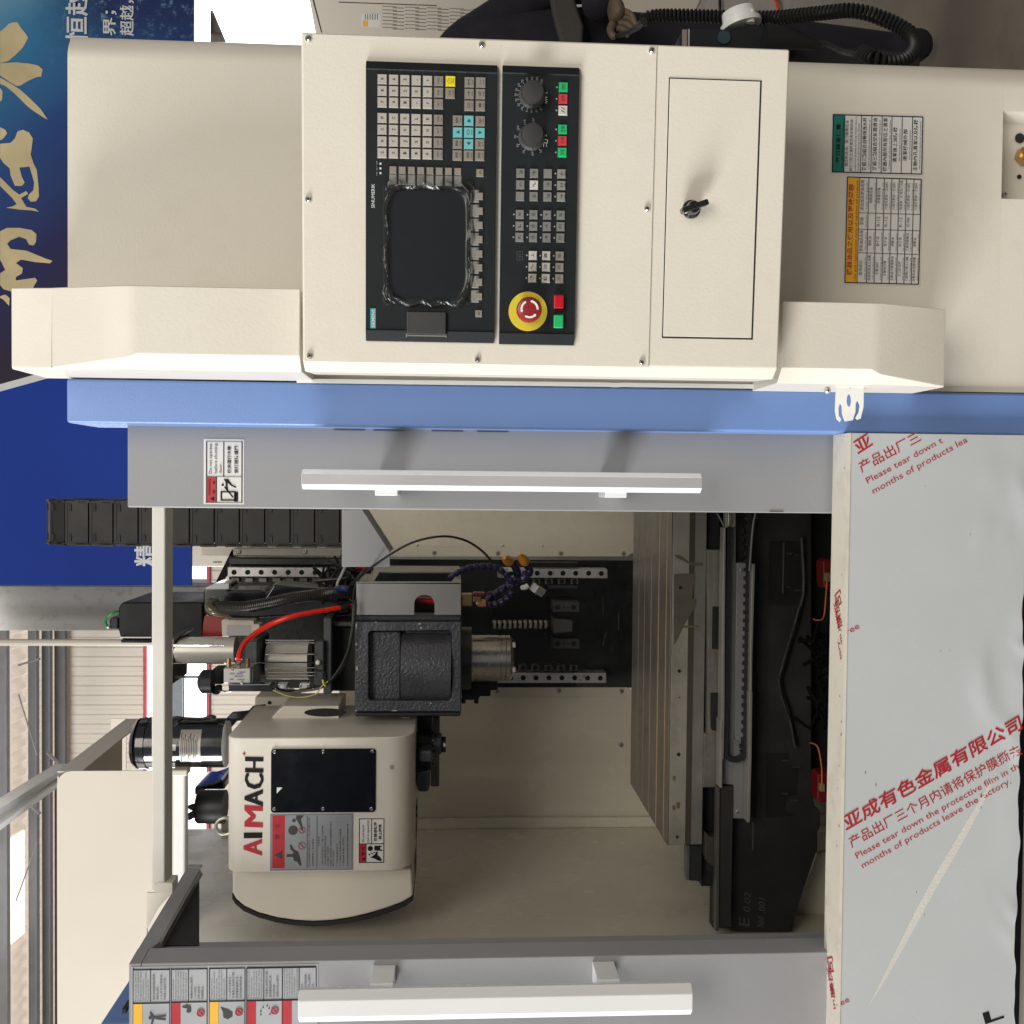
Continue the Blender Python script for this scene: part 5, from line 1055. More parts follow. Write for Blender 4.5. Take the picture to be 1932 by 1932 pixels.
skin('body', V, Ed, Rr, JK, PS)
hd = Vector((1.12, YP-0.05, 1.60)); mb = MB(); mb.rot(hd-Vector((0, 0, 0.12)), hd+Vector((0, 0, 0.12)), [(0, 0.03), (0.1, 0.055), (0.3, 0.075), (0.55, 0.085), (0.8, 0.078), (0.93, 0.05), (1, 0.01)], 24)
mb.rot(hd+Vector((0, -0.075, -0.03)), hd+Vector((0, -0.105, -0.035)), [(0, 0.016), (1, 0.008)], 8)
for sx in (-1, 1): mb.rot(hd+Vector((sx*0.078, 0.0, -0.01)), hd+Vector((sx*0.095, 0.01, -0.01)), [(0, 0.025), (1, 0.018)], 10); mb.rot(hd+Vector((sx*0.03, -0.068, 0.0)), hd+Vector((sx*0.03, -0.082, 0.0)), [(0, 0.014), (1, 0.006)], 10)
mb.build('head', SKN, PS)
mb = MB(); mb.rot(hd+Vector((0, 0.02, -0.02)), hd+Vector((0, 0.015, 0.135)), [(0, 0.085), (0.4, 0.094), (0.75, 0.08), (0.95, 0.04), (1, 0.01)], 24); mb.build('hair', BLKM, PS)
# hand gripping the cable: palm and five curled fingers
def at3(x, y, Y=YP-0.28): return pt(c1, x, y, Y)
hv = [at3(1425, 60, YP-0.25), at3(1430, 130), at3(1440, 200)]
V = [at3(1400, 20, YP-0.22), at3(1440, 100), at3(1450, 190)]
E_ = [(0, 1), (1, 2)]; R0_ = [(0.026, 0.022), (0.040, 0.024), (0.042, 0.022)]
fg = [((1440, 110), (1500, 90), (1560, 120), (1590, 180)), ((1450, 150), (1520, 135), (1580, 170), (1600, 220)), ((1450, 190), (1510, 190), (1565, 225), (1570, 262)), ((1440, 225), (1490, 240), (1535, 270), (1520, 305)), ((1410, 190), (1385, 240), (1400, 290), (1440, 310))]
skin('hand', V, E_, R0_, SKN, PS, 2)
for k, fpt in enumerate(fg):
    r_ = 0.0095 if k < 4 else 0.0115
    skin('finger' if k < 4 else 'thumb', [at3(x, y, YP-0.28-0.012*(i if i < 3 else 2.2)) for i, (x, y) in enumerate(fpt)], [(0, 1), (1, 2), (2, 3)], [r_*1.15, r_, r_*0.95, r_*0.75], SKN, PS, 2)
mb = MB(); mb.pprism(FY(YP-0.20), c1, [(890, -60), (1090, -60), (1130, 80), (1175, 200), (1165, 350), (985, 350), (930, 150)], -0.03, 0); mb.build('tool_pouch', mat('grey_canvas', (0.055, 0.052, 0.045), 0.8, bump=0.5, bscale=80, var=0.2), PS, bevel=0.01)
# ================================================================== MACHINE INTERIOR
# ---- work table
TB = thing('work_table', 'long ground steel work table with T slots and a rough cast front edge', 'work table', (-0.25, 2.35, 0.9))
fT = FY(2.10); c_ = fT.st(q(d4, 350, 1150)); zT = fT.st((1264, 1200))[1]; xTL = c_[0]; zT2 = zT
yBk = None
D_ = ray(1189, 1481); kk = (zT-EYE.z)/D_.z; Pb = EYE+D_*kk; yBk = Pb.y; xTb = Pb.x
xTL = fT.st((1264, 1595))[0]; xTR = 0.36
print('table z %.3f back %.3f xL %.3f xLb %.3f' % (zT, yBk, xTL, xTb))
D_ = ray(1192, 1100); kk = (zT-EYE.z)/D_.z; print('back at 1192', (EYE+D_*kk)[:])
fZ = FrA((0, 2.10, zT), (1, 0, 0), (0, 1, 0)); dep = yBk-2.10
zFb = fT.st((1323, 1300))[1]
# strips between the slots: rows measured on the top
uu = [1264.5]+[q(d3, x, 1000)[0] for x in (345, 283, 222, 168, 122)]+[1190]
def ytop(u, v=1250):
    D_ = ray(u, v); k = (zT-EYE.z)/D_.z; return (EYE+D_*k).y
yy = [2.10]+[ytop(u) for u in uu[1:-1]]+[yBk]
for i in range(6):
    g0 = 0.0045 if i else 0.0; g1 = 0.0045 if i < 5 else 0.0
    mb = MB(); f_ = FY(yy[i]+g0); mb.box(f_, xTL, xTR, zT-(0.030 if i else 0.003), zT, -(yy[i+1]-yy[i]-g0-g1), 0); mb.build('table_strip', TABLE, TB, bevel=0.0008)
mb = MB(); mb.box(fT, xTL+0.001, xTR-0.001, zT-0.05, zT-0.030, -(dep-0.001), -0.001); mb.build('slot_floor', mat('slot_dirt', (0.06, 0.05, 0.035), 0.7), TB, smooth=False)
for i, cc_ in ((1, (0.22, 0.16, 0.08)), (2, (0.25, 0.19, 0.10)), (3, (0.16, 0.14, 0.11)), (4, (0.13, 0.12, 0.10)), (5, (0.12, 0.11, 0.10))):
    mb = MB(); mb.box(FY(yy[i]+0.0046), xTL+0.002, xTR, zT-0.010, zT-0.0004, 0, 0.0022); mb.build('slot_edge', mat('slot_edge_%s' % ['', 'rust', 'ochre', 'tan', 'dull', 'dim'][i], tuple(min(0.85, 3.3*x) for x in cc_), 0.35, metal=0.3), TB, smooth=False)
TSIDE = streak(mat('table_side_cast', (0.30, 0.282, 0.240), 0.5, var=0.2, scale=7, dirt=(0.10, 0.085, 0.06), damt=0.5, dscale=5, bump=0.5, bscale=50), (1.5, 1, 5), (0.20, 0.15, 0.06), lo=0.6, hi=0.75, amt=0.3)
TSIDE2 = mat('table_side_machined', (0.24, 0.228, 0.205), 0.42, metal=0.2, var=0.2, scale=10, dirt=(0.05, 0.045, 0.035), damt=0.5, dscale=5)
zm = fT.st(q(d4, 483, 600))[1]; zf = fT.st(q(d4, 612, 600))[1]
mb = MB(); mb.box(fT, xTL, xTR, zm, zT-0.0032, -(yy[1]-2.10-0.005), 0); 
mb.v = [v for v in mb.v]; tb = mb.build('table_side', TSIDE, TB, bevel=0.002)
mb = MB(); mb.box(fT, xTL, xTR, zf, zm-0.0003, -0.38, -0.002); mb.build('table_side_lower', TSIDE2, TB, bevel=0.002)
for c, x, y, r_ in ((d3, 468, 650, 15), (d3, 458, 1330, 15), (d4, 422, 458, 15), (d4, 412, 1086, 12), (d3, 460, 1545, 6)):
    a = fT.st(q(c, x, y)); p = fT.P(*a); mb = MB(); mb.cyl(p, p+Vector((0, -0.0006, 0)), r_*c[2]*K*2.1/1932, 14); mb.build('drilled_hole', BLKM, TB)
mb = MB(); mb.pprism(fT, d3, [(420, 380), (470, 385), (540, 440), (650, 450), (650, 472), (560, 470), (490, 430), (430, 405)], 0.0, 0.0006)
mb.pprism(fT, d3, [(415, 540), (500, 532), (585, 538), (580, 620), (560, 740), (598, 745), (590, 800), (555, 860), (500, 950), (440, 1080), (415, 1120)], 0.0, 0.0005); mb.build('oil_stain', mat('oil_stain', (0.13, 0.115, 0.09), 0.32), TB, smooth=False)
mb = MB()
for P_ in ([(485, 958), (620, 958), (615, 975), (485, 978)],): mb.pprism(fT, d3, P_, 0, 0.0008)
for P_ in ([(375, 850), (395, 842), (400, 880), (378, 880)], [(405, 825), (435, 822), (430, 870), (408, 866)], [(380, 620), (400, 625), (395, 660), (378, 650)]): mb.pprism(fT, d4, P_, 0, 0.0008)
mb.build('yellow_crayon', mat('crayon', (0.15, 0.12, 0.05), 0.6), TB, smooth=False)
# ---- saddle, way covers and rails under the table
SD = thing('saddle', 'dark machine saddle under the table with steel way covers and a U shaped cable track', 'machine saddle', (-0.3, 2.2, 0.7))
Ys = 2.06; fS1 = FY(Ys)
def rp(parent, name, m, c, pts, Y, depth, bevel=0.001, holes=(), **kw):
    mb = MB(); mb.pprism(FY(Y), c, pts, -depth, 0, holes); return mb.build(name, m, parent, bevel=bevel, **kw)
def rb(parent, name, m, c, R, Y, depth, bevel=0.001, **kw):
    mb = MB(); mb.px(FY(Y), c, R, -depth, 0); return mb.build(name, m, parent, bevel=bevel, **kw)
rb(SD, 'dark_block', BASE, d4, (600, 300, 720, 1140), 2.14, 0.35); rb(SD, 'dark_block', BASE, d4, (600, 1142, 720, 1460), 2.14, 0.03)
rp(SD, 'way_cover', STEELD, d3, [(690, 342), (806, 342), (800, 1656), (800, 1900), (690, 1900)], 2.09, 0.04)
rb(SD, 'way_cover', STEELD, d4, (618, 300, 735, 708), 2.088, 0.04)
rb(SD, 'way_slot', BLKM, d3, (728, 802, 812, 1152), 2.0895, 0.004, label='upper black slot'); rp(SD, 'way_slot', BLKM, d4, [(666, -10), (738, -10), (738, 280), (685, 278), (668, 262)], 2.087, 0.004)
rb(SD, 'way_slot', BLKM, d3, (692, 30, 835, 340), 2.12, 0.01)
rp(SD, 'bearing_block', mat('brown_block', (0.085, 0.078, 0.066), 0.5, metal=0.2), d4, [(622, 1045), (660, 1085), (712, 1088), (712, 1315), (680, 1305), (640, 1275), (625, 1235)], 2.10, 0.03)
rp(SD, 'side_step', mat('edge_teal_steel', (0.05, 0.055, 0.055), 0.4, metal=0.4), d4, [(487, 1150), (605, 1150), (590, 1425), (505, 1418), (485, 1400)], 2.12, 0.03)
rb(SD, 'side_edge', STEELD, d4, (482, 1150, 504, 1415), 2.118, 0.02)
RAIL = mat('rail_dull', (0.36, 0.345, 0.31), 0.4, metal=0.4, var=0.1)
rp(SD, 'track_edge', RAIL, d3, [(822, 160), (838, 160), (832, 900), (828, 1656), (820, 2050), (800, 2050), (802, 1656), (812, 700)], 2.05, 0.03)
rp(SD, 'track_edge', RAIL, d4, [(738, 200), (757, 200), (755, 712), (735, 712)], 2.049, 0.03)
rp(SD, 'long_way_edge', mat('way_edge_dim', (0.16, 0.155, 0.145), 0.4, metal=0.5), d4, [(715, 712), (737, 712), (732, 1250), (730, 1800), (705, 1805), (708, 1250)], 2.065, 0.02)
rb(SD, 'long_way', mat('way_dark', (0.050, 0.047, 0.042), 0.5, metal=0.3), d4, (733, 700, 822, 1775), 2.07, 0.04)
rp(SD, 'track_plate', mat('plate_dull', (0.25, 0.25, 0.24), 0.45, metal=0.25, var=0.12), d3, [(835, 160), (920, 160), (915, 830), (905, 1656), (905, 1900), (835, 1900)], 2.075, 0.01)
PLD = mat('plate_dull2', (0.26, 0.26, 0.26), 0.42, metal=0.25, var=0.12)
rp(SD, 'track_plate', PLD, d3, [(928, 448), (1016, 445), (1002, 900), (990, 1656), (990, 1900), (915, 1900), (918, 1100)], 2.06, 0.012)
rp(SD, 'track_plate', PLD, d4, [(758, -20), (836, -20), (838, 690), (760, 684)], 2.074, 0.01); rp(SD, 'track_plate', PLD, d4, [(842, -20), (966, -20), (972, 950), (838, 944)], 2.073, 0.012)
screw(SD, FY(2.06), q(d3, 962, 507), 0.004, STEEL); screw(SD, FY(2.073), q(d4, 868, 893), 0.004, STEEL)
rp(SD, 'track_rail', RAIL, d3, [(1052, 455), (1077, 455), (1055, 1200), (1050, 1656), (1045, 1900), (1025, 1900), (1030, 1656), (1035, 1200)], 2.04, 0.03)
rp(SD, 'track_rail', RAIL, d4, [(958, -20), (985, -20), (978, 500), (965, 975), (942, 975), (955, 500)], 2.039, 0.03)
rb(SD, 'bright_slide', mat('slide_bright', (0.42, 0.40, 0.37), 0.3, metal=0.7), d3, (858, 40, 888, 150), 2.045, 0.02); rb(SD, 'bright_slide', RAIL, d3, (838, 40, 858, 160), 2.047, 0.02); rb(SD, 'bright_slide', RAIL, d3, (888, 40, 917, 156), 2.05, 0.02)
# U shaped cable track: segments round a bend
TRK = mat('track_plastic', (0.022, 0.021, 0.024), 0.5)
ctr = FY(2.055); lo, hi = ctr.st(q(d4, 782, 440)), ctr.st(q(d4, 930, 440)); rad = abs(lo[1]-hi[1])/2; zc = (lo[1]+hi[1])/2; xc = lo[0]
path = []; 
x = 0.05
n = 34
for i in range(n): path.append((x+(xc-x)*i/n, zc+rad, 0))
for i in range(13): a = pi/2+pi*i/12; path.append((xc+rad*cos(a)*0.9, zc+rad*sin(a), 0))
for i in range(1, n): path.append((xc+(x-xc)*i/n, zc-rad, 0))
me = None
for i in range(len(path)-1):
    a, b_ = Vector(path[i][:2]), Vector(path[i+1][:2]); mid = (a+b_)/2; L_ = (b_-a).length; an = atan2(b_.y-a.y, b_.x-a.x)
    f_ = FrA(ctr.P(mid.x, mid.y), (cos(an), 0, sin(an)), (-sin(an), 0, cos(an))); mb = MB(); low = i > n+10
    mb.box(f_, -L_*0.49, L_*0.49, -0.0042, 0.0042, -0.02, 0.0); 
    if low: mb.box(f_, -L_*0.22, L_*0.22, -0.0065, 0.0085, -0.02, 0.001)
    mb.build('track_link', TRK, SD, smooth=False)
mb = MB(); mb.tube(spline([pt(d3, 1080, 40, 2.03), pt(d3, 1062, 130, 2.03), pt(d3, 1045, 300, 2.03), pt(d3, 1032, 515, 2.035)], 8), 0.0024, 8); mb.build('oil_pipe', mat('pale_pipe', (0.17, 0.17, 0.155), 0.4), SD)
mb = MB(); mb.tube(spline([pt(d3, 765, 40, 2.06), pt(d3, 790, 85, 2.06), pt(d3, 825, 155, 2.05)], 8), 0.0022, 8); mb.build('oil_pipe', mat('pale_pipe2', (0.13, 0.13, 0.12), 0.4), SD)
# base casting
BC = thing('iron_bed', 'dark cast iron machine base with a sloping left side and chalk writing', 'machine base', (-0.3, 2.1, 0))
rp(BC, 'base_front', BASE, d4, [(822, -1900), (822, 1812), (1285, 1812), (1340, 1600), (1400, 1420), (1470, 1215), (1482, 1200), (1485, 1100), (1478, 1050), (1500, 1025), (1505, 900), (1460, 850), (1440, 760), (1440, -200), (1440, -1900)], 2.10, 0.07, bevel=0.006)
rb(BC, 'base_deck', BASE, d4, (738, -1900, 824, 1775), 2.12, 0.03)
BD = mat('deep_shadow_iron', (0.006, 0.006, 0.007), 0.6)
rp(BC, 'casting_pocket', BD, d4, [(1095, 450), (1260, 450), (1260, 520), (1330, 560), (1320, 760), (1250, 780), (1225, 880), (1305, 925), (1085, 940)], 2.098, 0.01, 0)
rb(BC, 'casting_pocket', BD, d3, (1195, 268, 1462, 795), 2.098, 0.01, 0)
RDG = mat('ridge_shine', (0.06, 0.058, 0.05), 0.22, var=0.4, scale=60, bump=0.5, bscale=150)
mb = MB(); mb.tube([pt(d3, 1455, 240, 2.085), pt(d3, 1472, 560, 2.085), pt(d3, 1470, 700, 2.085), pt(d3, 1445, 800, 2.085), pt(d3, 1400, 970, 2.085), pt(d3, 1330, 1200, 2.085), pt(d3, 1275, 1400, 2.085), pt(d3, 1300, 1530, 2.085), pt(d3, 1345, 1656, 2.085), pt(d4, 1310, 400, 2.085)], 0.0045, 8); mb.build('casting_ridge', BASE, BC)
mb = MB(); mb.tube([pt(d3, 1440, 800, 2.076), pt(d3, 1392, 970, 2.076), pt(d3, 1322, 1200, 2.076), pt(d3, 1268, 1396, 2.076), pt(d3, 1290, 1530, 2.076), pt(d3, 1332, 1656, 2.076), pt(d4, 1275, 220, 2.076), pt(d4, 1305, 390, 2.076)], 0.0022, 6); mb.build('ridge_highlight', RDG, BC)  # thin lighter tube paints the highlight along the casting ridge
for c, x0, x1, y in ((d4, 1215, 1260, 505), (d4, 1285, 1345, 552), (d4, 1210, 1255, 757), (d4, 1275, 1335, 808), (d3, 1330, 1380, 372), (d3, 1400, 1455, 382), (d3, 1330, 1372, 645), (d3, 1398, 1455, 672)):
    A_ = pt(c, x0, y, 2.09); B_ = pt(c, x1, y, 2.09); mb = MB(); mb.cyl(A_, B_, 0.0022, 8); mb.build('stud_bolt', mat('stud_dull', (0.10, 0.10, 0.09), 0.35, metal=0.6), BC)
mb = MB(); mb.px(FY(2.097), d3, (1305, 280, 1309, 700), 0, 0.002); mb.px(FY(2.099), d4, (986, 975, 991, 1190), 0, 0.002); mb.build('bright_edge', mat('dim_edge', (0.09, 0.09, 0.085), 0.3), BC, smooth=False)
mb = MB(); ff_ = FY(2.0985); CH = []
tpx(mb, ff_, d4, 'E', (962, 1768), (962, 1705), 82, d=0.0012, shear=0.2); tpx(mb, ff_, d4, '0.02', (962, 1665), (972, 1515), 50, d=0.0012, shear=0.35)
tpx(mb, ff_, d4, 'Ned', (1075, 1780), (1070, 1700), 60, d=0.0012, shear=0.4); tpx(mb, ff_, d4, '.001', (1080, 1672), (1082, 1560), 50, d=0.0012, shear=0.3)
mb.build('chalk_writing', mat('chalk', (0.11, 0.11, 0.10), 0.9), BC, smooth=False)
for c, P_ in ((d3, [(1630, 440), (1660, 420), (1730, 422), (1730, 660), (1690, 668), (1650, 660), (1632, 620)]), (d4, [(1480, 620), (1500, 605), (1590, 600), (1590, 828), (1500, 830), (1478, 810)])):
    o = rp(BC, 'red_clamp', mat('dim_red_clamp', (0.13, 0.003, 0.004), 0.5), c, P_, 1.95, 0.04, 0.003)
rb(BC, 'yellow_fitting', mat('dull_brass', (0.20, 0.16, 0.08), 0.5), d3, (1652, 530, 1692, 602), 1.94, 0.02); rb(BC, 'yellow_fitting', mat('dull_brass2', (0.24, 0.19, 0.09), 0.5), d4, (1502, 684, 1535, 742), 1.94, 0.02)
ORW = mat('orange_wire', (0.55, 0.15, 0.03), 0.4)
mb = MB(); mb.tube(spline([pt(d3, 1662, 602, 1.93), pt(d3, 1655, 700, 1.93), pt(d3, 1642, 850, 1.93), pt(d3, 1625, 905, 1.94), pt(d3, 1580, 915, 1.96), pt(d3, 1550, 905, 1.98)], 8), 0.0015, 6); mb.build('orange_wire', ORW, BC)
mb = MB(); mb.tube(spline([pt(d4, 1512, 690, 1.93), pt(d4, 1510, 560, 1.93), pt(d4, 1490, 430, 1.93), pt(d4, 1465, 385, 1.94), pt(d4, 1425, 370, 1.97)], 8), 0.0015, 6); mb.build('orange_wire', ORW, BC)
rd = random.Random(4)
mb = MB()
for i in range(24):
    p = pt(d3, rd.uniform(1560, 1700), rd.uniform(950, 1650), 2.0); mb.tube([p, p+Vector((rd.uniform(-.05, .05), rd.uniform(-.02, .02), rd.uniform(-.03, .03))), p+Vector((rd.uniform(-.08, .08), 0, rd.uniform(-.05, .05)))], 0.004, 5)
o = mb.build('pipe_tangle', mat('tangle_dark', (0.004, 0.004, 0.004), 0.8, spec=0.1), BC); o['kind'] = 'stuff'
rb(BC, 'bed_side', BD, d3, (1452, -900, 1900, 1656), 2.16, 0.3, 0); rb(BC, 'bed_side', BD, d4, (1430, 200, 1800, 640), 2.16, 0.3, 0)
# ---- column with rails, ball screw
CO = thing('machine_column', 'dark column behind the spindle with two drilled steel guide rails', 'machine column', (-0.3, 2.9, 0))
COLM = mat('column_dark', (0.016, 0.020, 0.021), 0.4, bump=0.6, bscale=50, var=0.3, scale=8)
rb(CO, 'column_face', COLM, ID, (432, 1053, 1700, 1297), 2.86, 0.3)
rp(CO, 'column_web', BLKM, c3, [(480, 420), (300, 780), (330, 785), (440, 640), (500, 500)], 2.80, 0.06, 0)
fR1 = FY(2.74)
def rail(R, holes, c, hr=0.007, colr=None, lab=None):
    o = rb(CO, 'guide_rail', STEEL, c, R, 2.74, 0.05, 0.002, label=lab)
    for x, y in holes:
        a = fR1.st(q(c, x, y)); p = fR1.P(*a, 0.0); mb = MB(); mb.cyl(p+Vector((0, 0.001, 0)), p+Vector((0, -0.0008, 0)), hr, 18); mb.build('rail_plug', colr or mat('plug_green', (0.012, 0.06, 0.045), 0.4), o)
PLG = mat('plug_dark_green', (0.005, 0.020, 0.016), 0.5, spec=0.2)
rail((428, 612, 1465, 720), [(496, 668), (637, 668), (777, 668), (917, 668), (1057, 669), (1197, 669), (1335, 669)], c3, 0.0068, PLG)
rail((1010, 384, 1706, 447), [(1095, 414), (1178, 414), (1259, 414), (1341, 414), (1422, 414), (1503, 414), (1585, 414), (1665, 415)], c4, 0.0068, PLG)
rail((940, 1046, 1697, 1110), [(1092, 1077), (1170, 1077), (1251, 1077), (1333, 1077), (1415, 1077), (1496, 1077), (1578, 1078), (1658, 1079)], c4, 0.0068, PLG)
CLMP = mat('clamp_steel', (0.16, 0.155, 0.15), 0.4, metal=0.5)
for x in (507, 652, 794, 935, 1075, 1215, 1345): 
    o = rb(CO, 'rail_clamp', CLMP, c3, (x-40, 727, x+40, 772), 2.745, 0.03); a = FY(2.75).st(q(c3, x, 745)); p = FY(2.75).P(*a); mb = MB(); mb.cyl(p, p+Vector((0, -0.001, 0)), 0.006, 10); mb.build('clamp_bolt', BLKM, o)
for xs_, yr in (((1254, 1333, 1415, 1495), (450, 484)), ((1168, 1247, 1330, 1411, 1491), (996, 1034))):
    for x in xs_:
        o = rb(CO, 'rail_clamp', CLMP, c4, (x-24, yr[0], x+24, yr[1]), 2.745, 0.03); a = FY(2.745).st(q(c4, x, (yr[0]+yr[1])/2)); p = FY(2.745).P(*a); mb = MB(); mb.cyl(p, p+Vector((0, -0.001, 0)), 0.007, 10); mb.build('clamp_bolt', BLKM, o)
rb(CO, 'side_bar', BLK, c4, (1210, 345, 1520, 375), 2.76, 0.03); rb(CO, 'side_bar', BLK, c4, (1010, 1112, 1508, 1138), 2.76, 0.03); rb(CO, 'side_bar', mat('bar_grey', (0.05, 0.05, 0.05), 0.4), c4, (1330, 488, 1515, 512), 2.75, 0.03); rb(CO, 'side_bar', BLK, c4, (1350, 570, 1508, 592), 2.72, 0.05)
rb(CO, 'top_plate', mat('oily_steel', (0.24, 0.225, 0.20), 0.35, metal=0.6, var=0.15), c3, (485, 418, 1610, 502), 2.72, 0.05, 0.002)
for x in (545, 1230): screw(CO, FY(2.72), q(c3, x, 453), 0.0075, STEEL)
rb(CO, 'top_bar', mat('dark_bar', (0.035, 0.033, 0.032), 0.3, metal=0.5), c3, (440, 512, 1610, 602), 2.77, 0.06, 0.004)
# ball screw
A_ = pt(c4, 975, 738, 2.66); B_ = pt(c4, 1350, 738, 2.66); mb = MB(); mb.cyl(A_, B_, 0.0108, 20); mb.build('ball_screw', mat('screw_dark', (0.02, 0.02, 0.02), 0.3, metal=0.5), CO)
BSC = mat('screw_thread_bright', (0.40, 0.38, 0.32), 0.25, metal=0.8)
L_ = (A_-B_).length
for i in range(11):
    p0_ = pt(c4, 988+i*32.5, 738, 2.66)
    mb = MB(); mb.rot(p0_+Vector((0, 0, 0.0045)), p0_-Vector((0, 0, 0.0045)), [(0, 0.0110), (0.2, 0.0122), (0.8, 0.0122), (1, 0.0110)], 10); mb.build('thread_turn', BSC, CO, smooth=False)
fq_ = FY(2.62)
for y0, y1 in ((598, 662), (828, 893)):
    o = rb(CO, 'bearing_clamp', mat('bearing_grey', (0.075, 0.075, 0.075), 0.4, metal=0.4), c4, (1358, y0, 1528, y1), 2.62, 0.06, 0.002)
    for x, r_ in ((1388, 17), (1490, 17), (1428, 6), (1454, 6)):
        a = fq_.st(q(c4, x, (y0+y1)/2)); p = fq_.P(*a); mb = MB(); mb.cyl(p, p+Vector((0, -0.001, 0)), r_*c4[2]*K*2.62/1932, 14); mb.build('bolt_hole', BLKM, o)
rp(CO, 'bearing_cap', mat('cap_grey', (0.11, 0.105, 0.105), 0.35, metal=0.4), c4, [(1362, 702), (1485, 712), (1485, 785), (1362, 797)], 2.60, 0.06, 0.003)
rb(CO, 'stop_block', BLK, c4, (1340, 660, 1360, 830), 2.66, 0.1)
rb(CO, 'column_recess', BLKM, c4, (970, 555, 1320, 690), 2.80, 0.02)
rp(CO, 'wet_streak', mat('oil_wet', (0.10, 0.11, 0.11), 0.15), c4, [(1672, 560), (1677, 560), (1680, 680), (1672, 680)], 2.858, 0.001, 0); rp(CO, 'wet_streak', mat('oil_wet2', (0.12, 0.13, 0.13), 0.15), c4, [(1772, 665), (1778, 665), (1778, 780), (1772, 775)], 2.858, 0.001, 0); rp(CO, 'wet_streak', mat('oil_wet3', (0.10, 0.11, 0.11), 0.15), c4, [(1690, 790), (1700, 792), (1678, 880), (1670, 870)], 2.858, 0.001, 0)
# ---- grey angle bracket of sheet
rp(MC, 'grey_gusset', GREY, c4, [(20, 10), (150, 10), (325, 278), (325, 372), (20, 374)], 2.15, 0.004, 0.001)
mb = MB(); A_, B_ = pt(c4, 152, 10, 2.15), pt(c4, 326, 280, 2.15); C__ = None
mb.hexa([A_, B_, B_+Vector((0.004, 0.0, -0.004)), A_+Vector((0.004, 0, -0.004)), A_+Vector((0, .06, 0)), B_+Vector((0, .06, 0)), B_+Vector((0.004, .06, -0.004)), A_+Vector((0.004, .06, -0.004))]); mb.build('gusset_flange', mat('flange_dark', (0.04, 0.04, 0.04), 0.5), MC, smooth=False)
# ---- energy chain
EC = thing('cable_chain', 'black plastic cable chain standing upright and curling over at its top', 'cable chain', pt(b4, 1300, 1080, 2.3))
YC = 2.20; fcn = FY(YC); lx = fcn.st(q(b4, 1000, 1187))[0]; rx = fcn.st(q(b4, 1000, 925))[0]
bd = [1938+143*1.0, 1938, 1795, 1655, 1510, 1365, 1222, 1080, 932, 788, 645, 505]
zs = [fcn.st(q(b4, x, 1100))[1] for x in bd]
def clink(path_a, path_b, nrm, seg_m):
    pass
YR = 0.13
def chain_link(f_, L_, lab=None):
    """f_: origin at link base centre, r across, u along, n outward"""
    w2 = (rx-lx)/2; mb = MB()
    mb.box(f_, -w2*0.90, w2*0.90, 0.0012, L_-0.0012, -0.004, 0.0)
    mb.box(f_, -w2*0.86, w2*0.86, L_-0.007, L_-0.002, 0.0, 0.0010)
    mb.box(f_, -w2, -w2*0.92, -0.004, L_*0.55, -0.05, 0.003); mb.box(f_, w2*0.92, w2, -0.004, L_*0.55, -0.05, 0.003)
    mb.box(f_, -w2*0.97, -w2*0.88, L_*0.45, L_+0.006, -0.048, 0.0005); mb.box(f_, w2*0.88, w2*0.97, L_*0.45, L_+0.006, -0.048, 0.0005)
    o = mb.build('chain_link', CHAIN, EC, bevel=0.0008, smooth=False)
    m2 = MB()
    for sx in (-1, 1):
        m2.box(f_, sx*w2*0.66-0.007, sx*w2*0.66+0.007, L_*0.70, L_*0.82, 0.0002, 0.0022)
    m2.build('link_catch', BLKM, o, smooth=False)
for i in range(len(zs)-1):
    f_ = FrA(((lx+rx)/2, YC, zs[i]), (1, 0, 0), (0, 0, 1)); chain_link(f_, zs[i+1]-zs[i])
    mb = MB(); mb.box(f_, -(rx-lx)*0.42, (rx-lx)*0.42, 0, zs[i+1]-zs[i], -0.030, -0.026); mb.build('chain_inner_bar', BLKM, EC, smooth=False)
# curl over the top, going back
zt0 = zs[-1]; Lk = zs[1]-zs[0]; cur = Vector(((lx+rx)/2, YC, zt0)); an = 0.0
for k in range(7):
    an = radians([6, 38, 62, 85, 110, 140, 168][k]); u_ = Vector((0, sin(an), cos(an))); f_ = FrA(cur, (1, 0, 0), u_); chain_link(f_, Lk*0.98); cur = cur+u_*Lk*0.98
for k in range(6):
    f_ = FrA(cur, (1, 0, 0), (0, 0, -1)); chain_link(f_, Lk); cur = cur+Vector((0, 0, -Lk))
# ---- spindle head
HD = thing('spindle_unit', 'dark cast spindle head with a ribbed recess and bright steel spindle nose', 'spindle head', pt(c4, 440, 980, 2.2))
YH = 2.15
fh = FY(YH)
def pxl(c, pts): return [fh.st(q(c, *p)) for p in pts]
out = [(102, 722), (778, 722), (778, 1292), (102, 1292)]; inn = [(190, 795), (205, 780), (395, 780), (700, 778), (716, 795), (716, 1205), (700, 1222), (205, 1222), (190, 1205)]
mb = MB(); mb.pprism(fh, c4, out, -0.05, 0, [inn]); mb.build('head_casting', CAST, HD, bevel=0.003)
rb(HD, 'head_body', CAST, c4, (104, 724, 776, 1290), YH+0.050, 0.42, 0.003)
mb = MB(); mb.px(fh, c4, (190, 782, 392, 1220), -0.049, -0.022); mb.build('recess_upper_pad', CAST, HD, bevel=0.004)
# bored barrel inside recess
A_ = pt(c4, 405, 1000, YH+0.075); B_ = pt(c4, 712, 1000, YH+0.075); mb = MB(); mb.cyl(A_, B_, 0.088, 40); mb.build('barrel', CAST, HD)
for y in (792, 1165): rb(HD, 'recess_rib', CASTS, c4, (425, y-15, 712, y+8), YH+0.028, 0.03, 0.003)
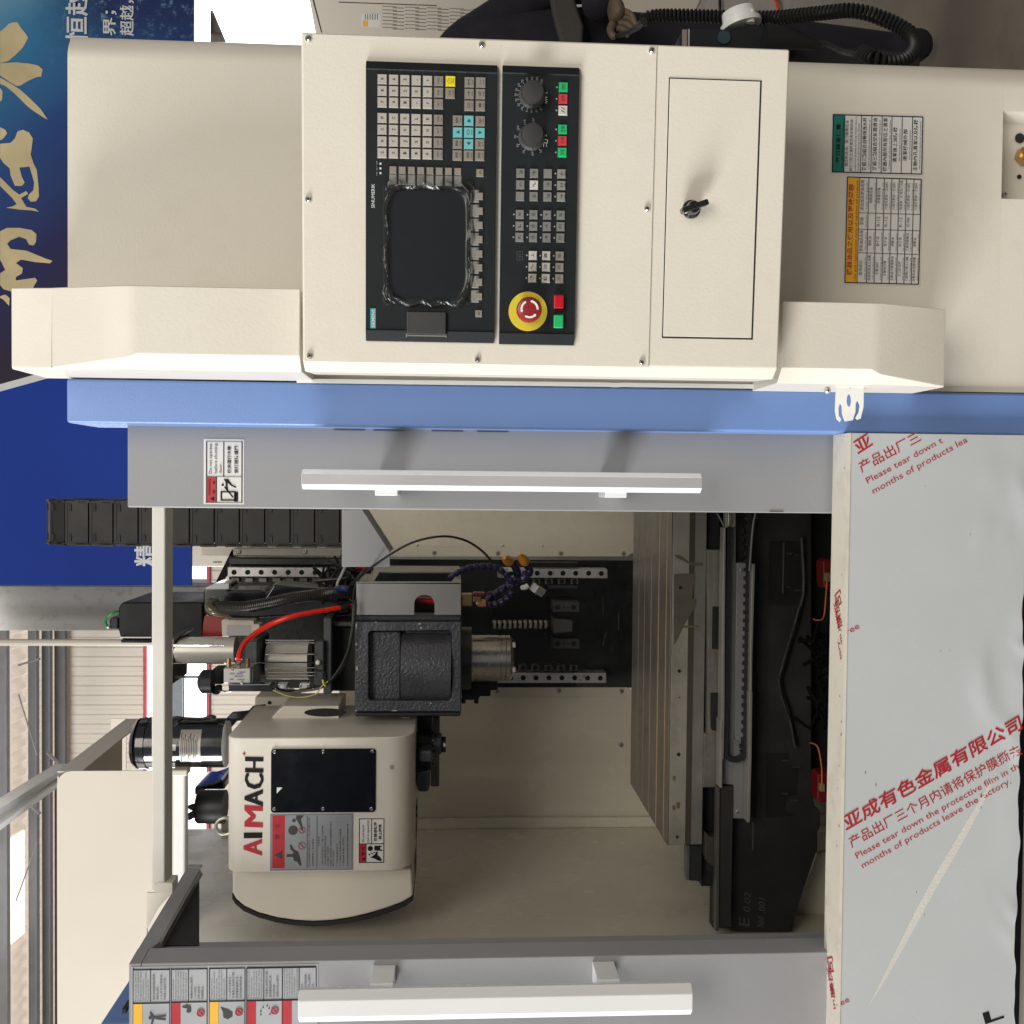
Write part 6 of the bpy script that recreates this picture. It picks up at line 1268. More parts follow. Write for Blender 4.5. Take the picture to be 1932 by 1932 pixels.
# bevel edges seen above and below the casting
rb(HD, 'side_lip', CASTS, c4, (112, 680, 780, 720), YH+0.012, 0.05, 0.004); rb(HD, 'side_lip', mat('lip_dark', (0.018, 0.018, 0.021), 0.4), c4, (102, 1294, 774, 1322), YH+0.016, 0.05, 0.004)
mb = MB(); rdh = random.Random(8)
for (x, y, w_, h_) in ((112, 745, 8, 28), (116, 762, 6, 14), (112, 865, 12, 18), (112, 900, 6, 12), (118, 1018, 16, 22), (512, 735, 18, 12), (522, 760, 10, 22), (235, 724, 10, 6), (585, 1238, 8, 14), (355, 1286, 40, 6), (110, 1284, 10, 8), (172, 1276, 6, 6)):
    n = 8; mb.pprism(fh, c4, [(x+w_*cos(t*2*pi/n)*rdh.uniform(.4, 1.2)*.6, y+h_*sin(t*2*pi/n)*rdh.uniform(.4, 1.2)*.6) for t in range(n)], 0, 0.0012)
mb.build('paint_chips', mat('chip_white', (0.42, 0.42, 0.40), 0.6), HD, smooth=False)
# sheet cover at the right of the head
cov = [(112, 472), (776, 472), (776, 678), (608, 678), (608, 608), (600, 580), (582, 560), (555, 552), (525, 553), (500, 565), (484, 588), (480, 612), (480, 678), (112, 678)]
rp(HD, 'side_cover', mat('cover_grey', (0.24, 0.235, 0.235), 0.42, bump=0.1), c4, cov, YH+0.006, 0.004, 0.001)
fcv = FY(YH+0.006); a0 = fcv.st(q(c4, 112, 470)); a1 = fcv.st(q(c4, 776, 470)); xcv = a0[0]
CVS = mat('cover_side', (0.24, 0.235, 0.225), 0.4)
X0, z1c, z0c = xcv, a0[1], a1[1]
fsd = FrA((X0, YH+0.006, 0), (0, 1, 0), (0, 0, 1))
mb = MB(); depth = 0.44
sl0 = (0.03, z0c+0.012); 
mb.prism(fsd, [(0, z0c), (depth, z0c), (depth, z1c), (0, z1c)], -0.003, 0, [[(0.022, z0c+0.02), (0.26, z0c+0.004), (0.26, z1c-0.03), (0.022, z1c-0.035)]]); mb.build('side_cover_flank', CVS, HD, smooth=False)
rb(HD, 'cover_interior', BLKM, c4, (116, 560, 770, 678), YH+0.12, 0.2)
A_ = pt(c4, 470, 582, YH+0.05); B_ = pt(c4, 620, 590, YH+0.05); mb = MB(); mb.cyl(A_, B_, 0.008, 14); mb.build('red_air_line', REDP, HD)
# spindle nose
def vz(c, x, Y): return FY(Y).st(q(c, x, 1000))[1]
YS = 2.30; xs_c = FY(YS).st(q(c4, 950, 950))[0]
pf = []
NOSE = [(780, 190), (795, 190), (795, 152), (845, 152), (845, 150), (848, 148), (1020, 148), (1022, 142), (1026, 142), (1028, 148), (1052, 148), (1054, 144), (1058, 148), (1082, 148), (1100, 128), (1106, 110), (1106, 70)]
z0n = vz(c4, 780, YS); z1n = vz(c4, 1106, YS)
mb = MB(); kpx = c4[2]*K*YS/1932
SPN = mat('spindle_steel', (0.36, 0.33, 0.30), 0.24, metal=0.9, var=0.08, scale=20)
mb.rot((xs_c, YS, z0n), (xs_c, YS, z1n), [((vz(c4, x, YS)-z0n)/(z1n-z0n), r_*kpx*0.98) for x, r_ in NOSE[2:]], 48); mb.build('spindle_nose', SPN, HD)
mb = MB(); mb.rot((xs_c, YS, z0n+0.002), (xs_c, YS, vz(c4, 840, YS)), [(0, 195*kpx), (1, 195*kpx)], 40); mb.build('nose_flange', mat('flange_iron', (0.05, 0.047, 0.042), 0.4, metal=0.3), HD)
for y in (872, 1028): rb(HD, 'drive_key', STEEL, c4, (1104, y-14, 1122, y+14), YS-0.06, 0.02)
rp(HD, 'nose_bracket', BLK, c4, [(780, 1155), (840, 1155), (845, 1100), (1010, 1100), (1008, 1155), (965, 1158), (962, 1195), (895, 1195), (885, 1218), (780, 1218)], 2.36, 0.06, 0.002)
for x in (791, 873): rb(HD, 'bracket_bolt', BLK, c4, (x-14, 1218, x+14, 1242), 2.37, 0.02, 0.003)
# motors and unclamp cylinder on top of the head
rb(HD, 'head_top_plate', mat('bracket_grey', (0.07, 0.075, 0.085), 0.45), c3, (1425, 1140, 1505, 1930), 2.30, 0.10, 0.003)
rb(HD, 'head_neck', BLKM, c3, (1505, 1235, 1760, 1900), 2.36, 0.2, 0.003); rb(HD, 'head_neck', mat('neck_grey', (0.04, 0.042, 0.045), 0.4), c3, (1510, 1180, 1750, 1232), 2.33, 0.1, 0.003)
MTR = mat('motor_black', (0.008, 0.009, 0.009), 0.5, bump=0.15, bscale=200, spec=0.3)
MT = thing('spindle_motor', 'square black spindle motor rising behind the cross bar with a green wire', 'motor', pt(d5, 900, 520, 2.6))
rp(MT, 'motor_body', MTR, d5, [(748, 420), (760, 400), (778, 382), (1290, 382), (1290, 620), (765, 620), (748, 560)], 2.55, 0.25, 0.006)
rp(MT, 'motor_lower_step', MTR, d5, [(762, 622), (960, 622), (960, 642), (768, 642)], 2.54, 0.2, 0.003); rb(MT, 'motor_edge', STEEL, d5, (760, 603, 960, 611), 2.549, 0.01, 0)
rp(MT, 'cable_gland', BLK, d5, [(692, 492), (705, 480), (748, 482), (748, 558), (700, 556), (692, 540)], 2.55, 0.08, 0.004)
mb = MB(); mb.tube(spline([pt(d5, 765, 440, 2.56), pt(d5, 715, 452, 2.55), pt(d5, 680, 478, 2.55), pt(d5, 668, 510, 2.55), pt(d5, 682, 545, 2.55)], 8), 0.0034, 8); mb.build('green_wire', GREENW, MT)
rb(MT, 'wire_lug', WHITEM, d5, (676, 538, 690, 550), 2.54, 0.01)
# belt housing, red plate, conduit
rp(HD, 'belt_housing', BLKG, c3, [(170, 860), (215, 815), (290, 785), (445, 775), (445, 850), (800, 848), (830, 900), (900, 790), (1560, 830), (1600, 1000), (1560, 1080), (1000, 1130), (620, 1150), (215, 1120), (185, 1080)], 2.38, 0.10, 0.008)
rp(HD, 'housing_highlight_plate', mat('housing_highlight', (0.50, 0.52, 0.55), 0.25), c3, [(190, 830), (290, 785), (445, 780), (445, 845), (200, 848)], 2.372, 0.02, 0.003)  # pale patch paints a highlight onto the glossy black housing
rp(HD, 'red_plate', REDP, c3, [(190, 1118), (215, 1118), (620, 1118), (600, 1160), (420, 1160), (360, 1330), (370, 1336), (165, 1336), (175, 1200)], 2.42, 0.04, 0.004)
def ribbed(pts, r_, pitch, m, parent, name):
    P_ = spline(pts, 30); L_ = 0; out = []; rr = []
    tot = sum((P_[i+1]-P_[i]).length for i in range(len(P_)-1)); n = int(tot/pitch)*4; j = 0; acc = [0]
    for i in range(1, len(P_)): acc.append(acc[-1]+(P_[i]-P_[i-1]).length)
    for i in range(n+1):
        s_ = tot*i/n
        while j < len(P_)-2 and acc[j+1] < s_: j += 1
        out.append(P_[j].lerp(P_[j+1], (s_-acc[j])/max(1e-9, acc[j+1]-acc[j]))); rr.append(r_*(1.0 if i % 4 < 2 else 0.86))
    mb = MB(); mb.tube(out, rr, 14); return mb.build(name, m, parent)
ribbed([pt(c3, 300, 1060, 2.31), pt(c3, 270, 1020, 2.30), pt(c3, 380, 1025, 2.27), pt(c3, 600, 1030, 2.25), pt(c3, 850, 990, 2.24), pt(c3, 1100, 935, 2.24), pt(c3, 1350, 905, 2.26), pt(c3, 1530, 880, 2.30), pt(c3, 1700, 880, 2.36)], 0.0130, 0.0042, mat('conduit_black', (0.03, 0.028, 0.024), 0.3), HD, 'corrugated_conduit')
mb = MB(); mb.tube(spline([pt(c3, 300, 960, 2.30), pt(c3, 252, 985, 2.28), pt(c3, 245, 1040, 2.27), pt(c3, 310, 1075, 2.27), pt(c3, 420, 1085, 2.29)], 8), 0.010, 12); mb.build('clear_sleeve', mat('amber_sleeve', (0.09, 0.08, 0.05), 0.2), HD)
mb = MB(); mb.tube(spline([pt(c3, 545, 1572, 2.16), pt(c3, 560, 1490, 2.17), pt(c3, 620, 1385, 2.19), pt(c3, 740, 1285, 2.21), pt(c3, 900, 1195, 2.22), pt(c3, 1100, 1125, 2.22), pt(c3, 1350, 1075, 2.24), pt(c3, 1600, 1035, 2.26), pt(c3, 1760, 1010, 2.28)], 12), 0.0056, 14); o = mb.build('air_hose', REDH, HD, label='thick bright red air hose')
mb = MB(); mb.tube([pt(c3, 1600, 1034, 2.255), pt(c3, 1650, 1026, 2.26), pt(c3, 1680, 1020, 2.265)], 0.0062, 12); mb.build('tape_wrap', BLKM, HD)
SC_ = mat('servo_plug', (0.62, 0.56, 0.46), 0.45)
rp(HD, 'servo_plug', SC_, c3, [(365, 1170), (395, 1152), (430, 1152), (440, 1162), (700, 1168), (705, 1205), (760, 1208), (762, 1255), (750, 1275), (700, 1275), (690, 1325), (370, 1328)], 2.34, 0.06, 0.004); rb(HD, 'plug_label', mat('plug_label', (0.40, 0.38, 0.38), 0.4), c3, (422, 1215, 672, 1322), 2.339, 0.004, 0)
def vcyl(parent, name, m, c, x0, x1, y0, y1, Y, prof=None, n=32, **kw):
    f_ = FY(Y); A_ = f_.st(q(c, x0, (y0+y1)/2)); B_ = f_.st(q(c, x1, (y0+y1)/2)); r_ = abs(y1-y0)/2*c[2]*K*Y/1932
    xm = (A_[0]+B_[0])/2
    mb = MB(); mb.rot((xm, Y, A_[1]), (xm, Y, B_[1]), [(t, k*r_) for t, k in (prof or [(0, 1), (1, 1)])], n); return mb.build(name, m, parent, **kw)
UC = thing('drawbar_cylinder', 'silver air cylinder stack with tie rods on top of the spindle head', 'air cylinder', pt(c3, 300, 1480, 2.3))
vcyl(UC, 'upper_tube', SILV, d5, 1105, 1497, 604, 770, 2.36)
rp(UC, 'end_cap', BLK, d5, [(1100, 592), (1160, 585), (1115, 625), (1105, 680), (1100, 900), (1090, 900)], 2.33, 0.12, 0.003)
for y in (656, 770): vcyl(UC, 'tie_rod', CHROME if y < 700 else BLKG, d5, 1100, 1420, y-4, y+4, 2.26, n=10)
rb(UC, 'mid_flange', mat('flange_grey', (0.05, 0.053, 0.058), 0.45), c3, (605, 1380, 740, 1830), 2.27, 0.14, 0.004)
vcyl(UC, 'lower_tube', mat('lower_tube_silver', (0.58, 0.55, 0.49), 0.35, metal=0.3), c3, 850, 1280, 1375, 1775, 2.36)
for y, m in ((1372, CHROME), (1398, CHROME), (1515, CHROME), (1603, BLKG), (1657, CHROME), (1705, CHROME), (1740, CHROME)): vcyl(UC, 'tie_rod', m, c3, 820 if m is CHROME else 700, 1330, y-7, y+7, 2.27, n=10)
rb(UC, 'lower_flange', mat('flange_grey2', (0.055, 0.058, 0.062), 0.45), c3, (1328, 1380, 1428, 1850), 2.28, 0.13, 0.004)
rb(UC, 'dark_core', BLKM, c3, (740, 1380, 1330, 1760), 2.42, 0.02, 0)
a = FY(2.275).st(q(c3, 1367, 1602)); p = FY(2.275).P(*a); mb = MB(); mb.rot(p, p+Vector((0, -0.008, 0)), [(0, 0.0056), (0.7, 0.0052), (1, 0.003)], 16); mb.build('white_cap', WHITEM, UC)
VB = mat('valve_grey', (0.38, 0.365, 0.34), 0.35, metal=0.3)
rb(UC, 'valve_block', VB, c3, (385, 1660, 668, 1822), 2.18, 0.06, 0.003); rb(UC, 'valve_block_end', mat('valve_dark', (0.06, 0.065, 0.07), 0.4), c3, (669, 1668, 698, 1820), 2.185, 0.05, 0.002)
for x, y in ((474, 1678), (578, 1812)): screw(UC, FY(2.18), q(c3, x, y), 0.0038, STEEL)
mb = MB(); tpx(mb, FY(2.18), c3, 'AirTAC', (500, 1735), (500, 1700), 1, d=0.001) if False else None
for x, y, w_ in ((475, 1722, 50), (555, 1722, 70), (580, 1705, 60), (545, 1748, 90), (470, 1780, 40), (565, 1782, 75)): mb.px(FY(2.18), c3, (x-w_/2, y-5, x+w_/2, y+5), 0, 0.0008)
mb.build('valve_print', mat('violet_print', (0.14, 0.13, 0.20), 0.5), UC, smooth=False)
for x0, x1 in ((415, 467), (610, 660)): 
    A_ = pt(c3, (x0+x1)/2, 1656, 2.20); B_ = pt(c3, (x0+x1)/2, 1560, 2.20); mb = MB(); mb.rot(A_, B_, [(0, 0.0060), (0.2, 0.0060), (0.22, 0.0050), (1, 0.0046)], 12); mb.build('brass_silencer', BRASS, UC)
A_ = pt(c3, 535, 1650, 2.18); B_ = pt(c3, 543, 1568, 2.165); mb = MB(); mb.rot(A_, B_, [(0, 0.0062), (0.5, 0.0062), (0.55, 0.0052), (0.9, 0.0052), (0.91, 0.0078), (1, 0.0078)], 6); mb.build('hose_fitting', CHROME, UC)
rb(UC, 'sensor_bar', BLK, c3, (440, 1838, 900, 1905), 2.18, 0.03, 0.002); rb(UC, 'sensor_bar_edge', CHROME, c3, (425, 1829, 865, 1837), 2.178, 0.02, 0)
for x0, x1 in ((945, 1050), (1170, 1290)): rb(UC, 'proximity_switch', CHROME, c3, (x0, 1822, x1, 1885), 2.20, 0.02, 0.003); rb(UC, 'switch_window', PAPER, c3, (x0+30, 1836, x1-40, 1872), 2.199, 0.004, 0)
vcyl(UC, 'pressure_switch', BLK, d5, 1258, 1350, 812, 960, 2.24, [(0, .5), (.15, .8), (.3, 1), (1, 1)]); vcyl(UC, 'switch_stem', BLK, d5, 1112, 1262, 850, 864, 2.26, n=10); rb(UC, 'switch_nut', BLK, d5, (1345, 925, 1386, 972), 2.24, 0.04, 0.004)
mb = MB(); mb.tube([pt(d5, 1386, 942, 2.22), pt(d5, 1430, 950, 2.21), pt(d5, 1475, 945, 2.2)], 0.002, 6); mb.build('thin_wire', CHROME, UC)
rb(UC, 'switch_backing', BLKM, d5, (1345, 805, 1415, 905), 2.30, 0.05, 0.004)
# black cables
BW = thing('cable_bundle', 'black wires looping over the head cover and down beside the cylinder', 'cables', pt(c4, 100, 500, 2.2))
for P_, r_, m in (
  ([(c4, 0, 1050, 2.2), (c4, 60, 940, 2.2), (c4, 85, 800, 2.19), (c4, 92, 620, 2.19), (c4, 110, 480, 2.18), (c4, 180, 400, 2.16), (c4, 320, 300, 2.12), (c4, 480, 215, 2.10), (c4, 660, 180, 2.10), (c4, 800, 205, 2.12), (c4, 900, 265, 2.2), (c4, 970, 335, 2.3)], 0.0025, RUBBER),
  ([(c3, 1755, 960, 2.14), (c3, 1740, 1200, 2.13), (c3, 1690, 1450, 2.13), (c3, 1600, 1650, 2.13), (c3, 1480, 1810, 2.13), (c3, 1400, 1850, 2.14)], 0.0030, RUBBER),
  ([(c3, 1745, 1000, 2.15), (c3, 1715, 1300, 2.15), (c3, 1640, 1600, 2.15), (c3, 1500, 1790, 2.15), (c3, 1380, 1870, 2.15), (c3, 1100, 1915, 2.16)], 0.0026, mat('olive_cable', (0.05, 0.05, 0.04), 0.4)),
  ([(c3, 1340, 1680, 2.18), (c3, 1420, 1700, 2.17), (c3, 1450, 1770, 2.17), (c3, 1400, 1850, 2.17)], 0.0025, RUBBER),
  ([(c3, 880, 1860, 2.16), (c3, 920, 1840, 2.15), (c3, 960, 1880, 2.15), (c3, 1100, 1900, 2.16), (c3, 1250, 1880, 2.16), (c3, 1340, 1840, 2.16)], 0.0028, RUBBER),
  ([(c3, 1470, 1800, 2.12), (c3, 1420, 1835, 2.12), (c3, 1385, 1880, 2.12), (c3, 1340, 1932, 2.12), (c3, 1200, 1965, 2.14), (c3, 1050, 1950, 2.14), (c3, 900, 1890, 2.15)], 0.0012, YWIRE),
  ([(c3, 1415, 1780, 2.115), (c3, 1425, 1820, 2.115), (c3, 1445, 1850, 2.115)], 0.0022, YWIRE),
  ([(c3, 1650, 610, 2.3), (c3, 1610, 700, 2.3), (c3, 1570, 780, 2.3), (c3, 1565, 870, 2.3)], 0.0035, mat('pale_wire', (0.30, 0.30, 0.27), 0.4)),
  ([(c3, 1880, 600, 2.25), (c3, 1780, 720, 2.25), (c3, 1690, 830, 2.27), (c3, 1680, 920, 2.28), (c3, 1720, 960, 2.28), (c3, 1750, 900, 2.28)], 0.0024, RUBBER),
  ([(c3, 1540, 850, 2.3), (c3, 1620, 835, 2.28), (c3, 1700, 850, 2.28)], 0.007, mat('blue_hose', (0.02, 0.03, 0.12), 0.4)),
  ([(c3, 1440, 660, 2.6), (c3, 1435, 720, 2.6), (c3, 1440, 790, 2.6), (c3, 1480, 820, 2.6)], 0.0035, mat('copper_wire', (0.35, 0.10, 0.03), 0.4)),
  ([(c3, 1790, 620, 2.4), (c3, 1840, 625, 2.4), (c3, 1890, 640, 2.4)], 0.008, REDP),
  ([(c3, 1570, 300, 2.4), (c3, 1600, 325, 2.35), (c3, 1650, 330, 2.3)], 0.004, REDP), ([(c3, 1575, 350, 2.4), (c3, 1610, 345, 2.35), (c3, 1650, 350, 2.33)], 0.004, mat('pink_wire', (0.5, 0.2, 0.15), 0.4)),
  ([(c3, 1575, 120, 2.4), (c3, 1620, 150, 2.35)], 0.004, mat('grey_wire', (0.3, 0.3, 0.3), 0.4)), ([(c3, 1580, 180, 2.4), (c3, 1620, 200, 2.35)], 0.003, mat('grey_wire2', (0.3, 0.3, 0.3), 0.4)), ([(c3, 1570, 30, 2.4), (c3, 1615, 55, 2.35)], 0.003, mat('grey_wire3', (0.3, 0.3, 0.3), 0.4))):
    mb = MB(); mb.tube(spline([pt(c, x, y, Y) for c, x, y, Y in P_], 10), r_, 8); mb.build('wire', m, BW)
mb = MB(); rdt = random.Random(21)
for i in range(46):
    c_ = pt(c3, rdt.uniform(1590, 1740), rdt.uniform(680, 960), rdt.uniform(2.36, 2.5)); mb.tube(spline([c_+Vector((rdt.uniform(-.05, .05), rdt.uniform(-.03, .03), rdt.uniform(-.06, .06))) for _ in range(4)], 5), 0.0032, 6)
o = mb.build('wire_tangle', RUBBER, BW); o['kind'] = 'stuff'
rb(HD, 'wiring_backplate', mat('backplate', (0.02, 0.022, 0.022), 0.5), c3, (1450, 540, 1760, 1100), 2.56, 0.02, 0)
# coolant hoses, brass fittings, nozzles
CH_ = thing('coolant_hoses', 'violet jointed coolant hoses with two orange nozzles and brass fittings', 'coolant hose', pt(c4, 1000, 420, 2.35))
def joint(pts, r_, m, name='jointed_hose'):
    P_ = spline(pts, 14); tot = sum((P_[i+1]-P_[i]).length for i in range(len(P_)-1)); n = max(3, int(tot/(r_*1.9))); acc = [0]
    for i in range(1, len(P_)): acc.append(acc[-1]+(P_[i]-P_[i-1]).length)
    j = 0; C__ = []
    for i in range(n+1):
        s_ = tot*i/n
        while j < len(P_)-2 and acc[j+1] < s_: j += 1
        C__.append(P_[j].lerp(P_[j+1], (s_-acc[j])/max(1e-9, acc[j+1]-acc[j])))
    for i in range(n):
        a_, b_ = C__[i], C__[i+1]; mb = MB(); mb.rot(a_, b_+(b_-a_)*0.1, [(0, r_*0.6), (0.25, r_), (0.75, r_*0.95), (1, r_*0.6)], 10); mb.build('hose_joint', m, CH_)
joint([pt(c4, 700, 450, 2.30), pt(c4, 790, 390, 2.30), pt(c4, 900, 370, 2.30), pt(c4, 1000, 380, 2.30), pt(c4, 1060, 420, 2.30), pt(c4, 1100, 480, 2.30), pt(c4, 1080, 560, 2.30), pt(c4, 1000, 610, 2.30), pt(c4, 930, 615, 2.30)], 0.0075, PURP)
joint([pt(c4, 930, 600, 2.34), pt(c4, 1010, 540, 2.34), pt(c4, 1110, 470, 2.33), pt(c4, 1190, 440, 2.32), pt(c4, 1215, 390, 2.31), pt(c4, 1185, 350, 2.30)], 0.0098, PURP)
joint([pt(c4, 940, 560, 2.36), pt(c4, 1060, 520, 2.36), pt(c4, 1130, 450, 2.34), pt(c4, 1130, 390, 2.33), pt(c4, 1095, 345, 2.30)], 0.0098, PURP)
for A_, B_, lab in ((pt(c4, 1085, 345, 2.27), pt(c4, 1062, 325, 2.23), 'left'), (pt(c4, 1188, 352, 2.27), pt(c4, 1160, 312, 2.25), 'right')):
    mb = MB(); mb.rot(A_, B_+(B_-A_)*0.5, [(0, 0.007), (0.2, 0.0115), (0.5, 0.011), (0.8, 0.0055), (1, 0.004)], 18); mb.build('nozzle', ORNG, CH_)
BRD = mat('old_brass', (0.32, 0.22, 0.10), 0.35, metal=0.7); CPR = mat('copper_fitting', (0.55, 0.25, 0.10), 0.35, metal=0.7)
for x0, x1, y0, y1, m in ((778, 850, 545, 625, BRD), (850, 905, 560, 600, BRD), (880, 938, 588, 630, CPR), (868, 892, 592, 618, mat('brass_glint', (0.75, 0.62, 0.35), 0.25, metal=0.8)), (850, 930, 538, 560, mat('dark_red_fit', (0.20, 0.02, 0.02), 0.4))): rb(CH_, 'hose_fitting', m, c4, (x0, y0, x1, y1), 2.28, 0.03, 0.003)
mb = MB(); mb.cyl(pt(c4, 1230, 530, 2.30), pt(c4, 1262, 490, 2.30), 0.012, 10); mb.build('valve_body', STEEL, CH_); mb = MB(); mb.cyl(pt(c4, 1255, 515, 2.29), pt(c4, 1300, 545, 2.29), 0.011, 6); mb.build('valve_body', CHROME, CH_)
mb = MB(); mb.tube(spline([pt(c4, 1165, 505, 2.3), pt(c4, 1185, 502, 2.29), pt(c4, 1200, 490, 2.29)], 5), 0.006, 8); mb.build('valve_lever', PAPER, CH_)
rb(CH_, 'white_clip', PAPER, c4, (1078, 382, 1108, 405), 2.5, 0.03, 0.002); rb(CH_, 'white_clip', mat('clip_yellow', (0.3, 0.26, 0.12), 0.5), c4, (1012, 402, 1040, 445), 2.6, 0.03, 0.002)
# ================================================================== TOOL CHANGER
TCH = thing('tool_changer', 'cream tool changer with red and black lettering, black window plate and warning labels', 'tool changer', pt(d2, 900, 700, 2.2))
YT = 2.05; ftc = FY(YT)
A0 = ftc.st(q(d2, 183, 80)); A1 = ftc.st(q(d2, 1712, 1165)); x0t, x1t, z0t, z1t = A1[0], A0[0], A1[1], A0[1]
TCM = mat('changer_cream', (0.66, 0.62, 0.54), 0.36, bump=0.08, bscale=200, var=0.03, dirt=(0.45, 0.38, 0.28), damt=0.10, dscale=8)
# cover: profile in (Y, Z): rounded top and bottom front edges; extruded in X
prof = []; rt, rbm = 0.032, 0.055; dpt = 0.30
prof += [(YT+rt-rt*cos(a)*1.0, z1t-rt+rt*sin(a)) for a in [i*pi/2/8 for i in range(9)]]
prof = [(YT+rbm-rbm*cos(a), z0t+rbm-rbm*sin(a)) for a in [pi/2-i*pi/2/8 for i in range(9)]]+prof+[(YT+dpt, z1t), (YT+dpt, z0t)]
fX2 = FrA((0, 0, 0), (0, 1, 0), (0, 0, 1))   # n = +X
mb = MB(); mb.prism(fX2, prof, x0t, x1t); mb.build('cover', TCM, TCH, bevel=0.003)
# stepped dark flange side
rp(TCH, 'top_collar', TCM, b7, [(1555, 180), (1580, 160), (1890, 160), (1890, 240), (1500, 240)], 2.22, 0.14, 0.003)
mb = MB(); f_ = FY(2.219); O_ = f_.st(q(b7, 1812, 196)); mb.prism(f_, [(O_[0]+0.030*sin(t)*0.3, O_[1]+0.045*cos(t)) for t in [2*pi*i/20 for i in range(20)]], 0, 0.001)
mb.build('collar_opening', BLKM, TCH, smooth=False)
# drum housing bulging to the left with black rim
ftd = FY(YT+0.055); arc = [(235, 1345), (262, 1395), (330, 1455), (450, 1510), (600, 1550), (750, 1572), (900, 1580), (1050, 1572), (1200, 1550), (1350, 1515), (1500, 1470), (1620, 1425), (1690, 1385), (1712, 1372)]
body = [(235, 1150)]+arc+[(1702, 1150)]
mb = MB(); mb.pprism(ftd, d2, body, -0.22, 0); mb.build('drum_housing', TCM, TCH, bevel=0.006)
rim = arc+[(1712, 1408), (1640, 1460), (1500, 1515), (1350, 1560), (1200, 1590), (1050, 1610), (900, 1622), (750, 1612), (600, 1590), (450, 1548), (330, 1495), (262, 1440), (235, 1395)]
mb = MB(); mb.pprism(FY(YT+0.060), d2, rim, -0.20, 0); mb.build('rubber_rim', BLKM, TCH, bevel=0.002)
# lettering
D = 0.0010
for s__, p__, q__, h__, m__, sh_ in (('A', (478, 1032), (478, 912), 150, REDL, 0), ('I', (480, 888), (480, 860), 150, INKK, 0), ('M', (485, 803), (485, 645), 150, REDL, 0.06), ('A', (486, 630), (486, 508), 150, INKK, 0), ('C', (490, 492), (490, 378), 150, INKK, 0.03), ('H', (490, 356), (490, 246), 150, INKK, 0.03), ('+', (352, 228), (352, 192), 36, REDL, 0)):
    mb = MB()
    for n__, o__ in enumerate((-9, -4, 0, 4, 9) if s__ != '+' else (-2, 2)): tpx(mb, ftc, d2, s__, (p__[0], p__[1]+o__), (q__[0], q__[1]+o__), h__, d=D+n__*0.00008, shear=sh_)
    mb.build('letter', m__, TCH, smooth=False, label='letter %s' % s__)
R = (555, 168, 1405, 682)
P_ = [ftc.st(q(d2, *p)) for p in ((R[0], R[1]), (R[2], R[3]))]; xa, xb2, za_, zb3 = P_[1][0], P_[0][0], P_[1][1], P_[0][1]; rr = 0.006
poly = []
for cx_, cz_, a0_ in ((xb2-rr, zb3-rr, 0), (xa+rr, zb3-rr, 90), (xa+rr, za_+rr, 180), (xb2-rr, za_+rr, 270)):
    poly += [(cx_+rr*cos(radians(a0_+t)), cz_+rr*sin(radians(a0_+t))) for t in (0, 30, 60, 90)]
mb = MB(); mb.prism(ftc, poly, 0, 0.003); wp = mb.build('window_plate', GLASSB, TCH, bevel=0.0008)
for x, y in ((583, 193), (980, 190), (1378, 190), (580, 658), (976, 657), (1370, 656)): screw(wp, FY(YT-0.003), q(d2, x, y), 0.0040, CHROME)
mb = MB(); mb.pprism(FY(YT-0.003), d2, [(600, 485), (646, 485), (600, 533)], 0, 0.0008); mb.build('white_triangle', PAPER, TCH, smooth=False)
# big silver warning label
mb = MB(); mb.px(ftc, d2, (546, 700, 1222, 1156), 0, 0.0006, 0); mb.px(ftc, d2, (560, 712, 1208, 1144), 0.0004, 0.0009, 1); mb.px(ftc, d2, (564, 714, 664, 1142), 0.0006, 0.0012, 2)
for r_ in ((846, 716, 850, 1140), (926, 716, 929, 1140)): mb.px(ftc, d2, r_, 0.0006, 0.0012, 3)
wl = mb.build('warning_label', [mat('label_edge_grey', (0.20, 0.21, 0.22), 0.4), mat('label_mid_grey', (0.30, 0.31, 0.33), 0.35, metal=0.2), REDL, INKG], TCH, smooth=False, label='large grey warning label with a red band')
mb = MB(); tpx(mb, ftc, d2, '▲', (645, 1070), (645, 1000), 60, d=0.0016); tpx(mb, ftc, d2, '警', (625, 905), (625, 868), 38, d=0.0016); tpx(mb, ftc, d2, '告', (625, 815), (625, 782), 38, d=0.0016)
mb.pprism(ftc, d2, [(760, 714), (820, 714), (795, 745), (815, 830), (808, 835), (790, 800), (770, 760), (755, 740)], 0.0008, 0.0016)
for x, y, r_ in ((740, 752, 14), (733, 832, 38)): a = ftc.st(q(d2, x, y)); p = ftc.P(a[0], a[1], 0.0009); mb.cyl(p, p+Vector((0, -0.0008, 0)), r_*d2[2]*K*YT/1932, 20)
mb.pprism(ftc, d2, [(680, 1030), (730, 1028), (735, 1010), (712, 990), (705, 950), (718, 955), (740, 990), (775, 1010), (790, 1060), (800, 1115), (790, 1125), (770, 1095), (740, 1080), (728, 1050), (680, 1052)], 0.0008, 0.0016)
tl = ['在主軸運轉中請勿接近 以免刀具傷及人身', '並請確實戴上安全護具', '', '注意事項', '一請勿將手指伸入刀盤 以免夾傷', '二維修前請關閉電源開關及氣源', '三刀具重量不可超過規定', '四確認刀套號碼與刀具相符無誤後再行操作', '五換刀中請勿打開防護門', '六定期潤滑各部位', '七刀臂動作時嚴禁靠近及觸摸', '八發現異常請立即停止', '九請依照說明書規定保養及維護本機']
xx_ = [872, 902, 0, 950, 980, 1003, 1025, 1048, 1068, 1100, 1125, 1150, 1185]; ll = [400, 230, 0, 80, 330, 250, 170, 370, 130, 190, 310, 250, 350]
